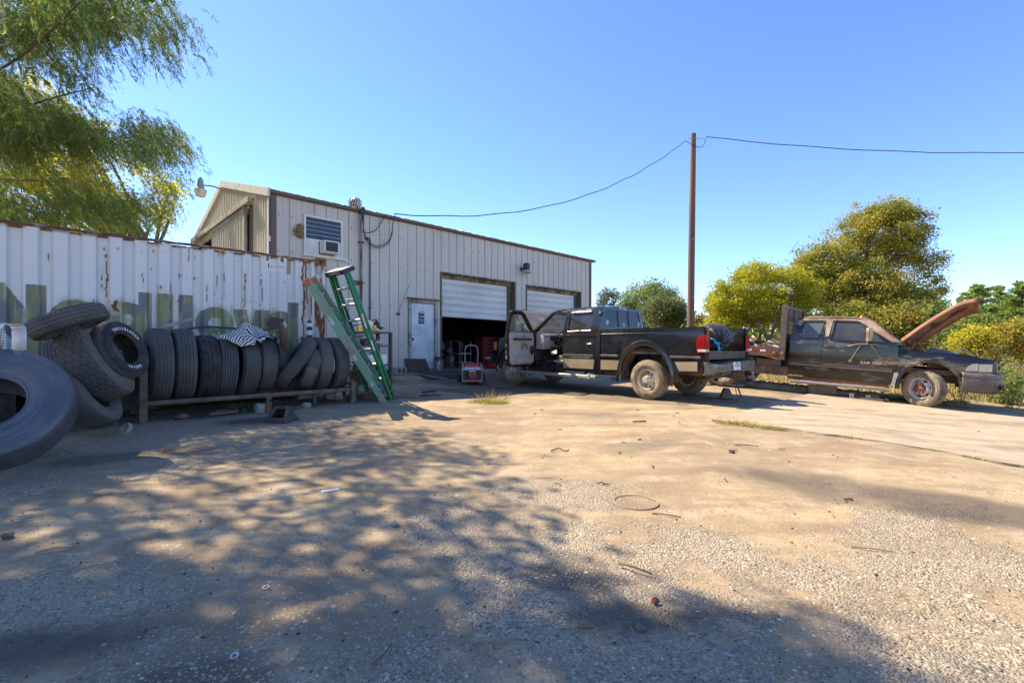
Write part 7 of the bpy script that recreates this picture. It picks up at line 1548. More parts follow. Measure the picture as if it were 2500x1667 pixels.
# ------------------------------------------------------------------ trees, bushes, weeds, pole and wires
LEAF = leafmat('leaf_blades', .5); NEED = leafmat('feathery_needles', .6); STRAW = leafmat('straw_blades', .35, .7)
BARK = mat('grey_brown_bark', (.16, .125, .10), .9, col2=(.085, .068, .055), sc=9, stretch=(1, 1, .25), bump=.8, bsc=35)
def leafquads(cen, size, cols, rg, flat=.35, aspect=.55, droop=0, dirs=None):
    """one bent leaf (two triangles as a kite) for each centre"""
    n = len(cen); d = rg.normal(size=(n, 3)) if dirs is None else dirs+rg.normal(size=(n, 3))*.35
    d[:, 2] = d[:, 2]*flat-droop; d /= np.linalg.norm(d, axis=1, keepdims=True)+1e-9
    t = rg.normal(size=(n, 3)); s = np.cross(d, t); s /= np.linalg.norm(s, axis=1, keepdims=True)+1e-9
    L = size*rg.uniform(.45, 1.5, n)[:, None]; W = L*aspect
    V = np.stack([cen-d*L*.5, cen+s*W*.5, cen+d*L*.5, cen-s*W*.5], 1).reshape(-1, 3)
    F = np.arange(4*n).reshape(n, 4)
    return V, F, np.repeat(cols, 4, 0)
def palette(n, rg, pal, wts, jit=.14):
    k = rg.choice(len(pal), n, p=np.array(wts)/sum(wts)); c = np.array(pal)[k]; return np.clip(c*(1+rg.normal(size=(n, 1))*jit), .004, 1)
def limb_tree(name, label, cat, base, blobs, nclump, per, lsize, pal, wts, trunk, seed, group=None, clump=.42, spread=.5, trunks=1, gaps=.0, limb_n=26, tw=.10, flat=.5, dens_in=.35):
    """blobs: (cx,cy,cz,rx,ry,rz) relative to the base; leaves gather in clumps hung on limbs that reach into each blob"""
    rg = np.random.default_rng(seed); t = thing(name, label, cat, base, 0, group)
    cl = []; vol = np.array([b[3]*b[4]*b[5] for b in blobs])**(2/3); vol = vol/vol.sum()
    while len(cl) < nclump:
        b = blobs[rg.choice(len(blobs), p=vol)]; p = rg.normal(size=3); p /= np.linalg.norm(p); r = (dens_in+(1-dens_in)*rg.random())**(.5)*rg.uniform(.82, 1.2)
        q = np.array(b[:3])+p*r*np.array(b[3:]);
        if q[2] < .15: continue
        if gaps and vnoise(np.array([q[0]*.9+q[1]*.7+50]), np.array([q[2]*.9+50]), seed)[0] < gaps: continue
        cl.append(q)
    cl = np.array(cl); cs = clump*rg.uniform(.6, 1.3, len(cl))
    idx = np.repeat(np.arange(len(cl)), per); off = rg.normal(size=(len(idx), 3))*np.array((1, 1, .75))*cs[idx][:, None]*spread
    cen = cl[idx]+off; tone = rg.uniform(.78, 1.2, len(cl))[idx][:, None]
    hue = palette(len(cl), rg, pal, wts, .1)[idx]*.72+palette(len(idx), rg, pal, wts, .14)*.28
    V, F, c = leafquads(cen, lsize, np.clip(hue*tone, .004, 1), rg, flat)
    link('crown', fastmesh('crown', V, F, c), LEAF, t)
    mb = MB(); tops = []
    for k in range(trunks):
        a = 2*PI*k/max(trunks, 1)+seed; b0 = Vector((.12*math.cos(a), .12*math.sin(a), -.15)) if trunks > 1 else Vector((0, 0, -.15))
        hgt, lean = trunk[0], trunk[2] if len(trunk) > 2 else .1
        P = [b0, b0+Vector((lean*.3*math.cos(a), lean*.3*math.sin(a), hgt*.35)), b0+Vector((lean*.8*math.cos(a), lean*.8*math.sin(a), hgt*.7)), b0+Vector((lean*1.2*math.cos(a), lean*1.2*math.sin(a), hgt))]
        P = smooth(P, 5); mb.tube(P, [trunk[1]*(1-.5*i/len(P))*(1.35 if i == 0 else 1) for i in range(len(P))], 8); tops.append(P)
    mb.build('trunk', BARK, t, deg=60)
    mb = MB(); sel = rg.choice(len(cl), min(limb_n, len(cl)), replace=False)
    for i in sel:
        P = tops[rg.integers(len(tops))]; st_ = P[rg.integers(len(P)//2, len(P))]; e = Vector(cl[i]); m_ = st_.lerp(e, .5)+Vector((rg.normal()*.2, rg.normal()*.2, .12*(e-st_).length))
        L = (e-st_).length; r0 = trunk[1]*.42*min(1, .35+L/6); pts = smooth([st_, m_, e], 5); mb.tube(pts, [max(.012, r0*(1-.85*q/len(pts))) for q in range(len(pts))], 5, cap=False)
        for q in range(3):
            s2 = pts[rg.integers(3, len(pts))]; e2 = s2+Vector(rg.normal(size=3))*.55*tw*10*.5; mb.tube([s2, s2.lerp(e2, .5)+Vector((0, 0, .08)), e2], [.02, .013, .006], 4, cap=False)
    mb.build('limbs', BARK, t, deg=60); return t
def at(u, v, Y): return ((u-1250)/1130*Y, Y, CZ-(v-842)/1130*Y)
def ub(u0, u1, v0, v1, Y, base, ry_=None):
    """ellipsoid that spans a stretch of the view at depth Y, relative to the tree base"""
    cx, _, z1 = at((u0+u1)/2, v0, Y); z0 = at(0, v1, Y)[2]; rx = (u1-u0)/2/1130*Y; rz = (z1-z0)/2; return (cx-base[0], Y-base[1], (z0+z1)/2-base[2], rx, ry_ or rx*.9, rz)
def gb(u, Y): x = (u-1250)/1130*Y; return (x, Y, float(gz(x, Y)))
YG = [(.52, .47, .03), (.42, .42, .035), (.60, .51, .035), (.27, .33, .04)]; OL = [(.29, .31, .045), (.42, .38, .05), (.48, .38, .055), (.46, .30, .06), (.16, .20, .04)]; DK = [(.12, .18, .045), (.19, .25, .06), (.26, .30, .075), (.33, .34, .075)]
b = gb(1846, 26)
limb_tree('yellow_tree', 'spreading yellow green tree with several grey trunks behind the flatbed', 'tree', b,
  [ub(1725, 1830, 690, 790, 26, b), ub(1790, 1900, 640, 740, 26, b), ub(1850, 1990, 655, 770, 26.5, b), ub(1730, 1800, 760, 830, 25.6, b), ub(1900, 1985, 740, 815, 26, b), ub(1800, 1900, 700, 790, 27.2, b), ub(1750, 1950, 685, 800, 26.4, b)], 700, 125, .105, YG, [4, 4, 2, 2], (2.2, .12, 1.3), 11, None, .42, .5, 5, .16, 20)
b = gb(2098, 30)
limb_tree('large_tree', 'tallest tree, olive and gold leaves, standing behind the flatbed truck cab', 'tree', b,
  [ub(2060, 2230, 495, 640, 30, b), ub(2130, 2260, 500, 620, 30, b), ub(1960, 2110, 570, 720, 30, b), ub(2150, 2295, 600, 760, 30, b), ub(2000, 2200, 640, 790, 29, b), ub(1950, 2040, 610, 690, 30, b), ub(2080, 2270, 690, 800, 29.5, b), ub(1900, 2060, 690, 800, 29.5, b)], 1150, 115, .12, OL, [4, 4, 3, 1.6, 3], (6.5, .26, .4), 12, None, .55, .5, 2, .40, 60)
bare = [at(2008, 560, 30), at(2035, 548, 30), at(2045, 580, 30)]
b = gb(1585, 38)
limb_tree('dark_tree', 'round dark green tree between the shop corner and the pole', 'tree', b, [ub(1520, 1640, 692, 790, 38, b), ub(1500, 1570, 740, 810, 38, b), ub(1590, 1668, 705, 810, 37, b), ub(1545, 1660, 760, 845, 37, b)], 520, 110, .15, DK, [3, 3, 2, 1], (3.2, .2, .5), 13, None, .6, .5, 1, .28, 24)
b = gb(1640, 33)
limb_tree('grey_green_tree', 'pale grey green leafy tree just left of the utility pole', 'tree', b, [ub(1575, 1665, 730, 800, 33, b), ub(1590, 1670, 770, 840, 33, b)], 260, 120, .125, [(.17, .20, .075), (.24, .26, .10), (.11, .15, .05), (.30, .30, .12)], [3, 3, 2, 1], (2.2, .13, .5), 14, None, .55, .5, 2, .2, 16)
b = gb(1484, 46)
limb_tree('small_far_tree', 'small bluish grey tree far off beside the shop wall corner', 'tree', b, [ub(1460, 1510, 705, 770, 46, b), ub(1470, 1530, 750, 830, 46, b)], 120, 60, .2, [(.11, .14, .08), (.16, .19, .10), (.20, .19, .06)], [3, 2, 1], (3, .15, .3), 15, None, .6, .5, 1, .25, 14)
b = gb(1706, 42)
limb_tree('tan_tree', 'tan autumn leaved thin tree just right of the utility pole', 'tree', b, [ub(1672, 1738, 752, 830, 42, b), ub(1690, 1760, 770, 840, 42, b)], 150, 55, .2, [(.25, .19, .08), (.31, .24, .09), (.18, .16, .06), (.34, .29, .05)], [3, 2, 2, 1], (3.5, .14, .3), 16, None, .6, .5, 2, .3, 20)
for (u0, u1, v0, v1, Y, pal, wts, lab, nm_, sd) in (
    (2010, 2130, 745, 850, 24, OL, [3, 2, 1, 1, 4], 'dark leafy bush behind the flatbed truck cab window', 'bush', 21),
    (2125, 2240, 752, 852, 23, OL, [3, 2, 3, 2, 3], 'twiggy brownish bush behind the windshield of the flatbed truck', 'bush', 22),
    (2215, 2330, 740, 850, 25, DK, [4, 3, 1, 1], 'dark cedar bush behind the raised rusty hood', 'bush', 23),
    (2295, 2420, 770, 868, 21, DK, [2, 3, 3, 2], 'mid green bush right below the tip of the raised hood', 'bush', 24),
    (2345, 2410, 806, 868, 16.5, YG, [4, 2, 4, 1], 'bright yellow bush before the pines at the right edge', 'bush', 25),
    (2420, 2560, 780, 880, 17.5, OL, [2, 3, 4, 3, 1], 'rust tinged olive bush at the right edge of the view', 'bush', 26),
    (1665, 1790, 800, 850, 30, YG, [2, 3, 2, 3], 'low yellow green bush behind the pickup bed', 'bush', 27),
    (1930, 2030, 790, 850, 28, OL, [3, 3, 2, 1, 2], 'low olive bush behind the headboard of the flatbed', 'bush', 28)):
    b = gb((u0+u1)/2, Y); limb_tree(nm_, lab, 'bush', b, [ub(u0, (u0+u1)/2+15, v0+12, v1, Y, b), ub((u0+u1)/2-20, u1, v0, v1, Y, b)], int(150+(u1-u0)*.9), 60, .012*Y*.48, pal, wts, (1.0, .05, .8), sd, 'bushes behind the yard', .021*Y, .5, 3, .22, 22)
# pines
def pine(u, Y, vtop, wpx, label, seed, top_only=False):
    rg = np.random.default_rng(seed); b = gb(u, Y); H = CZ-(vtop-842)/1130*Y-b[2]; w = wpx/2/1130*Y; t = thing('pine_tree', label, 'tree', b, 0, 'pines at the right edge')
    mb = MB(); mb.tube([(0, 0, -.2), (.05, 0, H*.5), (0, .03, H*.97)], [.22, .15, .03], 7); mb.build('trunk', BARK, t)
    C_, D_ = [], []; br = MB(); n = 46 if not top_only else 26
    for k in range(n):
        f = (k+.5)/n; z = H*(.70+.30*f) if top_only else H*(.18+.82*f); a = k*2.4+rg.normal()*.3
        L = w*(1-f)**.7*rg.uniform(.7, 1.15)+.15 if not top_only else w*math.sqrt(max(.05, 1-(2*f-1)**2))*rg.uniform(.6, 1.1)
        e = Vector((L*math.cos(a), L*math.sin(a), .22*L)); s0 = Vector((0, 0, z)); br.tube([s0, s0+e*.6+Vector((0, 0, .03)), s0+e], [.03, .02, .008], 4, cap=False)
        m = int(60+L*90); q = rg.random(m)**.7*.85+.18; pp = np.array(s0)[None]+q[:, None]*np.array(e)[None]+rg.normal(size=(m, 3))*np.array((.16, .16, .10))*(.5+L*.3); C_.append(pp); D_.append(np.tile(np.array(e)/L, (m, 1))+np.array((0, 0, .4)))
    br.build('limbs', BARK, t); cen = np.concatenate(C_); dd = np.concatenate(D_)
    V, F, c = leafquads(cen, .34, palette(len(cen), rg, [(.20, .31, .06), (.29, .38, .08), (.36, .41, .09), (.12, .20, .05)], [3, 3, 2, 2], .2), rg, 1, .22, 0, dd)
    link('crown', fastmesh('crown', V, F, c), NEED, t)
pine(2385, 46, 697, 62, 'flat topped pine with a bare stem above the raised hood tip', 31, True)
pine(2440, 40, 699, 62, 'slender pine second from the right edge of the view', 32)
pine(2495, 32, 690, 120, 'broad bright pine at the right edge of the view', 33)
pine(2415, 36, 745, 100, 'lower pine between the raised hood and the slender pine', 34)
pine(2555, 30, 700, 110, 'pine cut by the right frame edge', 35)
# a far wood that closes the horizon
def woods():
    rg = np.random.default_rng(40); cen = []; 
    for k in range(330):
        a = rg.uniform(-.15, 1.5); r = rg.uniform(75, 130); x, y = r*math.sin(a), r*math.cos(a); h = rg.uniform(3.5, 7.0)
        m = 90; p = rg.normal(size=(m, 3)); p /= np.linalg.norm(p, axis=1, keepdims=True); p *= rg.random((m, 1))**.4
        cen.append(p*np.array((4.2, 4.2, h*.55))+np.array((x, y, float(gz(x, y))+h*.5)))
    cen = np.concatenate(cen); V, F, c = leafquads(cen, 1.0, palette(len(cen), rg, DK+OL, [3, 3, 2, 1, 2, 2, 1, 1, 3], .25), rg, .6)
    tag(link('far_wood', fastmesh('far_wood', V, F, c), LEAF), kind='stuff')
woods()
# dry field at the right
def field():
    rg = np.random.default_rng(50); n = 46000; x = rg.uniform(5, 34, n*2); y = rg.uniform(8.5, 34, n*2)
    lat = (x-M0[0])*RL[0]+(y-M0[1])*RL[1]; lon = (x-M0[0])*RD[0]+(y-M0[1])*RD[1]; e = fbm(x*1.1, y*1.1, 5, 3)*1.2
    ok = ((lat > 2.35+e*.8) | ((lon > 1.75+e) & (lat > .55+e*.5))) & (rg.random(len(x)) < np.clip(1.3-lat*.035, .25, 1)) & (np.abs((x)/np.maximum(y, .1)) < 1.3)
    x, y, lat = x[ok][:n], y[ok][:n], lat[ok][:n]; n = len(x); z = gz(x, y)
    tall = sstep(.42, .62, fbm(x*.5, y*.5, 8, 3)); h = (.12+.62*tall*sstep(2.6, 4.2, lat+.0))*rg.uniform(.5, 1.3, n)
    a = rg.random(n)*2*PI; w = rg.uniform(.006, .014, n)*(1+y*.03); ln = rg.normal(size=(n, 2))*.28*h[:, None]
    ca, sa = np.cos(a)*w, np.sin(a)*w; B = np.stack([x, y, z], 1)
    V = np.stack([B+np.stack([-ca, -sa, 0*x], 1), B+np.stack([ca, sa, 0*x], 1), B+np.stack([ln[:, 0]*.5+ca*.7, ln[:, 1]*.5+sa*.7, h*.62], 1), B+np.stack([ln[:, 0]*.5-ca*.7, ln[:, 1]*.5-sa*.7, h*.62], 1), B+np.stack([ln[:, 0], ln[:, 1], h], 1)], 1).reshape(-1, 3)
    i = np.arange(n)*5; F4 = np.stack([i, i+1, i+2, i+3], 1); 
    # tips as thin quads sharing one vertex twice are avoided: use a narrow second blade
    c = palette(n, rg, [(.46, .36, .15), (.38, .33, .10), (.52, .42, .20), (.22, .24, .07), (.30, .22, .11)], [4, 3, 3, 2, 1.5], .15)
    V2, F2, c2 = leafquads(B+np.stack([ln[:, 0]*.9, ln[:, 1]*.9, h*.92], 1), .05, np.clip(c*1.15, 0, .75), rg, 1, .45)
    V_ = np.concatenate([V, V2]); F_ = np.concatenate([F4, F2+len(V)]); cc = np.concatenate([np.repeat(c, 5, 0), c2])
    tag(link('dry_grass', fastmesh('dry_grass', V_, F_, cc), STRAW), kind='stuff')
field()
def litter(name, n, fn, size, pal, wts, seed, lift=.008):
    rg = np.random.default_rng(seed); P = []
    while len(P) < n:
        p = fn(rg)
        if p is not None: P.append(p)
    P = np.array(P); cen = np.stack([P[:, 0], P[:, 1], gz(P[:, 0], P[:, 1])+lift+rg.random(len(P))*.02], 1)
    V, F, c = leafquads(cen, size, palette(len(P), rg, pal, wts, .2), rg, .12, .6); return tag(link(name, fastmesh(name, V, F, c), STRAW), kind='stuff')
def behind_kerb(rg):
    q = M0+RD*rg.uniform(-8, .8)+RL*rg.uniform(.85, 2.9); return q
litter('leaf_litter', 5200, behind_kerb, .06, [(.42, .32, .12), (.34, .24, .09), (.5, .42, .2), (.22, .2, .07)], [3, 2, 2, 1], 60, .02)
# weeds: individual plants
def weed(x, y, h, label, seed, pal, wts, group=None, stems=7, spread=.22, leaf=.09, asp=.35, name='weed', nl=26, cat='weed', mt=None):
    rg = np.random.default_rng(seed); t = thing(name, label, cat, G(x, y), 0, group); mb = MB(); cen = []
    for k in range(stems):
        a = rg.random()*6.28; r = rg.random()*spread; s0 = Vector((r*.3*math.cos(a), r*.3*math.sin(a), -.02)); e = Vector((r*1.6*math.cos(a), r*1.6*math.sin(a), h*rg.uniform(.6, 1.05))); P = smooth([s0, s0.lerp(e, .5)+Vector((0, 0, h*.1)), e], 4)
        mb.tube(P, [.006*(1-.6*i/len(P)) for i in range(len(P))], 4, cap=False)
        for q in range(nl): f = rg.uniform(.15, 1); p = P[min(int(f*len(P)), len(P)-1)]; cen.append(np.array(p)+rg.normal(size=3)*leaf*.45)
    mb.build('stems', mat('weed_stem', (.20, .19, .07), .8) if 'weed_stem' not in bpy.data.materials else bpy.data.materials['weed_stem'], t)
    cen = np.array(cen); V, F, c = leafquads(cen, leaf, palette(len(cen), rg, pal, wts, .2), rg, .6, asp, .15); link('leaves', fastmesh('leaves', V, F, c), mt or LEAF, t); return t
WG = [(.12, .20, .04), (.20, .27, .05), (.30, .30, .07)]
for k, (u, Y, h, lab) in enumerate(((2468, 10.2, .85, 'tall dark leafy green weed at the right edge before the dry grass'), (2490, 10.9, .7, 'leafy green weed cut by the right frame edge'), (2440, 10.9, .55, 'lower green weed left of the tall dark weed'), (2415, 11.6, .8, 'yellowing tall weed beside the bumper of the flatbed truck'), (2480, 12.2, 1.1, 'tall pale weed behind the dark green weed'))):
    weed((u-1250)/1130*Y, Y, h, lab, 70+k, WG, [3, 3, 1+k], 'weeds at the right edge', 9, .28, .12, .22, 'weed', 34)
for k, (u, Y, lab) in enumerate(((2345, 10.6, 'dry brown stalks under the bumper of the flatbed truck'), (2385, 10.8, 'thin dry stalks right of the bumper shadow'))):
    weed((u-1250)/1130*Y, Y, .42, lab, 80+k, [(.30, .20, .09), (.36, .27, .12)], [1, 1], 'dry stalks by the flatbed truck', 10, .3, .04, .3, 'dry_weed', 8)
def tuft(x, y, rx, ry, n, h, label, seed, pal, wts, rot=0, name='grass_tuft'):
    rg = np.random.default_rng(seed); t = thing(name, label, 'grass', G(x, y), rot); a = rg.random(n)*6.28; r = np.sqrt(rg.random(n)); px, py = r*np.cos(a)*rx, r*np.sin(a)*ry
    hh = h*rg.uniform(.4, 1.2, n)*(1-.5*r); ln = np.stack([rg.normal(size=n)*.55*hh+px*.25, rg.normal(size=n)*.55*hh+py*.25], 1); w = rg.uniform(.003, .006, n); b = rg.random(n)*6.28; ca, sa = np.cos(b)*w, np.sin(b)*w
    B = np.stack([px, py, np.full(n, -.01)], 1); V = np.stack([B+np.stack([-ca, -sa, 0*w], 1), B+np.stack([ca, sa, 0*w], 1), B+np.stack([ln[:, 0]+ca*.3, ln[:, 1]+sa*.3, hh], 1), B+np.stack([ln[:, 0]-ca*.3, ln[:, 1]-sa*.3, hh], 1)], 1).reshape(-1, 3)
    F = np.arange(4*n).reshape(n, 4); tag(link('blades', fastmesh('blades', V, F, np.repeat(palette(n, rg, pal, wts, .18), 4, 0)), STRAW, t), kind='stuff')
YP = [(.40, .34, .07), (.30, .30, .06), (.50, .42, .15), (.18, .22, .05)]
tuft(-.46, 9.05, .36, .22, 900, .12, 'round yellow green grass tuft in the sunny yard before the pickup', 90, YP, [3, 3, 2, 2])
tuft(-.42, 9.75, .40, .10, 120, .22, 'sparse dry grass wisps just behind the round tuft', 91, [(.36, .25, .10), (.45, .34, .16)], [1, 1])
tuft(3.33, 6.55, .42, .11, 700, .10, 'flat pale grass tuft growing from the slab edge', 92, YP, [3, 3, 3, 1], R(-46))
for k in range(9):
    s = 1.0+k*.62+random.uniform(-.15, .15); p = SA-NV*s-DV*.02; tuft(p[0], p[1], .10+random.random()*.1, .03, 60+int(random.random()*60), .045, 'short green grass in the crack along the slab edge', 93+k, YP, [2, 4, 2, 3], R(-46), 'crack_grass')
for o in list(bpy.data.objects):
    if o.name.startswith('crack_grass'): o['group'] = 'grass along the slab edge'
weed(-3.02, 8.95, .7, 'leafy green weed growing beside the right rack post', 110, [(.16, .20, .04), (.25, .24, .06)], [2, 1], None, 9, .14, .06, .5, 'weed', 30)
q = rk(1.35, .05, 0); weed(q.x, q.y, .14, 'low dark green plant under the middle of the rack', 111, [(.03, .07, .035), (.06, .10, .04)], [2, 1], None, 12, .25, .05, .6, 'ground_plant', 14, 'plant')

# ------------------------------------------------------------------ the feathery tree at the left, whose crown also shades the yard
IMG = [(-400, -900), (455, -900), (455, 0), (498, 70), (478, 150), (395, 190), (345, 165), (300, 150), (275, 205), (312, 285), (262, 305), (300, 330), (375, 282), (420, 310), (478, 322), (488, 390), (455, 470), (395, 520), (382, 575), (330, 560), (0, 640), (-400, 640)]
SHD = [(-900, 1010), (430, 1010), (640, 1060), (760, 1090), (900, 1075), (990, 1125), (1150, 1155), (1300, 1205), (1345, 1285), (1395, 1345), (1385, 1440), (1500, 1505), (1700, 1560), (2050, 1610), (2420, 1690), (2420, 4000), (-900, 4000)]
HOLES = [(175, 1245, 80, 26), (420, 1105, 55, 12), (310, 1110, 45, 12), (520, 1080, 50, 10), (680, 1215, 90, 26), (560, 1280, 60, 20), (480, 1330, 90, 34), (600, 1350, 100, 36), (790, 1350, 60, 30), (530, 1445, 55, 50), (760, 1130, 90, 20), (1030, 1395, 90, 40), (880, 1225, 60, 16), (300, 1370, 80, 30), (560, 1590, 130, 60), (1390, 1400, 55, 30), (1500, 1540, 60, 22), (720, 1160, 80, 14)]
def px_img(p): return (1250+p[0]/p[1]*1130, 842-(p[2]-CZ)/p[1]*1130)
def shade_px(p):
    k = p[2]/SUN.z; x, y = p[0]-SUN.x*k, p[1]-SUN.y*k
    if y < .3: return None
    return (1250+x/y*1130, 842+CZ/y*1130)
def cypress():
    rg = np.random.default_rng(77); base = (-13.2, 9.6, .3)
    t = thing('cypress_tree', 'large feathery drooping tree hanging over the container at the left', 'tree', base)
    cl = []; tries = 0
    def ok(p):
        if p[1] < 1.2: return False
        u, v = px_img(p); inview = -20 < u < 2500 and v > -20
        if inview and not inpoly((u, v), IMG): return False
        if inview and 60 < u < 240 and 90 < v < 240 and rg.random() < .55: return False
        # stay off the container and building
        s = shade_px(p)
        if s is not None and -50 < s[0] < 2500 and 842 < s[1] < 1700:
            if s[1] > 985 and not inpoly(s, SHD) and not (inview and v > 230 and s[1] < 1120) and not (inview and inpoly((s[0], s[1]+70), SHD)): return False
            for (hx, hy, ax, ay) in HOLES:
                if ((s[0]-hx)/ax)**2+((s[1]-hy)/ay)**2 < .8 and not inview: return False
        return True
    # seen part
    while len(cl) < 560 and tries < 400000:
        up_ = len(cl) < 310
        tries += 1; u, v, Y = rg.uniform(-120, 498), (rg.uniform(-160, 330) if up_ else rg.uniform(270, 580)), rg.uniform(7.2, 11.5)
        if vnoise(np.array([u/62+9]), np.array([v/50+9]), 5)[0] < .46: continue
        if not inpoly((u+48, v), IMG) or not inpoly((u, v+38), IMG+[]) and v > 100: continue
        p = np.array(((u-1250)/1130*Y, Y, CZ-(v-842)/1130*Y))
        if v > 330 and Y < 8.6: continue
        if inpoly((u, v), IMG) and ok(p): cl.append(p)
    n_seen = len(cl); tries = 0
    # the part above the frame that throws the shade on the yard
    while len(cl) < n_seen+600 and tries < 300000:
        tries += 1; gu, gv = rg.uniform(-700, 2300), rg.uniform(1060, 2600); Yg = CZ*1130/(gv-842); xg = (gu-1250)/1130*Yg
        if not inpoly((gu, gv), SHD): continue
        if rg.random() > min(1, (Yg/3.2)**1.6+.12): continue
        k = rg.uniform(5.5, 11.5)/SUN.z; p = np.array((xg+SUN.x*k, Yg+SUN.y*k, SUN.z*k))
        if p[0] > -2.0 or math.hypot(p[0]-base[0], p[1]-base[1]) > 11.5: continue
        if ok(p): cl.append(p)
    cl = np.array(cl); print('cypress clumps', n_seen, len(cl))
    PAL = [(.12, .20, .05), (.17, .24, .055), (.26, .30, .06), (.40, .37, .05), (.08, .14, .045)]
    C_, D_, K_ = [], [], []; tw = MB()
    for i, p in enumerate(cl):
        seen = i < n_seen; ns = 15 if seen else 9
        out = np.array((p[0]-base[0], p[1]-base[1], 0)); out /= np.linalg.norm(out)
        hue = palette(1, rg, PAL, [4, 4, 3, 1.6, 3], .1)[0]
        for k in range(ns):
            L = rg.uniform(.28, .62); a = rg.normal()*.9; d0 = np.array((out[0]*math.cos(a)-out[1]*math.sin(a), out[0]*math.sin(a)+out[1]*math.cos(a), .15))*rg.uniform(.3, .8)
            s0 = p+rg.normal(size=3)*np.array((.20, .20, .15)); m = 30 if seen else 13
            f = rg.random(m)[:, None]; pts = s0[None]+d0[None]*L*f+np.array((0, 0, -1))[None]*L*.85*f**1.7
            tang = d0[None]+np.array((0, 0, -1))[None]*1.45*f**.7
            side = rg.normal(size=(m, 3))*.016; C_.append(pts+side); D_.append(tang*1.0+rg.normal(size=(m, 3))*.35); K_.append(np.clip(hue[None]*.65+palette(m, rg, PAL, [4, 4, 3, 1.2, 3], .2)*.35, .01, 1))
            if seen and k < 4: q = [s0+d0*L*g+np.array((0, 0, -1))*L*.85*g**1.7 for g in (0, .5, 1)]; tw.tube(q, [.006, .004, .002], 3, cap=False)
    cen = np.concatenate(C_); dd = np.concatenate(D_); kk = np.concatenate(K_); 
    sz = np.concatenate([np.full(15*30*n_seen, .075), np.full(len(cen)-15*30*n_seen, .15)])[:, None]
    n = len(cen); d = dd/np.linalg.norm(dd, axis=1, keepdims=True); s = np.cross(d, rg.normal(size=(n, 3))); s /= np.linalg.norm(s, axis=1, keepdims=True); L = sz*rg.uniform(.7, 1.3, (n, 1)); W = L*np.where(sz > .1, .20, .13)
    V = np.stack([cen-d*L*.5, cen+s*W*.5, cen+d*L*.5, cen-s*W*.5], 1).reshape(-1, 3)
    link('crown', fastmesh('crown', V, np.arange(4*n).reshape(n, 4), np.repeat(kk, 4, 0)), NEED, t).matrix_basis = Matrix.Translation(-Vector(base))
    o = tw.build('twigs', BARK, t, recalc=False); o.matrix_basis = Matrix.Translation(-Vector(base))
    mb = MB(); mb.tube(smooth([(0, 0, -.3), (.1, -.05, 3), (.0, .1, 7), (.2, 0, 11.5)], 5), [.48-.018*i for i in range(16)], 10); mb.build('trunk', BARK, t)
    mb = MB()
    sel = list(rg.choice(n_seen, 18, replace=False))+list(n_seen+rg.choice(len(cl)-n_seen, 22, replace=False))
    for i in sel:
        e = Vector(cl[i]-np.array(base)); h0 = max(2.4, min(11, e.z-.10*e.xy.length)); s0 = Vector((0, .05, h0)); L = e.length
        pts = smooth([s0, s0.lerp(e, .35)+Vector((0, 0, .35)), s0.lerp(e, .7)+Vector((rg.normal()*.2, rg.normal()*.2, .3)), e], 6); mb.tube(pts, [max(.006, .040*(1-.92*q/len(pts))) for q in range(len(pts))], 5, cap=False)
    mb.build('limbs', mat('reddish_bark', (.13, .075, .05), .9, col2=(.07, .05, .04), sc=8), t)
    sel = rg.choice(n_seen, 60, replace=False)
    cb_ = MB(); ico = [(0, 0, 1), (.9, 0, .3), (.28, .85, .3), (-.73, .53, .3), (-.73, -.53, .3), (.28, -.85, .3), (0, 0, -1)]
    for i in sel:
        c = cl[i]-np.array(base)+rg.normal(size=3)*.2-np.array((0, 0, .25)); b0 = len(cb_.v); cb_.v += [tuple(c+np.array(q)*.022) for q in ico]; cb_.f += [(b0, b0+1+k, b0+1+(k+1) % 5) for k in range(5)]+[(b0+6, b0+1+(k+1) % 5, b0+1+k) for k in range(5)]; cb_.m += [0]*10
    tag(cb_.build('cones', M['darkiron'], t, recalc=False), kind='stuff')
cypress()
# a second crown of the same kind further back, seen between the first tree's sprays
def backcypress():
    b = (-13.5, 17.0, .3)
    limb_tree('yellow_leafy_tree', 'sunlit yellow green tree behind the container and the feathery tree', 'tree', b, [ub(-60, 230, 215, 420, 16, b), ub(120, 420, 370, 560, 16, b), ub(-60, 330, 420, 600, 16.5, b)], 420, 80, .11, [(.58, .52, .035), (.45, .44, .045), (.66, .55, .05), (.25, .28, .05)], [4, 3, 2, 2], (4.2, .22, .5), 78, None, .42, .5, 2, .28, 40)
backcypress()

# ------------------------------------------------------------------ utility pole and wires
px_, py_ = (1690-1250)/1130*21.8, 21.8; pz = float(gz(px_, py_)); pt = CZ-(327-842)/1130*21.8
pole = thing('utility_pole', 'tall brown wooden utility pole standing behind the black pickup bed', 'utility pole', (px_, py_, pz))
WP = mat('brown_pole_wood', (.19, .105, .062), .85, col2=(.10, .06, .042), sc=5, stretch=(1, 1, .06), bump=.6, bsc=30)
mb = MB(); mb.tube([(-.10, 0, -.3), (-.03, 0, (pt-pz)*.5), (.06, 0, pt-pz)], [.165, .150, .118], 14); mb.build('shaft', WP, pole)
mb = MB(); mb.tube([(-.25, -.05, pt-pz-.22), (.06, -.13, pt-pz-.28), (.55, -.05, pt-pz-.27)], .012, 5); mb.build('hook', M['steel'], pole)
for z in (1.2, 3.3, 6.0): mb = MB(); mb.box((-.03, -.15, z), (.05, .02, .08)); mb.build('plate', M['steel'], pole)
top = Vector((px_, py_-.12, pt-.25)); wh = Vector((W0[0]+DV[0]*-1.02-NV[0]*.2, W0[1]+DV[1]*-1.02-NV[1]*.2, 4.90))
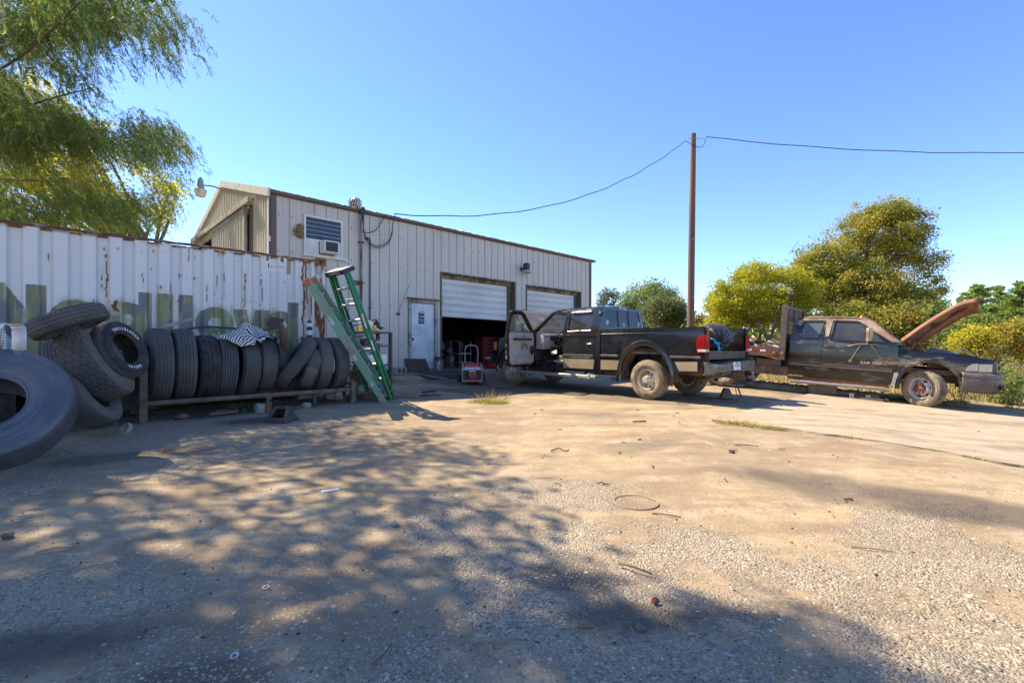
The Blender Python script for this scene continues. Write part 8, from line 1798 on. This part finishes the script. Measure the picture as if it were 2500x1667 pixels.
def wire(name, label, a, b, sag, r=.014, parent=None, n=26):
    P = []
    for i in range(n+1):
        t = i/n; p = a.lerp(b, t); P.append(p-Vector((0, 0, sag*4*t*(1-t)))+Vector((.02*math.sin(i*2.1), 0, .018*math.sin(i*1.7))))
    mb = MB(); mb.tube(P, r, 5); return tag(mb.build(name, M['plastic']), label, 'wire')
att = top+Vector((-.35, .02, -.12))
wire('service_wire', 'black service wire sagging from the pole down to the shop eave', att, wh, 1.15, .016)
wire('overhead_wire', 'black overhead wire running from the pole to the right edge of the view', top+Vector((.62, 0, .05)), Vector((36, 21.0, CZ+(842-322)/1130*21.0)), .85, .020)
mb = MB(); mb.tube(smooth([att, att+Vector((.35, -.12, -.28)), att+Vector((.75, -.08, -.32)), top+Vector((.62, 0, .05))], 6), .014, 5); tag(mb.build('jumper_wire', M['plastic']), 'short black jumper loop hanging below the pole top', 'wire')
mb = MB(); mb.tube(smooth([att, att+Vector((.15, 0, .25)), top+Vector((0, 0, .2))], 4), .006, 4); tag(mb.build('guy_wire', M['steel']), 'thin bare wire tying the service wire to the pole top', 'wire')
for k, (v0, v1) in enumerate(((788, 757), (810, 786), (780, 752))):
    a, b = Vector(at(2350, v0+4, 30)), Vector(at(2620, v1-12, 30)); wire('distant_wire', ('lowest', 'highest', 'middle')[[1, 0, 2][k]]+' of the thin pale wires before the pines at the right edge', a, b, .15, .012)['group'] = 'wires before the pines'
# white shed and tank far behind the flatbed
shd = thing('white_shed', 'small white shed wall seen under the yellow tree behind the flatbed', 'shed', gb(1822, 33)); mb = MB(); mb.bx(-.25, .25, -.5, .5, 0, 1.25); mb.build('wall', M['white'], shd); mb = MB(); mb.prism([(-.32, 1.25), (.32, 1.25), (.3, 1.32), (-.3, 1.35)], 'y', -.6, .6); mb.build('roof', M['steel'], shd)
tk = thing('grey_tank', 'pale grey tank under the yellow tree behind the flatbed', 'tank', gb(1872, 33)); mb = MB(); mb.lathe([(0, -.6), (.35, -.56), (.45, -.4), (.45, .4), (.35, .56), (0, .6)], 18, rotm(0, R(90)), off=(0, 0, .75)); mb.build('shell', M['steel'], tk)
for x in (-.35, .35): mb = MB(); mb.bx(x-.05, x+.05, -.3, .3, 0, .45); mb.build('leg', M['darkiron'], tk)
# ------------------------------------------------------------------ small things lying in the yard
ch = thing('wheel_chock', 'dark triangular wheel chock standing behind the pickup bumper', 'wheel chock', G(4.50, 9.72, .024), R(-10)); mb = MB(); mb.prism([(-.13, 0), (.13, 0), (.045, .21), (-.045, .21)], 'y', -.09, .09); mb.build('block', mat('brown_chock', (.11, .085, .06), .85, col2=(.17, .14, .10), sc=6), ch, bev=.01); mb = MB(); mb.bx(-.135, .135, -.095, .095, -.004, .012); mb.build('base', M['darkiron'], ch)
tb = thing('timber_block', 'big weathered timber block lying on the slab before the flatbed truck', 'timber block', G(7.42, 11.05, .022), RH); mb = MB(); mb.box((0, 0, .105), (.56, .2, .21)); mb.build('block', mat('sawn_timber', (.27, .19, .12), .9, col2=(.14, .10, .07), sc=16, stretch=(1, 1, .5), bump=.7, bsc=30), tb, bev=.008)
for k, (x, y, L_, w_, h_, rz, lab, m_) in enumerate(((5.75, 12.05, .55, .07, .05, RH+.05, 'grey metal bar lying on the slab behind the pickup', 'steel'), (6.05, 11.9, .45, .10, .04, RH-.08, 'short dark jack handle beside the grey metal bar', 'darkiron'), (8.05, 10.28, .5, .08, .045, RH-.03, 'flat weathered board lying before the front wheel of the flatbed truck', 'wood'), (7.70, 10.75, .2, .05, .02, RH, 'thin dark strip lying beside the timber block', 'darkiron'), (1.9, 6.9, .22, .03, .015, .2, 'short dark strip on the dirt in mid yard', 'darkiron'), (3.3, 9.0, .2, .06, .01, -.4, 'flat dark scrap in the shade behind the pickup', 'darkiron'))):
    mb = MB(); mb.box((0, 0, h_/2), (L_, w_, h_)); o = mb.build('scrap_bar', M[m_], bev=.004); o.location = G(x, y, .025 if x > 2.8 else .006); o.rotation_euler = (0, 0, rz); tag(o, lab, 'scrap')
for k, (x, y, lab) in enumerate(((7.78, 10.60, 'small white bracket lying between timber block and board'), (8.02, 10.42, 'single small white cube bracket nearest the front wheel'))):
    t = thing('small_bracket', lab, 'bracket', G(x, y, .024), RH); mb = MB(); V, F = sheet([(-.04, 0), (.04, 0), (.04, .09), (-.04, .09)], [[(-.015, .03), (.015, .03), (.015, .06), (-.015, .06)]], .05, lambda a, b: (a, -.03, b), .05, (0, 1, 0)); mb.add(V, F); mb.build('face', M['white'], t, recalc=False); 
    if k == 0: mb = MB(); mb.box((.13, 0, .04), (.16, .08, .08), rotm(.2, .1)); mb.build('body', M['darkiron'], t, bev=.01)
# sawhorse-like plate under the open door: pale piece of glass or board on the ground
hp = MB(); hp.tube([(.155*math.cos(a), .155*math.sin(a), 0) for a in np.linspace(0, 2*PI, 41)[:-1]], .0045, 5, closed=True); o = tag(hp.build('wire_hoop', mat('yellow_hose', (.30, .24, .13), .8)), 'thin yellow hoop lying on the sunny gravel', 'hoop'); o.location = G(.90, 3.36, .012)
def stick(name, label, pts, r, m, cat='stick'):
    mb = MB(); mb.tube(smooth([G(x, y, z) for x, y, z in pts], 4), [.72*r*(1-.5*i/(4*len(pts))) for i in range(4*(len(pts)-1)+1)], 6); return tag(mb.build(name, m), label, cat)
TW = mat('dark_twig', (.09, .065, .045), .9, col2=(.16, .12, .08), sc=20); RT = mat('tan_twig', (.26, .17, .10), .9)
stick('twig', 'forked dark twig lying on the gravel at the lower centre', [(.56, 2.42, .01), (.62, 2.36, .02), (.70, 2.31, .008)], .009, TW)
stick('twig', 'thin dark bent twig just below the yellow hoop', [(.95, 3.14, .01), (1.0, 3.10, .02), (1.12, 3.07, .01)], .007, TW)
stick('twig', 'reddish twig on the bright gravel at the right', [(1.92, 2.62, .01), (2.02, 2.58, .015), (2.10, 2.56, .01)], .006, RT)
stick('twig', 'dark crooked twig at the upper centre of the yard', [(.42, 4.98, .01), (.50, 5.02, .03), (.58, 4.98, .012), (.62, 5.03, .02)], .011, TW)
stick('twig', 'straight dark twig on the dirt right of centre', [(2.55, 5.30, .01), (2.66, 5.24, .02), (2.78, 5.22, .01)], .010, TW)
stick('twig', 'brown twig on the shaded gravel at the bottom left of centre', [(-.50, 1.66, .008), (-.47, 1.71, .014), (-.46, 1.78, .008)], .006, TW)
stick('twig', 'thin dark wire stub on the shady gravel at the far left', [(-2.62, 2.55, .008), (-2.55, 2.60, .012), (-2.46, 2.61, .008)], .006, RT)
for k in range(26):
    x, y = random.uniform(.2, 5.2), random.uniform(3.2, 8.4); a = random.random()*6
    stick('dark_bit', 'tiny dark bit of debris scattered on the sunny dirt', [(x, y, .006), (x+.03*math.cos(a), y+.03*math.sin(a), .012), (x+.06*math.cos(a+.4), y+.06*math.sin(a+.4), .006)], random.uniform(.006, .012), TW, 'debris')['group'] = 'dark bits on the dirt'
for k, (x, y, lab) in enumerate(((-1.16, 2.18, 'pale washer lying on the shaded dirt at the left'), (-1.02, 1.70, 'small washer on the gravel at the bottom left'))):
    mb = MB(); mb.lathe([(.008, .0), (.008, .004), (.015, .004), (.015, 0)], 18); o = tag(mb.build('washer', M['alu']), lab, 'washer'); o.location = G(x, y, .008); o.rotation_euler = (.2, .1, 0)
mb = MB(); mb.box((0, 0, .004), (.13, .035, .008)); o = tag(mb.build('paint_stick', M['white']), 'pale flat chip of wood lying in the dappled shade', 'chip'); o.location = G(-1.42, 3.62, .01); o.rotation_euler = (0, 0, R(30))
lump('red_clip', 'small red plastic bit on the lit gravel at lower right of centre', 'clip', .2, M['red'], (.016, .012, .012), G(.64, 2.06, .012))
for (lab, x, y, s) in (('brown clod on the gravel right of the forked twig', .52, 1.86, .022), ('brown lump beside the bottom edge of the lit patch', .30, 1.88, .02), ('grey stone on the slab at the far right', 7.1, 7.05, .035), ('pale stone sunk in the dappled dirt at the left of centre', -.75, 2.95, .028), ('brown lump on the gravel at the left edge', -3.0, 2.75, .035), ('dark clod on the sunny dirt at right', 2.35, 4.95, .03)):
    lump('clod', lab, 'clod', .18, M['conc'] if 'stone' in lab else M['wood'], (s, s*.8, s*.6), G(x, y, s*.4))
for (lab, x, y, rz) in (('dark rag lying in the shade before the shop wall', -1.75, 9.9, .3), ('second dark rag lying between ladder foot and generator', -1.95, 10.9, 1.0)):
    mb = MB(); mb.grid(lambda u, v: ((u-.5)*.42+.03*math.sin(v*7), (v-.5)*.12+.03*math.sin(u*6), .012+.03*abs(math.sin(u*7)*math.sin(v*5))), 14, 7); o = tag(mb.build('dark_rag', M['plastic']), lab, 'rag'); o.location = G(x, y, .004); o.rotation_euler = (0, 0, rz); o.modifiers.new('thick', 'SOLIDIFY').thickness = .006
# loose stones: tens of thousands, one object
def stones():
    rg = np.random.default_rng(120); n = 26000
    Yd = 1.25+rg.random(n*3)**1.8*6.2; x = rg.uniform(-1.15, 1.15, n*3)*Yd
    keep = (fbm(x*.55+5, Yd*.55, 40, 5)*.62+fbm(x*1.9, Yd*1.9+3, 50, 4)*.38+.20*(1-sstep(1.5, 4.6, Yd))+rg.normal(size=n*3)*.06 > .55)
    for (cx, cy, ax, ay, ro) in ((3.2, 3.25, 1.6, .55, -.75), (2.3, 3.9, .9, .4, -.6), (-1.9, 1.75, .6, .3, .3), (.55, 1.95, .4, .2, 0)):
        dx, dy = x-cx, Yd-cy; keep &= ((dx*math.cos(ro)+dy*math.sin(ro))/ax)**2+((-dx*math.sin(ro)+dy*math.cos(ro))/ay)**2 > 1+rg.normal(size=n*3)*.35
    x, y = x[keep][:n], Yd[keep][:n]; n = len(x); z = gz(x, y)+.0
    zz = z+(fbm(x*1.3, y*1.3, 3, 4)-.5)*.035+(fbm(x*6, y*6, 9, 2)-.5)*.012
    s = rg.gamma(3, .0011, n)+.002; base = np.array([(1, 0, 0), (.2, .9, 0), (-.8, .5, 0), (-.7, -.7, 0), (.4, -.85, 0), (.1, .05, .75)])
    a = rg.random(n)*6.28; ca, sa = np.cos(a), np.sin(a); B = base[None]*(1+rg.normal(size=(n, 6, 3))*.18)
    V = np.stack([(B[..., 0]*ca[:, None]-B[..., 1]*sa[:, None])*s[:, None]+x[:, None], (B[..., 0]*sa[:, None]+B[..., 1]*ca[:, None])*s[:, None]+y[:, None], B[..., 2]*s[:, None]*.8+zz[:, None]], -1).reshape(-1, 3)
    F = (np.array([(0, 1, 5), (1, 2, 5), (2, 3, 5), (3, 4, 5), (4, 0, 5)])[None]+6*np.arange(n)[:, None, None]).reshape(-1, 3)
    c = palette(n, rg, [(.36, .31, .225), (.28, .235, .17), (.44, .385, .295), (.17, .14, .105), (.34, .26, .165)], [4, 4, 1.6, 2, 2.5], .2)
    m = bpy.data.materials.new('loose_stone'); t = NT(m); at_ = t.n('ShaderNodeVertexColor', layer_name='tint'); t.set(Base_Color=at_.outputs[0], Roughness=.85)
    tag(link('gravel', fastmesh('gravel', V, F, np.repeat(c, 6, 0)), m), kind='stuff')
stones()
def fallen(rg):
    u, Y = rg.uniform(-1.1, 1.1), 1.3+rg.random()**1.5*7; return (u*Y, Y)
litter('leaf_crumbs', 900, fallen, .016, [(.13, .09, .05), (.22, .15, .08), (.07, .055, .04)], [2, 1, 2], 61, .006)
